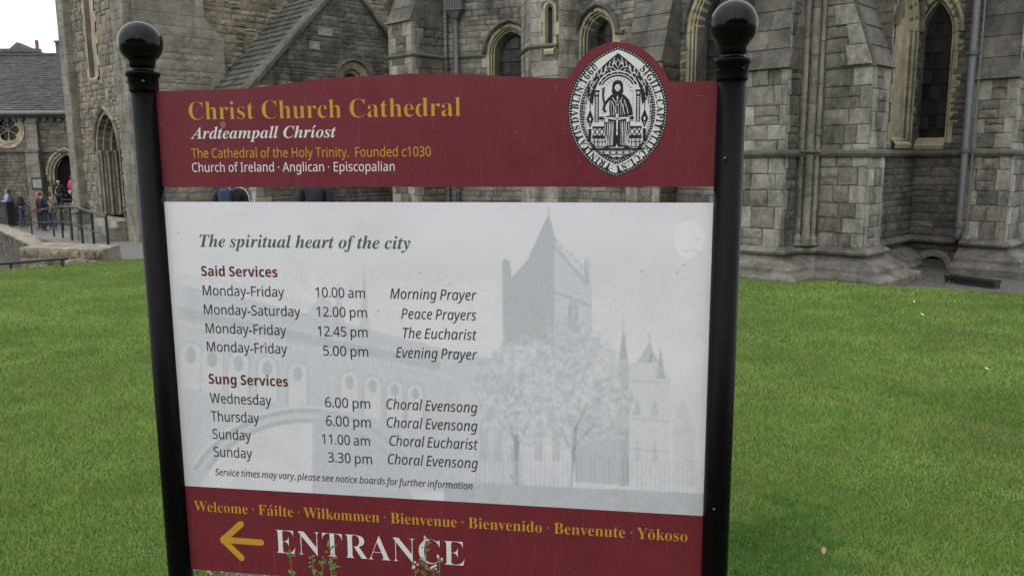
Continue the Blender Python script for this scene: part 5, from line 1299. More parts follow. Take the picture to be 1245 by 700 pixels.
# centre: tower with stepped battlements
lay([(611, 420), (611, 318), (614, 314), (620, 318), (622, 338), (640, 318), (664, 266), (668, 262), (674, 286), (674, 420)], .50)
lay([(674, 430), (674, 286), (690, 312), (697, 326), (706, 322), (712, 345), (714, 312), (718, 314), (721, 430)], .26)
for x0, y0, x1, y1 in ((674, 300, 714, 345), (675, 355, 718, 372), (674, 290, 714, 330)): T += .22 * line(x0, y0, x1, y1, 1.4)
lay([(692, 372), (696, 356), (701, 372), (702, 404), (692, 404)], .48)
lay([(708, 345), (712, 312), (717, 345)], .50)
for q in range(16): T += .05 * line(676, 300 + q * 8, 719, 318 + q * 7.4, .5)
for q in range(14): T += .05 * line(765, 462 + q * 9, 813, 466 + q * 9, .5)
T += .25 * line(692, 372, 692, 408, .7) + .25 * line(702, 372, 702, 408, .7) - .2 * line(697, 362, 697, 406, .8)
for x in (676, 722, 762, 790, 803): T += .18 * line(x, 440, x, 470, .8)
T += .35 * line(667, 262, 667, 252, .6) + .3 * line(758, 398, 758, 388, .6) + .3 * line(790, 415, 790, 405, .6)
for q in range(6): lay([(678 + q * 6, 292 + q * 7), (681 + q * 6, 292 + q * 7), (681 + q * 6, 300 + q * 7), (678 + q * 6, 300 + q * 7)], .15)
# right: transept gable and spirelets
lay([(755, 590), (752, 440), (758, 398), (764, 440), (765, 590)], .55)
lay([(765, 590), (764, 445), (778, 436), (790, 420), (804, 445), (815, 460), (812, 590)], .20)
lay([(775, 440), (790, 415), (800, 440)], .42); lay([(798, 460), (803, 420), (809, 460)], .52)
lay([(700, 585), (690, 500), (757, 470), (758, 590)], .50, .8)
for x in (775, 796):
    lay([(x - 4, 500), (x, 482), (x + 4, 500), (x + 4, 505), (x - 4, 505)], .42); lay([(x - 4, 560), (x, 530), (x + 4, 560)], .36)
for y in (462, 508, 545): T += .16 * line(765, y, 814, y + 4, .9)
lay([(565, 585), (560, 470), (600, 440), (640, 470), (640, 585)], .24, .6)
for x in (588, 606, 626, 655, 676): lay([(x - 5, 560), (x - 5, 520), (x, 506), (x + 5, 520), (x + 5, 560)], .45, .8)
# tree in front, mottled
for cx, cy, rx, ry in ((650, 455, 62, 48), (720, 465, 50, 45), (610, 470, 38, 40), (690, 420, 42, 34), (740, 500, 26, 40), (640, 510, 60, 32), (700, 515, 44, 30)):
    e_ = ((PX - cx) / rx) ** 2 + ((PY - cy) / ry) ** 2 + .7 * (vnoise(PX, PY, 9, cx) - .5)
    m_ = e_ < 1
    T[m_] = (T[m_] * .35 + .65 * (.34 + .34 * (vnoise(PX, PY, 5, 1)[m_] - .5) + .34 * (vnoise(PX, PY, 2.6, 2)[m_] - .5)))
T += .30 * line(700, 520, 694, 590, 2) + .26 * line(700, 520, 712, 495, 1.2) + .3 * line(628, 530, 628, 590, 3) + .22 * line(700, 560, 682, 520, 1) + .2 * line(698, 545, 722, 515, .9) + .2 * line(628, 540, 615, 505, .9) + .2 * line(628, 545, 645, 505, .9)
lay([(820, 590), (818, 520), (830, 480), (845, 520), (846, 590)], .34, .5)
# railings and the ground
m_ = (PY > 548 + .04 * (PX - 580)) & (PY < 592 + .04 * (PX - 580)) & (PX > 575) & (PX < 850)
T[m_] += (.14 * (np.sin(PX * 2 * np.pi / 5.6) > .55))[m_]
m_ = (PY > 586 + .045 * (PX - 560)) & (PX > 540); T[m_] = .52 + .08 * (vnoise(PX, PY, 12, 6)[m_] - .5)
T += .10 * (vnoise(PX, PY, 3.2, 8) - .5) * (PY > 330) + .02
T *= np.clip((PX - 205) / 26, 0, 1) * .85 + .15
# scrapes, a peeled sticker and specks
e_ = ((PX - 838) / 19) ** 2 + ((PY - 291) / 23) ** 2 + .25 * (vnoise(PX, PY, 7, 12) - .5)
T[e_ < 1] = -.06
T += .4 * line(829, 304, 837, 306, .6) + .35 * line(842, 303, 852, 308, .7) + .35 * line(845, 290, 850, 292, .5)
for x, y, r_ in ((460, 378, .8), (511, 332, .8), (547, 345, .6), (780, 330, .9), (823, 331, .8), (217, 283, .8), (832, 322, .8)):
    T += .8 * np.clip(r_ + .8 - np.hypot(PX - x, PY - y), 0, 1)
T += .5 * line(621, 577, 623, 582, .5) + .7 * line(792, 431, 790, 440, .4)
T = np.clip(T, -.1, 1)
for _ in range(1): T[1:-1, 1:-1] = (T[1:-1, 1:-1] * 2 + T[:-2, 1:-1] + T[2:, 1:-1] + T[1:-1, :-2] + T[1:-1, 2:]) / 6
T = np.clip(T * 1.2 + .05 * (vnoise(PX, PY, 2.2, 31) - .5) * (T > .15), -.1, 1)
pap = np.array([.92, .905, .97]); prn = np.array([.40, .435, .465])
colr = pap[None, None, :] + (prn - pap)[None, None, :] * T[:, :, None] * 1.0
me = bpy.data.meshes.new("service_panel")
vs = np.stack([X + SG.n.x * 0, Y + SG.n.y * 0, ZZ], -1).reshape(-1, 3)
idx = np.arange(NU * NZ).reshape(NZ, NU)
q = np.stack([idx[:-1, :-1], idx[:-1, 1:], idx[1:, 1:], idx[1:, :-1]], -1).reshape(-1, 4)
me.vertices.add(len(vs)); me.vertices.foreach_set("co", vs.ravel())
me.loops.add(q.size); me.loops.foreach_set("vertex_index", q.ravel())
me.polygons.add(len(q)); me.polygons.foreach_set("loop_start", np.arange(0, q.size, 4)); me.polygons.foreach_set("loop_total", np.full(len(q), 4))
me.update()
at = me.color_attributes.new("print", 'FLOAT_COLOR', 'POINT')
at.data.foreach_set("color", np.c_[colr.reshape(-1, 3), np.ones(NU * NZ)].ravel())
m, nt, b = nmat("printed_panel")
a_ = N(nt, "ShaderNodeAttribute"); a_.attribute_name = "print"
nt.links.new(a_.outputs["Color"], b.inputs["Base Color"])
nt.links.new(rng_map(nt, noise_tex(nt, pos_vec(nt), 5, 5, .7), .3, .7, .25, .42), b.inputs["Roughness"])
b.inputs["Specular IOR Level"].default_value = .5
me.materials.append(m)
backing = panel('service_panel', [(0, zf0), (SW, zf0), (SW, zw1), (0, zw1)], .02, red, sign, off=-.0012)
link(bpy.data.objects.new("printed_sheet", me), backing)
foot = panel('footer_band', [(0, zf0), (SW, zf0), (SW, zw0), (0, zw0)], .001, red, backing, off=.0003)

# ---- lines of lettering
def lettering(s, st, x0, y0, x1, y1, cap, mat, parent, weight=0.0, off=.0006, space=125, track=0, capu=339):
    vs, fs, ext = text2d(st, s, weight, space, track)
    ua, za_ = sp(x0, y0); ub, zb_ = sp(x1, y1)
    h = (za_ + zb_) / 2
    xm, ym = (x0 + x1) / 2, (y0 + y1) / 2
    hz = sp(xm, ym - cap)[1] - sp(xm, ym)[1]
    sx = (ub - ua) / (ext[1] - ext[0]); sz = hz / capu
    if st in ('script', 'oblique'): pass
    V = [SG.P(ua + (v[0] - ext[0]) * sx, h + v[1] * sz, off) for v in vs]
    return part('lettering', V, fs, mat, parent)
H_ = header; B_ = backing
lettering("Christ Church Cathedral", 'serif', 230.3, 145.8, 560.3, 141.4, 22.5, gold, H_, weight=-5.5)
lettering("Ardteampall Chríost", 'script', 232, 169, 409, 167.2, 14.2, white_l, H_, weight=-1)
lettering("The Cathedral of the Holy Trinity.  Founded c1030", 'sans', 233.3, 192, 524, 190.3, 11, gold, H_, weight=1.5)
lettering("Church of Ireland · Anglican · Episcopalian", 'sans', 234, 209, 480, 208.2, 10.6, white_l, H_, weight=1.5)
lettering("The spiritual heart of the city", 'script', 243.5, 301, 499, 301.6, 15.2, grey_l, B_, weight=-1.5)
lettering("Said Services", 'heavy', 245.2, 335.6, 337.6, 336.6, 11.6, crim_l, B_)
lettering("Sung Services", 'heavy', 254.2, 466.8, 350.4, 469, 11.6, crim_l, B_)
rowsT = [("Monday-Friday", 247, 359, 345.8, 360.6, "10.00 am", 384, 361.3, 443.9, 362, "Morning Prayer", 474.5, 363.5, 579.5, 364.5),
         ("Monday-Saturday", 248.4, 382, 365.4, 384.4, "12.00 pm", 385.2, 384.6, 446.3, 385.8, "Peace Prayers", 488, 387.6, 579.2, 388.9),
         ("Monday-Friday", 250.4, 404.6, 348.3, 407.2, "12.45 pm", 386.6, 408.2, 447.1, 409.8, "The Eucharist", 490, 411, 579.7, 413),
         ("Monday-Friday", 252, 427, 349.4, 429.8, "5.00 pm", 393.2, 431.8, 447.9, 433.4, "Evening Prayer", 481.6, 434.6, 580.2, 436.8),
         ("Wednesday", 255.8, 489.6, 330.2, 492.2, "6.00 pm", 395.6, 494.6, 450.3, 496.4, "Choral Evensong", 470, 497.2, 580.6, 501),
         ("Thursday", 257, 511.4, 315.4, 513.6, "6.00 pm", 396.7, 517.2, 451, 519, "Choral Evensong", 470.4, 519.6, 580.8, 523.4),
         ("Sunday", 258.9, 533, 305.5, 535, "11.00 am", 391.8, 539.4, 450, 541.4, "Choral Eucharist", 473.6, 541.8, 581.2, 545.6),
         ("Sunday", 260.3, 554.6, 306.9, 556.6, "3.30 pm", 399.2, 561.6, 452.5, 563.6, "Choral Evensong", 471.8, 564.4, 581.4, 568.2)]
for r_ in rowsT:
    lettering(r_[0], 'sans', *r_[1:5], 11.4, dark_l, B_, weight=1.0)
    lettering(r_[5], 'sans', *r_[6:10], 11.4, dark_l, B_, weight=1.0, space=110)
    lettering(r_[10], 'oblique', *r_[11:15], 11.9, dark_l, B_, weight=1.0, space=95)
lettering("Service times may vary, please see notice boards for further information", 'oblique', 262, 577.6, 574.6, 594, 7.8, dark_l, B_, weight=1.5, space=95)
lettering("Welcome · Fáilte · Wilkommen · Bienvenue · Bienvenido · Benvenute · Yōkoso", 'serif', 236.5, 621, 835.7, 657.2, 13, gold, foot, weight=-4, off=.0009, space=110)
lettering("ENTRANCE", 'serif', 335.5, 672.8, 565, 686.2, 29.3, white_l, foot, weight=-7, off=.0009)
# arrow with rounded ends
def stroke_pts(pts, r, n=8):
    """outline of a thick line with round ends"""
    (x0, y0), (x1, y1) = pts; a = math.atan2(y1 - y0, x1 - x0)
    return [(x1 + r * math.cos(a - math.pi / 2 + math.pi * i / n), y1 + r * math.sin(a - math.pi / 2 + math.pi * i / n)) for i in range(n + 1)] + \
           [(x0 + r * math.cos(a + math.pi / 2 + math.pi * i / n), y0 + r * math.sin(a + math.pi / 2 + math.pi * i / n)) for i in range(n + 1)]
mb = MB()
tipu, tipz = sp(268.5, 655.4); s1, s2 = sp(293, 636.4), sp(294.5, 677.5); s3 = sp(317.5, 657.7)
tip2 = (tipu + .0075, tipz); zc = tipz
R2 = .0098
for k, e_ in enumerate((s1, (s2[0] - .002, s2[1]), (s3[0], tipz))):
    ol = stroke_pts([tip2, e_], R2)
    mb.add([SG.P(a, b_, .0009 + k * .00008) for a, b_ in ol], [tuple(range(len(ol)))])
mb.build('arrow', gold, foot)

# ---- the seal: a pointed oval in black line on white
cu_, cz_ = sp(751.0, 136); half_u = (sp(811.3, 134)[0] - sp(690.8, 134)[0]) / 2; half_z = (sp(753, 56.5)[1] - sp(747, 214.8)[1]) / 2
cz_ = (sp(753, 56.5)[1] + sp(747, 214.8)[1]) / 2; cu_ = (sp(811.3, 134)[0] + sp(690.8, 134)[0]) / 2
su_, sz_ = half_u / 60.0, half_z / 79.0            # local units: 60 wide, 79 high from the centre
layer = [0]
def SV(x, y, o=0): return SG.P(cu_ + x * su_, cz_ + y * sz_, .0005 + o)
def vesica(k, n=40):
    R0 = (60 * 60 + 79 * 79) / 120.0; c_ = R0 - 60; Rr = R0 - 60 * (1 - k)
    th = math.acos(c_ / Rr)
    right = [(Rr * math.cos(t) - c_, Rr * math.sin(t)) for t in np.linspace(-th, th, n)]
    left = [(-x, -y) for x, y in right]
    return right[:-1] + left[:-1]
def sheet(poly, mat, nm='seal_field'):
    layer[0] += 1
    return part(nm, [SV(x, y, layer[0] * .00006) for x, y in poly], [tuple(range(len(poly)))], mat, SEAL)
SEAL = part('seal', [SV(x, y) for x, y in vesica(1.0)], [tuple(range(78))], ink, header)
def SQ(p):
    x, y = p
    return (x, -40 + (y + 40) * .62) if SQZ[0] and y < -40 else (x, y)
SQZ = [False]
class Ink:
    def __init__(s): s.mb = MB(); s.l = 0
    def poly(s, pts):
        pts = [SQ(p) for p in pts]
        s.l += 1; o = layer[0] * .00006 + .00006 + s.l * .000002
        s.mb.add([SV(x, y, o) for x, y in pts], [tuple(range(len(pts)))])
    def line(s, pts, w=1.0, closed=False):
        P_ = [Vector(SQ((x, y))) for x, y in pts]
        if closed: P_ = P_ + [P_[0]]
        s.l += 1; o = layer[0] * .00006 + .00006 + s.l * .000002
        L_ = []; R__ = []
        for i, p in enumerate(P_):
            if closed and i in (0, len(P_) - 1): t = (P_[1] - P_[-2]).normalized()
            else: t = (P_[min(i + 1, len(P_) - 1)] - P_[max(i - 1, 0)]).normalized()
            nn = Vector((-t.y, t.x)) * w * .5
            L_.append(p + nn); R__.append(p - nn)
        n = len(P_)
        s.mb.add([SV(v.x, v.y, o) for v in L_ + R__], [(i, n + i, n + i + 1, i + 1) for i in range(n - 1)])
    def disc(s, x, y, r, n=10, ry=None):
        ry = ry or r
        s.poly([(x + r * math.cos(2 * math.pi * k / n), y + ry * math.sin(2 * math.pi * k / n)) for k in range(n)])
    def done(s, mat, nm='seal_drawing'):
        o = tag(s.mb.build(nm, mat, SEAL), kind='stuff'); layer[0] += 1 + int(s.l * .000002 / .00006) + 1
        return o
def along(k, n):
    v = vesica(k, 60); v = v + [v[0]]; L_ = [0]
    for i in range(1, len(v)): L_.append(L_[-1] + math.hypot(v[i][0] - v[i - 1][0], v[i][1] - v[i - 1][1]))
    out = []
    for j in range(n):
        s_ = L_[-1] * j / n; i = max(q for q in range(len(L_) - 1) if L_[q] <= s_); t = (s_ - L_[i]) / (L_[i + 1] - L_[i])
        out.append((v[i][0] + (v[i + 1][0] - v[i][0]) * t, v[i][1] + (v[i + 1][1] - v[i][1]) * t, math.atan2(v[i + 1][1] - v[i][1], v[i + 1][0] - v[i][0])))
    return out, L_[-1]
I = Ink()
for x, y, a in along(.97, 120)[0]: I.poly([(x + .8 * math.cos(a + q) * (1.3 if q in (1.57, -1.57) else 1), y + .8 * math.sin(a + q)) for q in (0, 1.57, 3.14, -1.57)])
I.done(paper, 'seal_beading')
sheet(vesica(.935), paper, 'seal_band')
sheet(vesica(.765), ink, 'seal_ring')
I = Ink()
for x, y, a in along(.735, 100)[0]: I.line([(x - 1.2 * math.sin(a), y + 1.2 * math.cos(a)), (x + 1.2 * math.sin(a), y - 1.2 * math.cos(a))], .8)
I.done(paper, 'seal_beading')
sheet(vesica(.70), paper, 'seal_field')
# circular legend, clockwise from the top right, letters standing on the inner edge
def legend(txt, s0, s1):
    """places letters along the band; s measured clockwise from the top, 0..1"""
    pts, L_ = along(.785, 400)
    def at_(s_):                             # vesica() runs counter-clockwise from the bottom
        i = (0.5 - s_) % 1.0 * 400; i0 = int(i) % 400; i1 = (i0 + 1) % 400; t = i - int(i)
        x = pts[i0][0] * (1 - t) + pts[i1][0] * t; y = pts[i0][1] * (1 - t) + pts[i1][1] * t
        return x, y, pts[i0][2] + math.pi
    adv = []
    for ch in txt: adv.append(60 if ch == ' ' else glyph('serif', ch)[0] + 14)
    tot = sum(adv); x_ = 0; V = []; F = []; sc2 = L_ * (s1 - s0) / tot
    for ch, a_ in zip(txt, adv):
        if ch != ' ':
            vs, fs, ext = text2d('serif', ch, weight=7)
            cx, cy, ang = at_(s0 + (x_ + a_ / 2) / tot * (s1 - s0))
            hh = 8.2 / 339
            b0 = len(V)
            for v in vs:
                lx = (v[0] - a_ / 2) * sc2 * .96; ly = v[1] * hh + .6
                V.append(SV(cx + lx * math.cos(ang) - ly * math.sin(ang), cy + lx * math.sin(ang) + ly * math.cos(ang), layer[0] * .00006 + .0001))
            F += [tuple(i + b0 for i in f_) for f_ in fs]
        x_ += a_
    part('seal_legend', V, F, ink, SEAL)
legend("SIGILL:CAPITVLI ECCL:ST:TRINITATIS DVBLIN:1660", .085, .925)
# canopy, columns and throne
SQZ[0] = True
sheet([(0, 71), (-9, 64), (-17, 57), (-24, 50), (-16, 45), (0, 55), (16, 45), (24, 50), (17, 57), (9, 64)], ink, 'seal_canopy')
sheet([(-30, 8), (-37, 20), (-36, 34), (-26, 47), (-10, 58), (0, 64), (10, 58), (26, 47), (36, 34), (37, 20), (30, 8), (27, 28), (24, 33), (-24, 33), (-27, 28)], ink, 'seal_canopy')
I = Ink()
I.poly([(-20, 33), (-20, 22)] + [(20 * math.cos(t), 22 + 19 * math.sin(t)) for t in np.linspace(math.pi, 0, 14)] + [(20, 22), (20, 33)] if False else [(20 * math.cos(t), 24 + 19 * math.sin(t)) for t in np.linspace(0, math.pi, 16)] + [(-20, -8), (20, -8)])
I.done(paper, 'seal_niche')
I = Ink()
arcp = lambda r, n=16: [(r * math.cos(t), 24 + r * .98 * math.sin(t)) for t in np.linspace(.15, math.pi - .15, n)]
I.line(arcp(22.2), 1.0); I.line(arcp(26), 1.3)
for t in np.linspace(.3, math.pi - .3, 9): I.disc(24.2 * math.cos(t), 24 + 24 * math.sin(t), .8, 5)
for s_ in (-1, 1):
    I.line([(s_ * 13, 55), (s_ * 20, 38), (s_ * 27, 55)], 1.1); I.line([(s_ * 20, 58), (s_ * 20, 46)], 1); I.line([(s_ * 27, 47), (s_ * 34, 33), (s_ * 30, 28)], 1)
    I.line([(s_ * 15, 49), (s_ * 25, 44)], .8); I.line([(s_ * 28, 38), (s_ * 33, 26)], .8); I.disc(s_ * 31.5, 40, 1.4, 6)
    for y in range(3): I.disc(s_ * (6 + y * 4.5), 58 - y * 3.2, 1.1, 5)
    I.line([(s_ * 3, 62), (s_ * 7, 55), (s_ * 2, 51)], .9)
I.line([(0, 64), (-3, 58), (0, 53), (3, 58)], .9, True); I.line([(-10, 52), (-5, 48), (0, 51), (5, 48), (10, 52)], 1)
for s_ in (-1, 1):
    for q in range(4): I.line([(s_ * (4 + q * 5), 66 - q * 4.6), (s_ * (6 + q * 5), 60 - q * 4.4), (s_ * (2 + q * 5), 57 - q * 3.5)], .9)
I.done(paper, 'seal_tracery')
I = Ink()
for s_ in (-1, 1):
    I.poly([(s_ * 21.5, 27), (s_ * 28.5, 27), (s_ * 28.5, 24.5), (s_ * 21.5, 24.5)]); I.poly([(s_ * 22, 21.5), (s_ * 28, 21.5), (s_ * 27.5, 19), (s_ * 22.5, 19)])
    I.line([(s_ * 23, 24), (s_ * 23, -12)], 1.2); I.line([(s_ * 27, 24), (s_ * 27, -12)], 1.2)
    for y in range(-12, 18, 3): I.line([(s_ * 23, y), (s_ * 27, y + 2.5)], .8)
    I.line([(s_ * 33, 22), (s_ * 33, 4)], 1.1); I.line([(s_ * 30.5, 15), (s_ * 35.5, 15)], 1.2); I.line([(s_ * 30.5, 19), (s_ * 35.5, 19)], 1)
    I.poly([(s_ * 33, 4), (s_ * 37.5, -8), (s_ * 33, -19), (s_ * 28.5, -8)])
    I.poly([(s_ * 29, -34), (s_ * 37, -34), (s_ * 35, -20), (s_ * 31, -20)] if False else [(s_ * 31, -20), (s_ * 35, -20), (s_ * 34.5, -34), (s_ * 31.5, -34)])
    # bench
    I.poly([(s_ * 11, -17), (s_ * 30, -17), (s_ * 30, -19.5), (s_ * 11, -19.5)]); I.poly([(s_ * 11, -28), (s_ * 30, -28), (s_ * 30, -32), (s_ * 11, -32)])
    for k in range(3): x = 13 + k * 5.6; I.line([(s_ * x, -19.5), (s_ * (x + 5.2), -28)], 1.1); I.line([(s_ * (x + 5.2), -19.5), (s_ * x, -28)], 1.1)
    for k in range(4): x = 13 + k * 5; I.line([(s_ * x, -32), (s_ * x, -43)], .9)
    I.line([(s_ * 11, -36), (s_ * 30, -36)], .8)
    I.line([(s_ * 12, -43.5), (s_ * 30, -43.5)], 1.0)
# the seated figure
I.poly([(-6.5, 33), (-5, 37), (0, 39), (5, 37), (6.5, 33), (7, 24), (4, 20), (-4, 20), (-7, 24)])
I.poly([(-9, 20), (-4, 23), (4, 23), (9, 20), (14, 15), (18, 4), (19, -4), (-9, -5), (-10, 6)])
I.line([(-9, 18), (-15, 10), (-16.5, 4), (-14, 0)], 3.2); I.line([(-15.5, 10), (-17.5, 20), (-17, 26)], 2.4)
for x in (-19, -17, -15.5): I.line([(-17, 25), (x, 30)], .9)
I.poly([(-12, -4), (-15.5, -11), (-16, -20), (-14.5, -32), (-13, -43), (-1.5, -44), (0, -38), (1.5, -44), (13, -43), (14.5, -32), (16, -20), (15.5, -11), (12, -4)])
I.poly([(-22, -5), (20, -5), (20, -9), (-22, -9)])
I.disc(-12, -45, 4, 8, 1.6); I.disc(12, -45, 4, 8, 1.6)
I.line([(x, -46.5 - (1 if (i % 2) else 0)) for i, x in enumerate(range(-34, 36, 2))], 1.6); I.line([(x, -49.5 + (1 if (i % 2) else 0)) for i, x in enumerate(range(-32, 34, 2))], 1.4)
for k, x in enumerate((-16, -8, 0, 8, 16)):
    I.line([(x, -57), (x, -52.5)], 1.1); I.line([(x - 2.2, -54.6), (x + 2.2, -54.6)], 1.0)
I.line([(-24, -51.5), (24, -51.5)], .6); I.line([(-20, -58.5), (20, -58.5)], 1.3)
I.line([(-17, -60.5), (-8, -62), (-4, -66), (0, -63.5), (4, -66), (8, -62), (17, -60.5)], 1.6); I.line([(-10, -64), (0, -69), (10, -64)], 1.5); I.disc(0, -66.5, 1.6, 6)
for s_ in (-1, 1):
    for q in range(9): I.line([(s_ * 38.5, 30 - q * 6), (s_ * (44 - abs(q - 4) * .8), 30 - q * 6)], .55)
    for q in range(10): I.line([(s_ * 19.5, 26 - q * 3), (s_ * (16.5 + (q % 3) * .7), 26 - q * 3)], .5)
    for q in range(6): I.line([(s_ * (12 + q * 3), -33), (s_ * (12 + q * 3), -43)], .5)
    for q in range(5): I.line([(s_ * 38, -22 - q * 4), (s_ * (38 - q * 3), -24 - q * 4)], .6)
    I.line([(s_ * 28.5, 26), (s_ * 38, 22), (s_ * 37, 10)], .8); I.line([(s_ * 40, 14), (s_ * 41, -10)], .7)
I.line([(-21, -10.5), (20, -10.5)], .6)
for q in range(22):
    a = q / 21; I.line([(-44 + 3 * abs(a - .5) * 6, 34 - a * 68), (-39 + 2 * abs(a - .5) * 6, 33 - a * 68)], .7); I.line([(44 - 3 * abs(a - .5) * 6, 34 - a * 68), (39 - 2 * abs(a - .5) * 6, 33 - a * 68)], .7)
for q in range(13):
    t = math.pi * (q + .5) / 13; I.line([(14.5 * math.cos(t), 24 + 14 * math.sin(t)), (18.5 * math.cos(t), 24 + 18 * math.sin(t))], .55)
I.done(ink, 'seal_drawing')
I = Ink()
for q in range(6):
    I.line([(-8 + q * 3.2, 14 - (q % 2) * 3), (-7.6 + q * 3.0, 6), (-6.8 + q * 2.6, -4)], .5)
for s_ in (-1, 1):
    for q in range(4): I.line([(s_ * (4.5 + q * 2.2), -11), (s_ * (5 + q * 2.4), -26), (s_ * (5 + q * 2.2), -40)], .55)
    for q in range(5): I.line([(s_ * (27 + q * 1.6), 44 - q * 6), (s_ * (31 + q * .8), 41 - q * 6)], .7)
    I.line([(s_ * 24.5, 40), (s_ * 29, 33)], .7)
I.disc(0, 29.5, 3.5, 10, 4.4); I.line([(-6, 18), (0, 8), (6, 18)], .8); I.line([(-7, 14), (-2, 2), (-5, -3)], .8); I.line([(8, 15), (12, 4), (13, -2)], .8); I.line([(4, 14), (8, 2), (9, -3)], .7)
I.line([(-12, 8), (-13.5, 3)], .7); I.line([(0, 20), (0, 12)], .7); I.disc(0, 17.5, 1.3, 6)
for x0, x1 in ((-11, -12), (-8, -9.5), (-5, -6), (6, 7), (9, 10.5), (11, 12.5)): I.line([(x0, -14), (x1, -28), (x1 + (.6 if x0 > 0 else -.6), -41)], .75)
I.line([(-17, -6.5), (16, -6.5)], 1.0); I.disc(-13, -9.5, 2.2, 7, 2.8); I.disc(13, -9.5, 2.2, 7, 2.8); I.line([(-14, -14), (-15, -26), (-12, -38)], .8); I.line([(14, -14), (15, -26), (12, -38)], .8)
I.line([(0, -2), (0, -28)], 1.9); I.line([(-11, -7), (0, -9), (11, -7)], 1.5); I.disc(0, -3.5, 1.9, 7)
for s_ in (-1, 1):
    I.disc(s_ * 33, -8, 1.5, 4, 2.6); I.line([(s_ * 33, -12), (s_ * 33, -15)], .7)
I.done(paper, 'seal_highlight')
I = Ink()
I.line([(-2, 30.5), (-.9, 30.5)], .7); I.line([(.9, 30.5), (2, 30.5)], .7); I.line([(-1.2, 27.6), (1.2, 27.6)], .6); I.line([(0, 30), (-.3, 28.6)], .4)
I.line([(-3.2, 27.5), (-2.2, 24.8), (0, 23.8), (2.2, 24.8), (3.2, 27.5)], 1.5)
I.disc(0, -8, 1.1, 6); I.line([(-1.2, -20), (1.2, -24)], .6); I.line([(-1.2, -30), (1.2, -33)], .6)
I.done(ink, 'seal_face')
# small blemishes on the header: a dried splash and paint chips
grime = plain("dried_splash", (.22, .12, .13), .5, var=.4, vs=200)
u, z = sp(271.5, 152); mb = MB(); mb.add([SG.P(u + .009 * math.cos(t) * (1 + .15 * math.sin(3 * t)), z + .010 * math.sin(t) * (1 + .1 * math.cos(5 * t)), .0011) for t in np.linspace(0, 2 * math.pi, 14, endpoint=False)], [tuple(range(14))]); mb.build('splash_mark', grime, header)
mb = MB()
for px, py, w_, h_ in ((676.5, 107, .0012, .006), (686, 156, .002, .002), (627, 160, .0014, .005), (197, 152, .0012, .005), (706, 197, .002, .002), (849, 117, .008, .001), (592, 131, .002, .002), (692, 690, .002, .002)):
    u, z = sp(px, py); mb.add([SG.P(u + w_ * a_, z + h_ * b_, .0014) for a_, b_ in ((-1, -.8), (1, -1), (.8, 1), (-.9, .9))], [(0, 1, 2, 3)])
mb.build('paint_chip', grime, header)
# ------------------------------------------------------------------ ground
def grid_sheet(name, x0, x1, y0, y1, nx, ny, dz, mat, keep=None, clipfn=None):
    vs = []; fs = []
    for j in range(ny + 1):
        for i in range(nx + 1):
            x = x0 + (x1 - x0) * i / nx; y = y0 + (y1 - y0) * j / ny
            if clipfn: x, y = clipfn(x, y)
            vs.append((x, y, HZ(x, y) + dz))
    for j in range(ny):
        for i in range(nx):
            c = [j * (nx + 1) + i, j * (nx + 1) + i + 1, (j + 1) * (nx + 1) + i + 1, (j + 1) * (nx + 1) + i]
            if keep is None or keep(sum(vs[k][0] for k in c) / 4, sum(vs[k][1] for k in c) / 4): fs.append(c)
    return tag(part(name, vs, fs, mat, None, True), kind="structure")
# far edge of the lawn as a curve y = f(x)
edge_px = [(0, 328), (60, 323), (120, 317.5), (176, 314.2), (400, 318), (640, 324), (900, 331.5), (980, 337), (1040, 343.5), (1070, 346.3), (1100, 348.8), (1170, 352), (1245, 356.5)]
edge = []
for a_, b_ in edge_px:
    p_ = gnd(a_, b_); edge.append((p_.x, p_.y))
edge.sort()
# short of the plinth, parallel to it, on the right
EX = np.array([e_[0] for e_ in edge]); EY = np.array([e_[1] for e_ in edge])
def far_edge(x): return float(np.interp(x, EX, EY))
m, nt, b = nmat("lawn_soil")
p = pos_vec(nt)
c = ramp(nt, noise_tex(nt, p, 1.1, 6, .65), [(.11, .185, .04), (.13, .215, .045), (.155, .225, .06), (.115, .195, .04)])
c = mixc(nt, rng_map(nt, noise_tex(nt, p, 60, 4, .7), .4, .62, 0, .75), c, (.016, .035, .008))
c = mixc(nt, rng_map(nt, noise_tex(nt, p, 3.1, 6, .7), .58, .72, 0, .35), c, (.085, .075, .03))
nt.links.new(c, b.inputs["Base Color"]); b.inputs["Roughness"].default_value = .95; b.inputs["Specular IOR Level"].default_value = .1
bump(nt, noise_tex(nt, p, 45, 5, .75), .03, 1, b)
M['turf'] = m
LX0, LX1 = -14.0, 13.0
def lawn_map(x, y):
    t = (y + 5.0) / 21.0
    return x, -5.0 + (far_edge(x) + 5.0) * t
lawn = grid_sheet("lawn", LX0, LX1, -5, 16, 120, 90, 0.0, M['turf'], clipfn=lawn_map)
# the cut edge of the turf
vs = []; xs = np.linspace(LX0, LX1, 160)
for x in xs: y = far_edge(x); vs += [(x, y, HZ(x, y)), (x, y + .03, HZ(x, y) - .12 - 1.6 * (x < -6.9))]
tag(part("turf_edge", vs, [(2 * i, 2 * i + 1, 2 * i + 3, 2 * i + 2) for i in range(len(xs) - 1)], M['turf']), kind="structure")

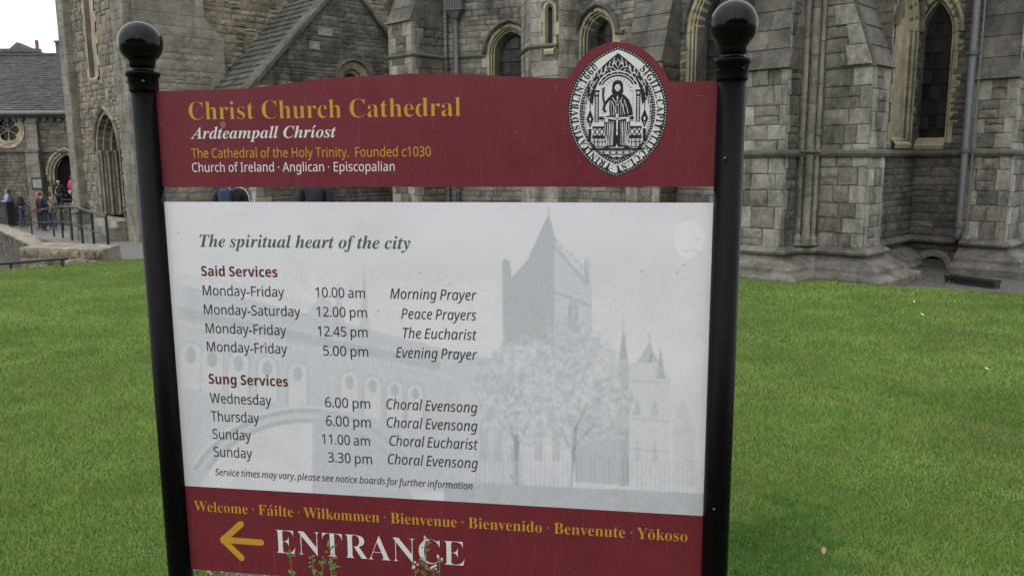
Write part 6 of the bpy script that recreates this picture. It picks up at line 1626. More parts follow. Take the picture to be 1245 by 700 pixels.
m, nt, b = nmat("gravel_ground")
p = pos_vec(nt)
vo = N(nt, "ShaderNodeTexVoronoi"); vo.inputs["Scale"].default_value = 42; nt.links.new(p, vo.inputs["Vector"])
c = mixc(nt, 1.0, ramp(nt, noise_tex(nt, p, 2, 5), [(.085, .08, .07), (.13, .123, .11), (.10, .095, .085)]), rng_map(nt, vo.outputs["Color"], 0, 1, .55, 1.4), 'MULTIPLY')
nt.links.new(c, b.inputs["Base Color"]); b.inputs["Roughness"].default_value = .95
bump(nt, vo.outputs["Distance"], .02, 1, b)
M['gravel'] = m
m, nt, b = nmat("worn_paving")
p = pos_vec(nt)
c = ramp(nt, noise_tex(nt, p, 1.3, 6, .7), [(.165, .158, .15), (.20, .19, .18), (.15, .143, .136)])
c = mixc(nt, 1.0, c, rng_map(nt, noise_tex(nt, p, 50, 4, .7), .3, .7, .8, 1.2), 'MULTIPLY')
nt.links.new(c, b.inputs["Base Color"]); b.inputs["Roughness"].default_value = .9
bump(nt, noise_tex(nt, p, 70, 3, .7), .006, .8, b)
M['paving'] = m
RA = gnd(131, 314)                     # near end of the ruin wall / ramp
RB = gnd(6, 273)
def right_of_ruin(x, y):
    t = (y - RA.y) / (RB.y - RA.y)
    return x > RA.x + (RB.x - RA.x) * t - .5 if y > RA.y - .3 else x > RA.x - .2
grid_sheet("path", -30, -1.0, 13, 45, 116, 128, -.05, M['paving'], keep=right_of_ruin)
grid_sheet("gravel_strip", -1.0, 14, 9.5, 20, 60, 42, -.08, M['gravel'], keep=lambda x, y: y > far_edge(min(x, 12.9)) - .6)
tag(part("ground", [(-900, -900, -2.1), (900, -900, -2.1), (900, 900, -2.1), (-900, 900, -2.1)], [(0, 1, 2, 3)], M['paving']), kind="structure")
tag(part("sunken_floor", [(-32, 13, -1.75), (-6.0, 13, -1.75), (-6, 45, -1.75), (-32, 45, -1.75)], [(0, 1, 2, 3)], M['gravel']), kind="structure")

# bare soil under the notice board
m, nt, b = nmat("stony_soil")
p = pos_vec(nt)
c = ramp(nt, noise_tex(nt, p, 9, 6, .7), [(.07, .052, .034), (.12, .098, .07), (.17, .15, .12), (.09, .07, .048)])
nt.links.new(c, b.inputs["Base Color"]); b.inputs["Roughness"].default_value = .95
bump(nt, noise_tex(nt, p, 60, 5, .7), .02, 1, b)
def in_bed(x, y):
    c_ = SG.P(SW / 2, 0); dx, dy = x - c_.x, y - c_.y
    u = dx * SG.d.x + dy * SG.d.y; v = -(dx * SG.n.x + dy * SG.n.y)
    lim = .80 + .06 * math.sin(u * 7) + .04 * math.sin(u * 17 + 1) + .03 * math.sin(u * 41) - .8 * ss((u + .1) / .5)
    return -1.2 < u < 1.0 and -.9 < v < lim
vs = []; fs = []
c_ = SG.P(SW / 2, 0)
for i in range(41):
    u = -1.22 + 2.2 * i / 40
    lim = ss((u + 1.22) / .2) * .82 + .06 * math.sin(u * 7) + .04 * math.sin(u * 17 + 1) + .03 * math.sin(u * 41) - .8 * ss((u + .1) / .5)
    for j in range(21):
        v = -.9 + (lim + .9) * j / 20
        P_ = Vector((c_.x, c_.y, 0)) + Vector((SG.d.x, SG.d.y, 0)) * u - Vector((SG.n.x, SG.n.y, 0)) * v
        hump = .008 * noise.noise(P_ * 9) - .004
        vs.append((P_.x, P_.y, max(.006, .012 + hump)))
fs = [(i * 21 + j, (i + 1) * 21 + j, (i + 1) * 21 + j + 1, i * 21 + j + 1) for i in range(40) for j in range(20)]
tag(part("soil_bed", vs, fs, m, None, True), kind="structure")
# pebbles on the soil
V = []; F = []; 
for _ in range(3200):
    u = random.uniform(-1.85, .6); v = random.uniform(.1, 1.0); s_ = random.uniform(.004, .014)
    P_ = Vector((c_.x, c_.y, .014)) + Vector((SG.d.x, SG.d.y, 0)) * u - Vector((SG.n.x, SG.n.y, 0)) * v
    if not in_bed(P_.x, P_.y): continue
    b0 = len(V); r_ = [Vector((random.uniform(.6, 1) * a_, random.uniform(.6, 1) * b_, random.uniform(.4, .8) * d_)) * s_ for a_, b_, d_ in ((1, 0, 0), (0, 1, 0), (-1, 0, 0), (0, -1, 0), (0, 0, 1), (0, 0, -1))]
    V += [P_ + q_ for q_ in r_]; F += [tuple(b0 + k for k in t) for t in ((0, 1, 4), (1, 2, 4), (2, 3, 4), (3, 0, 4), (1, 0, 5), (2, 1, 5), (3, 2, 5), (0, 3, 5))]
mp = stone_mat("pebble", [(.2, .19, .17), (.3, .29, .26), (.14, .125, .1), (.38, .36, .33)], soot=0, grain=.2)
tag(part("pebbles", V, F, mp), "small grey pebbles lying on the bare soil under the notice board", "gravel", kind="stuff")

# ---- grass blades: one mesh, finer and denser near by
def grass(name, n, rmin, rmax, amin, amax, hgt, wid, mat, keepv, seed, lean=1.0, bias=1.0):
    g = np.random.default_rng(seed)
    r = rmin * (rmax / rmin) ** (g.random(n) ** bias); a = amin + (amax - amin) * g.random(n)
    x = r * np.sin(a); y = r * np.cos(a)
    k = keepv(x, y); x, y, r = x[k], y[k], r[k]; n = len(x)
    hz = np.array([HZ(p_, q_) for p_, q_ in zip(x, y)]) if True else 0
    sc_ = np.clip(r / 4.5, .75, 2.4)
    big = vnoise(x * 100, y * 100, 55, 3); sm = vnoise(x * 100, y * 100, 9, 5)
    h = hgt * (.55 + .9 * g.random(n)) * (.65 + .7 * big) * (.8 + .4 * sm) * np.clip(sc_, .8, 1.1)
    w = wid * (.7 + .6 * g.random(n)) * sc_
    t = g.random(n) * 2 * np.pi; ln = h * lean * (.3 + 1.2 * g.random(n)); ld = g.random(n) * 2 * np.pi
    P0 = np.stack([x - w * np.cos(t), y - w * np.sin(t), hz - .004], -1)
    P1 = np.stack([x + w * np.cos(t), y + w * np.sin(t), hz - .004], -1)
    P2 = np.stack([x + ln * np.cos(ld), y + ln * np.sin(ld), hz + h], -1)
    co = np.stack([P0, P1, P2], 1).reshape(-1, 3)
    me = bpy.data.meshes.new(name)
    me.vertices.add(3 * n); me.vertices.foreach_set("co", co.ravel())
    me.loops.add(3 * n); me.loops.foreach_set("vertex_index", np.arange(3 * n))
    me.polygons.add(n); me.polygons.foreach_set("loop_start", np.arange(0, 3 * n, 3)); me.polygons.foreach_set("loop_total", np.full(n, 3))
    me.update(); me.materials.append(mat)
    return link(bpy.data.objects.new(name, me))
def grass_mat(name, cols, yellow=.5):
    m, nt, b = nmat(name)
    g = N(nt, "ShaderNodeNewGeometry"); p = g.outputs["Position"]
    c = ramp(nt, g.outputs["Random Per Island"], cols)
    big = rng_map(nt, noise_tex(nt, p, .75, 5, .62), .36, .64, .74, 1.18)
    c = mixc(nt, 1.0, c, big, 'MULTIPLY')
    c = mixc(nt, rng_map(nt, noise_tex(nt, pos_vec(nt, (1, 1.6, 1)), 1.9, 6, .7), .48, .70, 0, yellow), c, (.40, .40, .15))
    c = mixc(nt, rng_map(nt, noise_tex(nt, p, .9, 4, .6), .52, .62, 0, .4), c, (.13, .29, .05))
    nt.links.new(c, b.inputs["Base Color"]); b.inputs["Roughness"].default_value = .6
    b.inputs["Specular IOR Level"].default_value = .25
    tr = N(nt, "ShaderNodeBsdfTranslucent"); nt.links.new(c, tr.inputs[0])
    mx = N(nt, "ShaderNodeMixShader"); mx.inputs[0].default_value = .4
    nt.links.new(b.outputs[0], mx.inputs[1]); nt.links.new(tr.outputs[0], mx.inputs[2])
    nt.links.new(mx.outputs[0], nt.nodes["Material Output"].inputs[0])
    return m
gm = grass_mat("grass_blade", [(.20, .335, .065), (.255, .41, .085), (.16, .285, .055), (.35, .46, .12), (.225, .37, .075), (.46, .47, .23)], .5)
cs_, cu2 = SG.P(SW / 2, 0), None
def keep_l(x, y):
    far = np.interp(x, EX, EY)
    dx, dy = x - cs_.x, y - cs_.y
    u = dx * SG.d.x + dy * SG.d.y; v = -(dx * SG.n.x + dy * SG.n.y)
    lim = (.80 + .06 * np.sin(u * 7) + .04 * np.sin(u * 17 + 1) + .03 * np.sin(u * 41)) * np.clip((u + 1.22) / .2, 0, 1) - .8 * np.clip((u + .1) / .5, 0, 1)
    bed = (u > -1.2) & (u < 1.0) & (v > -.9) & (v < lim)
    return (y < far - .01) & ~bed & (x > LX0) & (x < LX1)
tag(grass("grass", 1050000, 2.2, 17.5, -.92, .95, .021, .0025, gm, keep_l, 5), "short mown green grass of the lawn with paler yellowish patches", "grass", kind="stuff")
# leafier dark weeds beside the right post
wm_ = grass_mat("broad_weed_leaf", [(.10, .25, .055), (.12, .29, .065), (.09, .21, .045), (.16, .33, .09)], .15)
def keep_w(x, y):
    q = vnoise(x * 100, y * 100, 22, 7) * .6 + vnoise(x * 100, y * 100, 7, 8) * .4
    d1 = ((x - 1.12) / .42) ** 2 + ((y - 3.15) / .62) ** 2; d2 = ((x - 1.25) / .45) ** 2 + ((y - 2.4) / .45) ** 2
    return keep_l(x, y) & (q + .25 * (np.random.default_rng(3).random(len(x)) - .5) > .40 + .33 * np.minimum(d1, d2)) & (np.minimum(d1, d2) < 1.6)
tag(grass("clover", 90000, 2.2, 4.4, .15, .62, .022, .0055, wm_, keep_w, 6, lean=.5), "darker broad leaved clover in the grass beside the right post", "clover", kind="stuff")

# fallen leaves
lf = {'brown': plain("dead_leaf", (.22, .11, .05), .8, var=.3, vs=80), 'pink': plain("faded_petal", (.34, .20, .17), .7, var=.2, vs=80), 'yellow': plain("yellow_leaf", (.42, .33, .10), .7, var=.2, vs=80), 'white': plain("pale_scrap", (.7, .7, .66), .7)}
def leaf(px, py, s_, k, label):
    p_ = gnd(px, py); a = random.uniform(0, 6.28)
    o = empty("fallen_leaf", (p_.x, p_.y, p_.z + .03), label, "leaf", "litter lying on the lawn")
    ring = [(0, -1), (.35, -.5), (.45, .1), (.25, .6), (0, 1), (-.25, .6), (-.45, .1), (-.35, -.5)]
    vs = [Vector((x * s_, y * s_, (.25 * abs(x) + .15 * y * y) * s_)) for x, y in ring] + [Vector((0, 0, 0))]
    R_z = Matrix.Rotation(a, 3, 'Z') @ Matrix.Rotation(.4, 3, 'X')
    vs = [R_z @ v + Vector((p_.x, p_.y, p_.z + .034)) for v in vs]
    part("leaf_blade", vs, [(i, (i + 1) % 8, 8) for i in range(8)], lf[k], o)
    MB().tube([R_z @ Vector((0, -s_, .01)) + Vector((p_.x, p_.y, p_.z + .034)), R_z @ Vector((.1 * s_, -1.5 * s_, .0)) + Vector((p_.x, p_.y, p_.z + .034))], .0012, 4).build("leaf_stalk", lf[k], o)
leaf(1001, 678, .022, 'pink', "curled pinkish dead leaf lying nearest the camera on the right lawn")
leaf(955, 415, .045, 'yellow', "yellow fallen leaf on the lawn right of the right post")
leaf(1111, 370, .02, 'white', "small white scrap on the lawn below the angle buttresses")
leaf(1121, 386, .025, 'white', "larger white scrap on the lawn right of the angle buttresses")
leaf(1199, 453, .022, 'white', "white scrap lying in the grass near the right edge")
leaf(932, 448, .03, 'brown', "small brown fallen leaf close beside the right post")

# dead leaves blown into the corner of the recessed bay
V = []; F = []
for _ in range(420):
    g_x = random.gauss(1120, 34); g_y = random.gauss(335, 7)
    if not (1045 < g_x < 1240 and 326 < g_y < 352): continue
    p_ = ground(g_x, g_y, -.06)
    if p_.y < far_edge(p_.x): continue
    s_ = random.uniform(.012, .03); a = random.uniform(0, 6.28); b0 = len(V)
    for k in range(4): q = a + k * 1.57; V.append(p_ + Vector((math.cos(q) * s_ * (1 if k % 2 else .55), math.sin(q) * s_ * (1 if k % 2 else .55), random.uniform(0, .018))))
    F.append((b0, b0 + 1, b0 + 2, b0 + 3))
tag(part("leaf_litter", V, F, stone_mat("withered_leaf", [(.16, .09, .04), (.20, .14, .06), (.10, .07, .04), (.10, .13, .04)], soot=0)), "brown leaf litter blown onto the gravel in the recessed bay", "leaf litter", kind="stuff")

# ---- three tall weeds in front of the foot of the board
wleaf = plain("weed_leaf", (.13, .21, .05), .6, var=.3, vs=60); wstem = plain("weed_stem", (.16, .19, .07), .6, var=.2); wpale = plain("weed_seed_head", (.55, .56, .50), .8); wred = plain("weed_bud", (.22, .10, .06), .7)
def weed(px, py, base_off, label, stems, seed):
    r = random.Random(seed)
    WP = Wall(SG.P(0, 0, base_off), d=(SG.d.x, SG.d.y))
    u, z = WP.hit(px, py); q = WP.P(u, 0)
    o = empty("weed_plant", (q.x, q.y, .02), label, "weed", "weeds growing in front of the notice board")
    for spx, spy, bend in stems:
        ut, zt = WP.hit(spx, spy)
        base = Vector((q.x + r.uniform(-.01, .01), q.y + r.uniform(-.01, .01), .0)); topv = WP.P(ut, zt) + Vector((0, r.uniform(-.02, .02), 0))
        pts = []
        for i in range(9):
            t = i / 8; p_ = base.lerp(topv, t); p_ += Vector((SG.d.x, SG.d.y, 0)) * bend * math.sin(math.pi * t) + Vector((0, 0, 0))
            pts.append(p_)
        st = MB().tube(pts, [.0032 * (1 - .65 * i / 8) for i in range(9)], 6).build("stem", wstem, o, True)
        L = (topv - base).length; n = int(L / .009)
        for i in range(3, n):
            t = i / n
            if r.random() < .12: continue
            k = min(7, int(t * 8)); p_ = pts[k].lerp(pts[k + 1], t * 8 - k)
            a = r.uniform(0, 6.28); up = r.uniform(.1, 1.0); l = r.uniform(.016, .036) * (1.25 - .5 * t); wd = l * r.uniform(.18, .30)
            d = Vector((math.cos(a), math.sin(a), up)).normalized(); sd = d.cross(Vector((0, 0, 1))).normalized() * wd
            mid = p_ + d * l * .55 + Vector((0, 0, -.0 * l)); tipp = p_ + d * l + Vector((0, 0, -.25 * l))
            vs = [p_, p_ + d * l * .3 + sd * .8, mid + sd, tipp, mid - sd, p_ + d * l * .3 - sd * .8]
            part("leaf", vs, [(0, 1, 5), (1, 2, 4, 5), (2, 3, 4)], wleaf, st)
        for _ in range(5):
            c0 = topv + Vector((r.uniform(-.008, .008), r.uniform(-.006, .006), r.uniform(-.008, .008)))
            MB().lathe([(.0005, -.004), (.003, -.002), (.0034, .001), (.0008, .004)], c0, 6).build("seed_head", wpale if seed == 3 else wleaf, st)
weed(352, 704, .10, "short leafy weed leftmost in front of the E of ENTRANCE", [(352, 674, .004)], 1)
weed(390, 706, .14, "branching weed with brown buds in front of the N and T of ENTRANCE", [(382, 675, -.006), (401, 664, .01), (392, 682, .0), (404, 681, .012)], 2)
weed(524, 708, .12, "tallest weed with a pale seed head in front of the C of ENTRANCE", [(518, 654, -.008), (534, 677, .01), (505, 683, -.006), (528, 686, .004)], 3)
# ------------------------------------------------------------------ far stone hall on the left
HYD = 37.0
hall = empty("stone_hall", (-22, HYD, -1.6), "low grey stone hall with dark slate roof and round six lobed window at far left", "building")
wH = Wall((-34, HYD), (-15.5, HYD))
ez = wH.hit(30, 137)[1]; bz = -1.5
rx, rz = wH.hit(8, 158)
du, dz_ = wH.hit(81, 213)
AD = Arch(du, .62, wH.hit(80, 247)[1], dz_, .92)
cir = lambda k, n=24: [(rx + k * math.cos(2 * math.pi * i / n), rz + k * math.sin(2 * math.pi * i / n)) for i in range(n)]
fH = face("wall", wH, [(0, bz - 1), (wH.L, bz - 1), (wH.L, ez), (0, ez)], [cir(.66), AD.outline(.16)], M['mortar'], hall)
zc_ = wH.hit(30, 146)[1]; zs2 = wH.hit(30, 184)[1]
def blkH(z):
    r = []
    if abs(z - rz) < .80: h = math.sqrt(.80 ** 2 - (z - rz) ** 2); r.append((rx - h, rx + h))
    h = AD.half(z, .36)
    if h > 0: r.append((AD.uc - h, AD.uc + h))
    return r
uL0 = wH.hit(-30, 200)[0]
courses(hall, fH, wH, uL0, wH.L, bz, ez - .35, 'coursed', M['hall'], blocked=blkH, seed=60)
# rose: ring of stones, six lobes cut in a plate
for i in range(18):
    a0, a1 = 2 * math.pi * i / 18 + .006, 2 * math.pi * (i + 1) / 18 - .006
    vs = [wH.P(rx + k * math.cos(a), rz + k * math.sin(a), o) for a in (a0, a1) for k, o in ((.84, 0), (.84, .05), (.70, .06), (.66, -.05), (.62, -.2))]
    queue_mesh(hall, fH, 'ring_stone', M['buff'], vs, [(k, k + 1, 6 + k, 5 + k) for k in range(4)])
lob = []
for i in range(72):
    a = 2 * math.pi * i / 72; k = .36 + .15 * abs(math.cos(3 * a)) ** .55
    lob.append((rx + k * math.cos(a), rz + k * math.sin(a)))
ro = face("rose_tracery", wH, cir(.64), [lob], M['buff'], hall, off=-.08)
part("rose_glass", [wH.P(u, z, -.2) for u, z in cir(.64)], [tuple(range(24))], M['glass'], hall)
for i in range(6):
    a = 2 * math.pi * (i + .5) / 6
    MB().tube([wH.P(rx + .02 * math.cos(a), rz + .02 * math.sin(a), -.13), wH.P(rx + .38 * math.cos(a), rz + .38 * math.sin(a), -.13)], .018, 5).build("rose_bar", M['buff'], ro)
window(hall, hall, wH, AD, [(.16, .02), (.10, .02), (.08, -.06), (.0, -.10), (0, -.3)], .3, M['buff'], hood=[(.20, 0), (.20, .07), (.27, .10), (.32, .06), (.33, 0)], hoodmat=M['buff'], fill='void', sill=False, teeth=.12, name='doorway', jname='door_stone')
# flat pilaster buttress with offsets
for pxa, pxb, za_, zb_, o_ in ((36, 52, bz, zs2, .35), (37, 51, zs2 + .05, zc_ - .1, .22)):
    ua_, ub_ = wH.hit(pxa, 185)[0], wH.hit(pxb, 185)[0]
    w2 = Wall(wH.P(ua_, 0, o_), wH.P(ub_, 0, o_))
    f2_ = MB().box(wH.P((ua_ + ub_) / 2, (za_ + zb_) / 2, o_ / 2 - .005), (ub_ - ua_, o_ - .01, zb_ - za_)).build("pilaster", M['mortar'], hall)
    courses(hall, f2_, w2, 0, w2.L, za_, zb_ - .05, 'ashlar', M['smooth'], seed=61)
    weathering(hall, f2_, w2, 0, w2.L, zb_ - .05, zb_ + .25, o_ - .05, M['slab'], rows=1)
band(hall, fH, [wH.P(uL0, 0), wH.P(wH.L, 0)], [(0, -.10), (.10, -.06), (.12, 0), (0, .08)], 'string_course', M['slab'], z=zs2, ln=1.2)
band(hall, fH, [wH.P(uL0, 0), wH.P(wH.L, 0)], [(0, -.05), (.16, 0), (.20, .08), (.22, .16), (0, .2)], 'eaves_course', M['slab'], z=ez - .22, ln=1.2)
x = uL0
while x < wH.L:
    MB().box(wH.P(x, ez - .32, .07), (.16, .14, .14)).build('corbel', M['slab'], hall) if wH.P(x, 0).x < -17 else None
    x += .34
ry_ = 43.5; rdz = None
rr = ray(30, 68); t_ = (ry_ - EYE.y) / rr.y; rz_ = EYE.z + rr.z * t_
eave = Vector((-34, HYD - .3, ez - .02)); rd = Vector((-34, ry_, rz_))
part("roof_slope", [eave, eave + Vector((20, 0, 0)), rd + Vector((20, 0, 0)), rd], [(0, 1, 2, 3)], M['slate_far'], hall)
part("roof_slope", [rd, rd + Vector((20, 0, 0)), rd + Vector((20, 7, -3.4)), rd + Vector((0, 7, -3.4))], [(0, 1, 2, 3)], M['slate_far'], hall)
sv2 = (rd - eave); SL2 = sv2.length; sv2 /= SL2
sn2 = Vector((1, 0, 0)).cross(sv2).normalized(); nr = 30
V = []; F = []
for i in range(nr):
    x = -30 + (.15 if i % 2 else 0)
    while x < -15:
        w_ = random.uniform(.24, .34); x1 = x + w_ - .008
        b0 = Vector((x, eave.y, eave.z)) + sv2 * (SL2 * i / nr) + sn2 * (.03 + random.uniform(0, .015)); b1 = b0 + Vector((x1 - x, 0, 0)); k = len(V)
        V += [b0, b1, b1 + sv2 * (SL2 / nr + .05) - sn2 * .025, b0 + sv2 * (SL2 / nr + .05) - sn2 * .025, b0 - sn2 * .03, b1 - sn2 * .03]
        F += [(k, k + 1, k + 2, k + 3), (k + 4, k + 5, k + 1, k)]; x += w_
tag(part("roof_slates", V, F, M['slate_far'], hall), kind="stuff")
MB().tube([rd + Vector((0, 0, .03)), rd + Vector((20, 0, .03))], .10, 8).build("ridge_tile", M['slate_far'], hall)
MB().tube([eave + Vector((0, -.08, -.02)), eave + Vector((20, -.08, -.02))], .09, 8).build("gutter", M['lead'], hall)
# framed notice beside the door
u1, z1_ = wH.hit(52, 223)
nc = empty("notice_case", wH.P(u1, z1_, .4), "small dark framed notice case on the hall pilaster left of the arched doorway", "notice case")
MB().box(wH.P(u1, z1_, .40), (.52, .06, .50)).build("frame", M['iron'], nc)
MB().box(wH.P(u1, z1_, .435), (.40, .015, .38)).build("notice_sheet", plain("faded_notice", (.25, .30, .28), .5, var=.3, vs=12), nc)

# distant brick gable and chimney beyond the hall roof
brick = stone_mat("distant_brick", [(.22, .11, .085), (.26, .14, .10)], soot=.2, gs=3)
def at_depth(px, py, Y): r = ray(px, py); t = (Y - EYE.y) / r.y; return EYE + r * t
gb = empty("distant_building", (at_depth(20, 70, 62).x, 64, 0), "distant brick building with a small grey gable rising beyond the hall roof", "building")
a_ = at_depth(-20, 63, 62); c__ = at_depth(46, 63, 62); lowz = 2.0
MB().box(((a_.x + c__.x) / 2, 65, (a_.z + lowz) / 2), (c__.x - a_.x, 6, a_.z - lowz)).build("wall", brick, gb)
MB().box(((a_.x + c__.x) / 2, 62.0, a_.z + .05), (c__.x - a_.x + .3, .5, .25)).build("cornice", M['slab'], gb)
g0, g1, g2 = at_depth(4, 66, 63), at_depth(37, 65, 63), at_depth(20, 51.5, 64)
mb = MB().add([g0, g1, g2, g0 + Vector((0, 4, 0)), g1 + Vector((0, 4, 0)), g2 + Vector((0, .6, 0))], [(0, 1, 2), (5, 4, 3), (0, 2, 5, 3), (1, 4, 5, 2)])
mb.build("gable_roof", M['slate_far'], gb)
q_ = at_depth(46, 66, 62)
MB().tube([q_, q_ + Vector((0, 0, 1.0))], .12, 8).build("vent_pipe", brick, gb)
ch = empty("distant_chimney", (at_depth(70, 60, 58).x, 58, 2), "dark square chimney stack just left of the tower above the hall roof", "chimney")
c0, c1 = at_depth(68, 52, 58), at_depth(90, 90, 58)
mb = MB(); mb.box(((c0.x + c1.x) / 2, 58.5, (c0.z + 2) / 2), (c1.x - c0.x, 1.2, c0.z - 2)); mb.build("stack", M['slab'], ch)
MB().box(((c0.x + c1.x) / 2, 58.5, c0.z + .05), (c1.x - c0.x + .1, 1.4, .12)).build("capping", M['slab'], ch)

# ------------------------------------------------------------------ ruin walls, ramp rail, low rail
ru = empty("ruin_wall", (RA.x, RA.y, -1.6), "low ruined stone wall with pale mortared top below the ramp railing", "wall")
def wall_run(root, a, b, th, ztop_a, ztop_b, zb, seed, wide=None):
    """free standing wall from a (near) to b (far); th = thickness towards the left"""
    a = Vector((a[0], a[1])); b = Vector((b[0], b[1])); d = (b - a).normalized(); n = Vector((-d.y, d.x)) * th
    m_ = 14; vs = []
    for i in range(m_ + 1):
        t = i / m_; p_ = a.lerp(b, t); zt = ztop_a + (ztop_b - ztop_a) * t
        j = .03 * math.sin(i * 2.3 + seed)
        vs += [(p_.x, p_.y, zb), (p_.x, p_.y, zt + j), (p_.x + n.x * .5, p_.y + n.y * .5, zt + .07 + j), (p_.x + n.x, p_.y + n.y, zt + j * .5), (p_.x + n.x, p_.y + n.y, zb)]
    fs = [(i * 5 + k, i * 5 + k + 1, i * 5 + k + 6, i * 5 + k + 5) for i in range(m_) for k in range(4)] + [(4, 3, 2, 1, 0), tuple(m_ * 5 + k for k in range(5))]
    o = part("wall_core", vs, fs, M['mortar_tan'], root)
    for wq_, za_, zb_ in ((Wall(b + n, a + n), ztop_b, ztop_a), (Wall(a + n, a), ztop_a, ztop_a)):
        courses(root, o, wq_, 0, wq_.L, zb, min(za_, zb_) - .04, 'rubble', M['rubble'], seed=seed)
        if wq_.L > th + 1:
            zl, zr = za_, zb_
            courses(root, o, wq_, 0, wq_.L, min(zl, zr) - .04, max(zl, zr) - .04, 'rubble', M['rubble'], clip=[(0, min(zl, zr) - .04), (wq_.L, min(zl, zr) - .04), (wq_.L, zr - .03), (0, zl - .03)], seed=seed + 1)
    return o
za_ = HZ(RA.x, RA.y); zb_ = HZ(RB.x, RB.y)
wall_run(ru, (RA.x - .02, RA.y - .2), (RB.x, RB.y), .62, za_ - .0, zb_ - .0, -1.75, 3)
ru2 = empty("ruin_wall", (-10, 17, -1.6), "nearer knee high ruined wall with rough grey stones in the sunken pit", "wall")
q1 = at_depth(124, 304, 15.75); q2 = at_depth(24, 301, 16.2)
wq2 = Wall((q2.x, q2.y), (q1.x, q1.y))
o = MB().add([wq2.P(0, -1.75), wq2.P(wq2.L, -1.75), wq2.P(wq2.L, q1.z), wq2.P(0, q2.z), wq2.P(0, -1.75, -.7), wq2.P(wq2.L, -1.75, -.7), wq2.P(wq2.L, q1.z + .05, -.5), wq2.P(0, q2.z + .04, -.7)], [(0, 1, 2, 3), (3, 2, 6, 7), (1, 5, 6, 2), (4, 0, 3, 7), (5, 4, 7, 6)]).build("wall_core", M['mortar_tan'], ru2)
courses(ru2, o, wq2, 0, wq2.L, -1.75, min(q1.z, q2.z) - .03, 'rubble', M['tan_rubble'], seed=70)
ra = empty("ramp_railing", (RA.x, RA.y, RA.z), "long black metal railing with two rails running down the ramp past the people", "railing")
Nn = gnd(133, 313.5); Ff = gnd(20, 270.5)
hr = .84; dirr = (Ff - Nn)
tops = []
npost = 9
pxs = [133, 115, 101, 88, 76.5, 66, 39, 20.6]
for px in pxs:
    # post on the line between the two ends at this sight line
    lo, hi = 0.0, 1.0
    for _ in range(40):
        m_ = (lo + hi) / 2; p_ = Nn.lerp(Ff, m_)
        if proj((p_.x, p_.y, HZ(p_.x, p_.y)))[0] > px: lo = m_
        else: hi = m_
    p_ = Nn.lerp(Ff, (lo + hi) / 2); z = HZ(p_.x, p_.y)
    MB().box((p_.x, p_.y, z + hr / 2 - .03), (.04, .04, hr + .02)).build("post", M['iron'], ra)
    tops.append(Vector((p_.x, p_.y, z)))
MB().tube([t + Vector((0, 0, hr)) for t in tops] + [tops[-1] + (tops[-1] - tops[-2]).normalized() * 2 + Vector((0, 0, hr))], .03, 8).build("top_rail", M['iron'], ra)
MB().tube([t + Vector((0, 0, hr * .5)) for t in tops], .02, 8).build("middle_rail", M['iron'], ra)
lr = empty("low_rail", (-9, 15, -.6), "low horizontal black rail over the sunken pit at the left edge of the lawn", "railing")
q1 = at_depth(82, 314, 14.9); q2 = at_depth(-30, 323, 14.7)
MB().tube([q2, q1], .028, 8).build("rail", M['iron'], lr)
for t in (.06, .62, .97):
    p_ = q1.lerp(q2, t); MB().tube([p_, Vector((p_.x, p_.y, -1.75))], .022, 6).build("post", M['iron'], lr)
dr = empty("door_rail", (-18, 34, -1), "short handrail beside the steps at the arched doorway", "railing")
r1, r2 = at_depth(74, 243, 34), at_depth(93, 243, 34)
MB().tube([r1, r2], .03, 6).build("rail", M['iron'], dr)
for q in (r1, r2): MB().tube([q, Vector((q.x, q.y, HZ(q.x, q.y) - .05))], .025, 6).build("post", M['iron'], dr)
# litter bin at the left margin, stone block by the tower
lb = empty("litter_bin", gnd(8, 272), "dark square litter bin at the left edge beside the person in pale blue", "bin")
p_ = gnd(7, 274)
mb = MB(); mb.box((p_.x, p_.y, p_.z + .48), (.55, .5, .9)); mb.build("bin_body", plain("dark_bin", (.035, .04, .045), .5), lb)
MB().box((p_.x, p_.y, p_.z + .97), (.62, .57, .1)).box((p_.x, p_.y, p_.z + 1.03), (.5, .45, .05)).build("bin_lid", M['iron'], lb)
MB().box((p_.x, p_.y - .255, p_.z + .6), (.4, .02, .45)).build("bin_door", plain("bin_door_paint", (.05, .055, .06), .4), lb)
sb = empty("stone_trough", gnd(89, 270), "small grey stone pedestal standing on the path before the tower portal", "pedestal")
p_ = gnd(90, 272)
MB().box((p_.x, p_.y, p_.z + .12), (.62, .5, .3)).build("foot", M['slab'], sb); MB().box((p_.x, p_.y, p_.z + .42), (.45, .38, .34)).build("shaft", M['hall'], sb); MB().box((p_.x, p_.y, p_.z + .62), (.6, .46, .08)).build("capping", M['slab'], sb)

# drain channel by the right buttress
g0_, g1_ = ground(1152, 338.5, -.03), ground(1213, 346.5, -.03)
dcn = empty("drain_channel", ((g0_.x + g1_.x) / 2, (g0_.y + g1_.y) / 2, 0), "long black drainage grating lying at the foot of the rightmost buttress", "drain")
dd = (g1_ - g0_); LL = Vector((dd.x, dd.y)).length; ang = math.atan2(dd.y, dd.x); Rz = Matrix.Rotation(ang, 3, 'Z'); cc = (g0_ + g1_) / 2
MB().box((cc.x, cc.y, -.035), (LL, .12, .09), Rz).build("channel", M['iron'], dcn)
for k in (-1, 1): MB().box(Vector((cc.x, cc.y, .01)) + Rz @ Vector((0, k * .065, 0)), (LL + .01, .02, .03), Rz).build("frame_bar", M['iron'], dcn)
for i in range(26): MB().box(Vector((cc.x, cc.y, .035)) + Rz @ Vector(((i - 12.5) * LL / 27, -.065, -.045)), (.012, .02, .05), Rz).build("grate_bar", M['iron'], dcn)
flush(300)

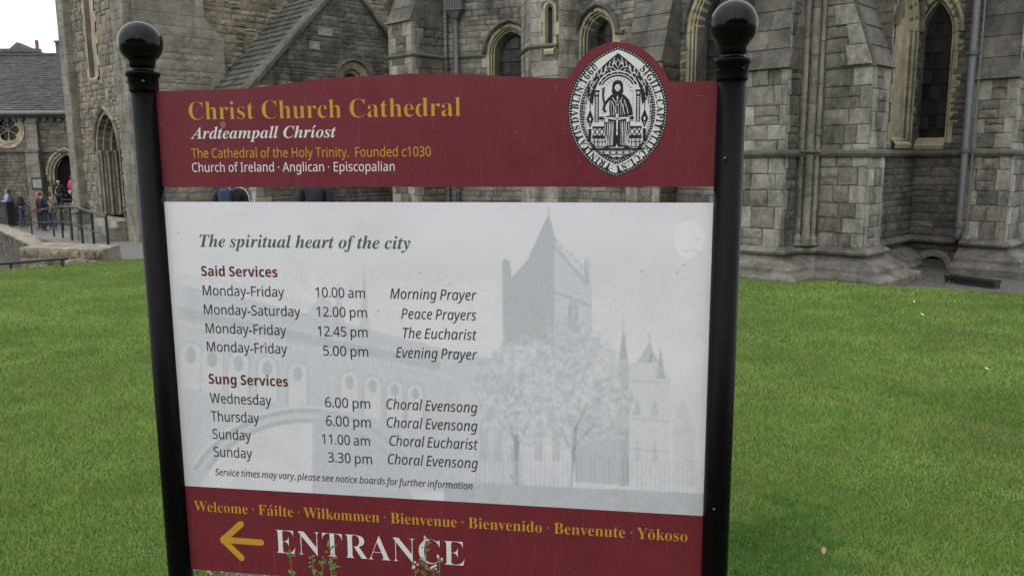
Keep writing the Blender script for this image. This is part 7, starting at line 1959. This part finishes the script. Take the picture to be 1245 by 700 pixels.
# ------------------------------------------------------------------ people
skin_m = plain("skin", (.42, .24, .17), .55, var=.05, vs=30)
def cloth(name, c): return plain(name, c, .85, var=.18, vs=25, bd=.004)
def skinned(name, verts, edges, rad, mat, parent, lvl=1, root=0):
    me = bpy.data.meshes.new(name); me.from_pydata([tuple(v) for v in verts], edges, [])
    o = bpy.data.objects.new(name, me); COL.objects.link(o)
    o.modifiers.new("skin", 'SKIN'); sub = o.modifiers.new("sub", 'SUBSURF'); sub.levels = sub.render_levels = lvl
    for i, r in enumerate(rad):
        sv_ = me.skin_vertices[0].data[i]; sv_.radius = r if isinstance(r, tuple) else (r, r); sv_.use_root = (i == root)
    dg = bpy.context.evaluated_depsgraph_get()
    m2 = bpy.data.meshes.new_from_object(o.evaluated_get(dg)); m2.name = name
    bpy.data.objects.remove(o); bpy.data.meshes.remove(me)
    m2.materials.clear(); m2.materials.append(mat)
    m2.polygons.foreach_set("use_smooth", [True] * len(m2.polygons))
    return link(bpy.data.objects.new(name, m2), parent)
def person(x, y, z, h, face_ang, label, top_c, leg_c, hair_c, shoe_c=(.02, .02, .02), pose='stand', long_hair=False, female=False, group=None, coat_len=0.0):
    """figure 1 unit tall scaled to h, facing direction face_ang (0 = away from the camera +Y)"""
    root = empty("person", (x, y, z), label, "person", group)
    Rm = Matrix.Rotation(face_ang, 3, 'Z')
    T_ = lambda v: Rm @ Vector(v) * h + Vector((x, y, z))
    step = {'stand': .015, 'walk': .09, 'lean': .04}[pose]
    k = .92 if female else 1.0
    sh = .115 * k
    J_ = dict(pelvis=(0, 0, .52), waist=(0, 0, .60), chest=(0, .005, .72), neck=(0, 0, .825), jaw=(0, .008, .868), head=(0, .004, .905), crown=(0, -.002, .958),
              ls=(-sh, 0, .795), rs=(sh, 0, .795), hipl=(-.055, 0, .49), hipr=(.055, 0, .49), kl=(-.062, step * .8, .275), kr=(.062, -step * .3, .275), al=(-.065, step, .045), ar=(.065, -step, .045),
              tl=(-.07, step + .075, .016), tr=(.07, -step + .075, .016))
    if pose == 'lean':
        arms = dict(le=(-.165, .03, .64), lw=(-.10, .14, .60), re=(.165, .03, .64), rw=(.09, .15, .62))
    elif pose == 'walk':
        arms = dict(le=(-.15, -.035, .64), lw=(-.16, .03, .50), re=(.15, .03, .64), rw=(.155, .09, .52))
    else:
        arms = dict(le=(-.152, -.01, .635), lw=(-.15, .035, .49), re=(.152, -.01, .635), rw=(.13, .10, .56))
    J_.update(arms)
    for s_, w_ in (('l', 'lw'), ('r', 'rw')):
        wv = Vector(J_[w_]); ev = Vector(J_['le' if s_ == 'l' else 're']); d_ = (wv - ev).normalized(); J_[s_ + 'p'] = tuple(wv + d_ * .045)
        sx_ = 1 if s_ == 'l' else -1
        side = Vector((0, 1, 0)); side = (side - d_ * side.dot(d_)).normalized()
        for i in range(4): J_[s_ + 'f%d' % i] = tuple(wv + d_ * (.085 - .006 * abs(i - 1.3)) + side * (.018 - .012 * i) + Vector((sx_ * .008, 0, 0)))
        J_[s_ + 't'] = tuple(wv + d_ * .05 + side * .032)
    E = [('pelvis', 'waist'), ('waist', 'chest'), ('chest', 'neck'), ('neck', 'jaw'), ('jaw', 'head'), ('head', 'crown'), ('chest', 'ls'), ('chest', 'rs'), ('ls', 'le'), ('le', 'lw'), ('lw', 'lp'), ('rs', 're'), ('re', 'rw'), ('rw', 'rp'),
         ('pelvis', 'hipl'), ('pelvis', 'hipr'), ('hipl', 'kl'), ('kl', 'al'), ('al', 'tl'), ('hipr', 'kr'), ('kr', 'ar'), ('ar', 'tr')]
    for s_ in 'lr':
        for i in range(4): E.append((s_ + 'p', s_ + 'f%d' % i))
        E.append((s_ + 'w', s_ + 't'))
    Rr = dict(pelvis=(.085, .06), waist=(.072, .052), chest=(.088, .058), neck=.030, jaw=(.036, .040), head=(.046, .054), crown=(.030, .036), ls=.038, rs=.038, le=.024, re=.024, lw=.016, rw=.016, lp=(.018, .010), rp=(.018, .010),
              hipl=.052, hipr=.052, kl=.032, kr=.032, al=.022, ar=.022, tl=.018, tr=.018)
    names = list(J_.keys()); names = ['pelvis'] + [n_ for n_ in names if n_ != 'pelvis']; idx_ = {n_: i for i, n_ in enumerate(names)}
    rad = []
    for n_ in names:
        r = Rr.get(n_, .0055 if 'f' in n_ else .006); r = r if isinstance(r, tuple) else (r, r); rad.append((r[0] * h * .93, r[1] * h * .93))
    body = skinned("body", [T_(J_[n_]) for n_ in names], [(idx_[a], idx_[b_]) for a, b_ in E], rad, skin_m, root)
    def garment(nm, ns, es, rr_, mat):
        ix = {n_: i for i, n_ in enumerate(ns)}
        return skinned(nm, [T_(J_[n_] if isinstance(n_, str) else n_) for n_ in ns], [(ix[a], ix[b_]) for a, b_ in es], [tuple(q * h for q in (r if isinstance(r, tuple) else (r, r))) for r in rr_], mat, root)
    hem = (0, 0, .50 - coat_len)
    J_['hem'] = hem; J_['lcuff'] = tuple(Vector(J_['le']).lerp(Vector(J_['lw']), .96)); J_['rcuff'] = tuple(Vector(J_['re']).lerp(Vector(J_['rw']), .96)); J_['collar'] = (0, -.004, .83)
    garment("jacket", ['hem', 'waist', 'chest', 'collar', 'ls', 'rs', 'le', 're', 'lcuff', 'rcuff'], [('hem', 'waist'), ('waist', 'chest'), ('chest', 'collar'), ('chest', 'ls'), ('chest', 'rs'), ('ls', 'le'), ('rs', 're'), ('le', 'lcuff'), ('re', 'rcuff')],
            [(.098 * k, .074), (.088 * k, .068), (.098 * k, .072), .043, .050, .050, .036, .036, .027, .027], cloth("jacket_cloth", top_c))
    J_['lhem'] = tuple(Vector(J_['al']) + Vector((0, 0, .0))); J_['rhem'] = tuple(Vector(J_['ar']))
    garment("trousers", ['pelvis', 'hipl', 'hipr', 'kl', 'kr', 'lhem', 'rhem'], [('pelvis', 'hipl'), ('pelvis', 'hipr'), ('hipl', 'kl'), ('hipr', 'kr'), ('kl', 'lhem'), ('kr', 'rhem')], [(.092, .068), .062, .062, .042, .042, .034, .034], cloth("trouser_cloth", leg_c))
    sm_ = plain("shoe_leather", shoe_c, .5)
    for a, t in (('al', 'tl'), ('ar', 'tr')):
        A_ = Vector(J_[a]); B__ = Vector(J_[t])
        skinned("shoe", [T_(A_ + Vector((0, -.02, -.02))), T_(A_ + Vector((0, .01, -.018))), T_(B__ + Vector((0, .012, .002)))], [(0, 1), (1, 2)], [.026 * h, (.028 * h, .026 * h), (.024 * h, .016 * h)], sm_, root)
    # hair as a cap over skull (and down the neck when long)
    hm = plain("hair", hair_c, .7, var=.3, vs=60)
    hv = [(0, -.016, .955), (0, -.030, .915), (0, -.030, .872)] + ([(0, -.036, .82)] if long_hair else [])
    skinned("hair", [T_(v) for v in hv], [(i, i + 1) for i in range(len(hv) - 1)], [(.046 * h, .042 * h), (.054 * h, .044 * h), (.040 * h, .026 * h)] + ([(.034 * h, .016 * h)] if long_hair else []), hm, root)
    # face
    fm = MB()
    for s_ in (-1, 1):
        fm.lathe([(.0002, -.004), (.004, -.002), (.004, .002), (.0002, .004)], (s_ * .017, .052, .912), 8)
    fm.box((0, .050, .884), (.022, .006, .004))
    fm.v = [T_(v) for v in fm.v]; fm.build("eyes_and_mouth", plain("dark_feature", (.06, .03, .03), .4), body)
    nb = MB().add([(0, .062, .895), (-.008, .050, .892), (.008, .050, .892), (0, .050, .915)], [(0, 1, 2), (0, 3, 1), (0, 2, 3)]); nb.v = [T_(v) for v in nb.v]; nb.build("nose", skin_m, body)
    for s_ in (-1, 1):
        eb = MB().lathe([(.001, -.014), (.006, -.008), (.007, .006), (.002, .014)], (s_ * .050, 0, .905), 6); eb.v = [T_(v) for v in eb.v]; eb.build("ear", skin_m, body)
    return root, T_
def pp(px, py): return gnd(px, py)
g_ = "visitors at the far end of the ramp"
Q = gnd(4, 274); person(Q.x, Q.y + .5, Q.z, 1.70, 2.2, "person in a pale blue shirt at the far left edge behind the bin", (.30, .42, .58), (.06, .07, .10), (.12, .08, .05), pose='lean', group=g_)
Q = gnd(28, 276); person(Q.x, Q.y, Q.z, 1.62, -1.2, "light haired person in dark navy top and blue jeans leaning on the railing", (.022, .024, .035), (.05, .075, .13), (.30, .19, .10), pose='lean', group=g_, female=True, long_hair=True)
Q = gnd(45, 279); person(Q.x, Q.y + .3, Q.z, 1.62, 1.8, "person in a red jacket and dark trousers by the railing", (.42, .03, .045), (.02, .022, .03), (.16, .09, .06), pose='stand', group=g_, female=True)
Q = gnd(54, 281); person(Q.x, Q.y, Q.z, 1.68, -.4, "person in a black jacket and dark trousers beside the red jacket", (.018, .02, .028), (.022, .026, .045), (.07, .045, .03), pose='stand', group=g_)
Q = gnd(65, 279); person(Q.x, Q.y, Q.z, 1.45, -2.6, "smaller person in a grey green top at the right end of the railing group", (.10, .12, .10), (.05, .07, .12), (.20, .13, .08), pose='walk', group=g_, female=True)
P5 = at_depth(74, 257, 35.5); person(P5.x, P5.y, P5.z, 1.22 * 1.0 + .2, .3, "blond person in black clothes standing in the hall doorway", (.015, .015, .018), (.02, .02, .025), (.55, .42, .25), shoe_c=(.6, .6, .6), pose='walk', group=g_, female=True)
P6 = at_depth(90.5, 254, 35); person(P6.x, P6.y, P6.z, 1.5, -.6, "person in bright pink at the doorway, half hidden by the tower corner", (.55, .05, .10), (.30, .28, .25), (.10, .06, .04), pose='walk', group=g_, female=True)
# two visitors close behind the board, of whom the shoulders show in the gap
Yb = 12.0
def behind(px, label, top_c, h, ang):
    p_ = at_depth(px, 236, Yb); return person(p_.x, p_.y, HZ(p_.x, p_.y), h, ang, label, top_c, (.03, .035, .06), (.05, .035, .02), group="visitors behind the notice board")
r1_, T1_ = behind(281, "person in a black jacket with a blue backpack behind the left of the board", (.010, .010, .013), 1.68, .15)
r2_, T2_ = behind(384, "person in a plain dark navy jacket behind the board, right of the backpack", (.012, .014, .024), 1.68, -.2)
bp = empty("backpack", T1_((-.02, -.13, .66)), "blue backpack on the black jacket seen in the gap of the board", "backpack")
bm = cloth("backpack_nylon", (.03, .055, .115))
prof_ = [(-.085, -.11), (.085, -.11), (.095, 0), (.085, .10), (.05, .145), (-.05, .145), (-.085, .10), (-.095, 0)]
vs = [T1_((-.035 + x * .55, -.075, .69 + z)) for x, z in prof_] + [T1_((-.035 + x * .55, -.14, .69 + z)) for x, z in prof_] + [T1_((-.035 + x * .4, -.16, .69 + z * .8)) for x, z in prof_]
part("bag_body", vs, [(k, (k + 1) % 8, 8 + (k + 1) % 8, 8 + k) for k in range(8)] + [(8 + k, 8 + (k + 1) % 8, 16 + (k + 1) % 8, 16 + k) for k in range(8)] + [tuple(range(16, 24)), tuple(reversed(range(8)))], bm, bp)
for s_ in (-1, 1): MB().tube([T1_((-.025 + s_ * .045, -.08, .825)), T1_((s_ * .062, -.02, .862)), T1_((s_ * .068, .05, .84)), T1_((s_ * .07, .085, .76))], .018, 6).build("strap", bm, bp)
MB().tube([T1_((.075, -.062, .838)), T1_((.125, -.05, .818)), T1_((.155, -.045, .765)), T1_((.165, -.04, .70))], .007, 6).build("white_piping", plain("piping", (.75, .75, .75), .6), bp)

# ------------------------------------------------------------------ unseen terrace and trees, added behind the viewer for the black paint to mirror
st_ = empty("added_terrace", (0, -31, 0), "dark brick terrace added out of view behind the viewer to be mirrored in the posts", "building")
db = stone_mat("added_terrace_brick", [(.10, .06, .05), (.13, .08, .065)], soot=.4, gs=4)
MB().box((0, -34, 4.5), (90, 6, 9.4)).build("wall", db, st_)
MB().add([(-45.5, -30.6, 9.15), (45.5, -30.6, 9.15), (45.5, -34, 11.5), (-45.5, -34, 11.5), (-45.5, -37.4, 9.15), (45.5, -37.4, 9.15)], [(0, 1, 2, 3), (3, 2, 5, 4), (0, 3, 4), (1, 5, 2)]).build("roof", M['slate_far'], st_)
wm1 = None
for i in range(18):
    for j in range(3):
        if wm1 is None:
            f_ = MB().box((0, 0, 0), (1.1, .1, 1.9)).build("window", M['came'], st_); MB().box((0, .03, 0), (.95, .1, 1.75)).build("pane", M['glass'], f_); wm1 = f_; pn = f_.children[0]; c_ = f_
        else:
            c_ = wm1.copy(); COL.objects.link(c_); q_ = pn.copy(); COL.objects.link(q_); q_.parent = c_
        c_.location = (-38 + i * 4.4, -30.97, 1.9 + j * 2.9)

bark = plain("bark", (.06, .05, .04), .9, var=.3, vs=20, bd=.02)
leafm = plain("tree_leaf", (.035, .07, .02), .6, var=.3, vs=3)
def tree(x, y, h, r, seed, label):  # out-of-view tree, added only as something for the finials to mirror
    q = random.Random(seed); g = np.random.default_rng(seed)
    o = empty("tree", (x, y, 0), label, "tree", "unseen trees added behind the viewer for reflections")
    tr = MB().tube([(x, y, -.1), (x + .1, y, h * .25), (x - .1, y + .1, h * .55), (x, y, h * .85)], [.28, .22, .14, .04], 10)
    tips = []
    for i in range(9):
        z = h * (.3 + .055 * i); a = i * 2.4 + q.uniform(-.3, .3); l = r * q.uniform(.6, .95)
        e = Vector((x + math.cos(a) * l, y + math.sin(a) * l, z + l * .6)); tips.append(e)
        tr.tube([(x, y, z), (x + math.cos(a) * l * .5, y + math.sin(a) * l * .5, z + l * .2), tuple(e)], [.09, .06, .02], 6)
    tr.build("trunk", bark, o, True)
    cs = tips + [Vector((x, y, h * .85)), Vector((x + r * .3, y, h * .95))]
    n = 5200; c = np.array([tuple(v) for v in cs])[g.integers(0, len(cs), n)] + g.normal(0, r * .22, (n, 3))
    s1 = g.normal(0, 1, (n, 3)); s1 /= np.linalg.norm(s1, axis=1)[:, None]; s2 = g.normal(0, 1, (n, 3)); s2 -= (s2 * s1).sum(1)[:, None] * s1; s2 /= np.linalg.norm(s2, axis=1)[:, None]
    V = np.stack([c - s1 * .16, c + s2 * .09, c + s1 * .16, c - s2 * .09], 1).reshape(-1, 3)
    part("crown", V.tolist(), [(4 * i, 4 * i + 1, 4 * i + 2, 4 * i + 3) for i in range(n)], leafm, o)
tree(-13, -21, 11, 3.6, 1, "broad dark tree added behind the viewer, farthest left as seen mirrored in the posts")
tree(-4.5, -23, 12.5, 4.0, 2, "tallest dark tree added behind the viewer, mirrored in the ball finials")
tree(5, -20, 10, 3.3, 3, "smaller rounded tree added behind the viewer on the right hand side")
tree(15, -24, 12, 4.0, 4, "wide dark tree added behind the viewer, farthest right")
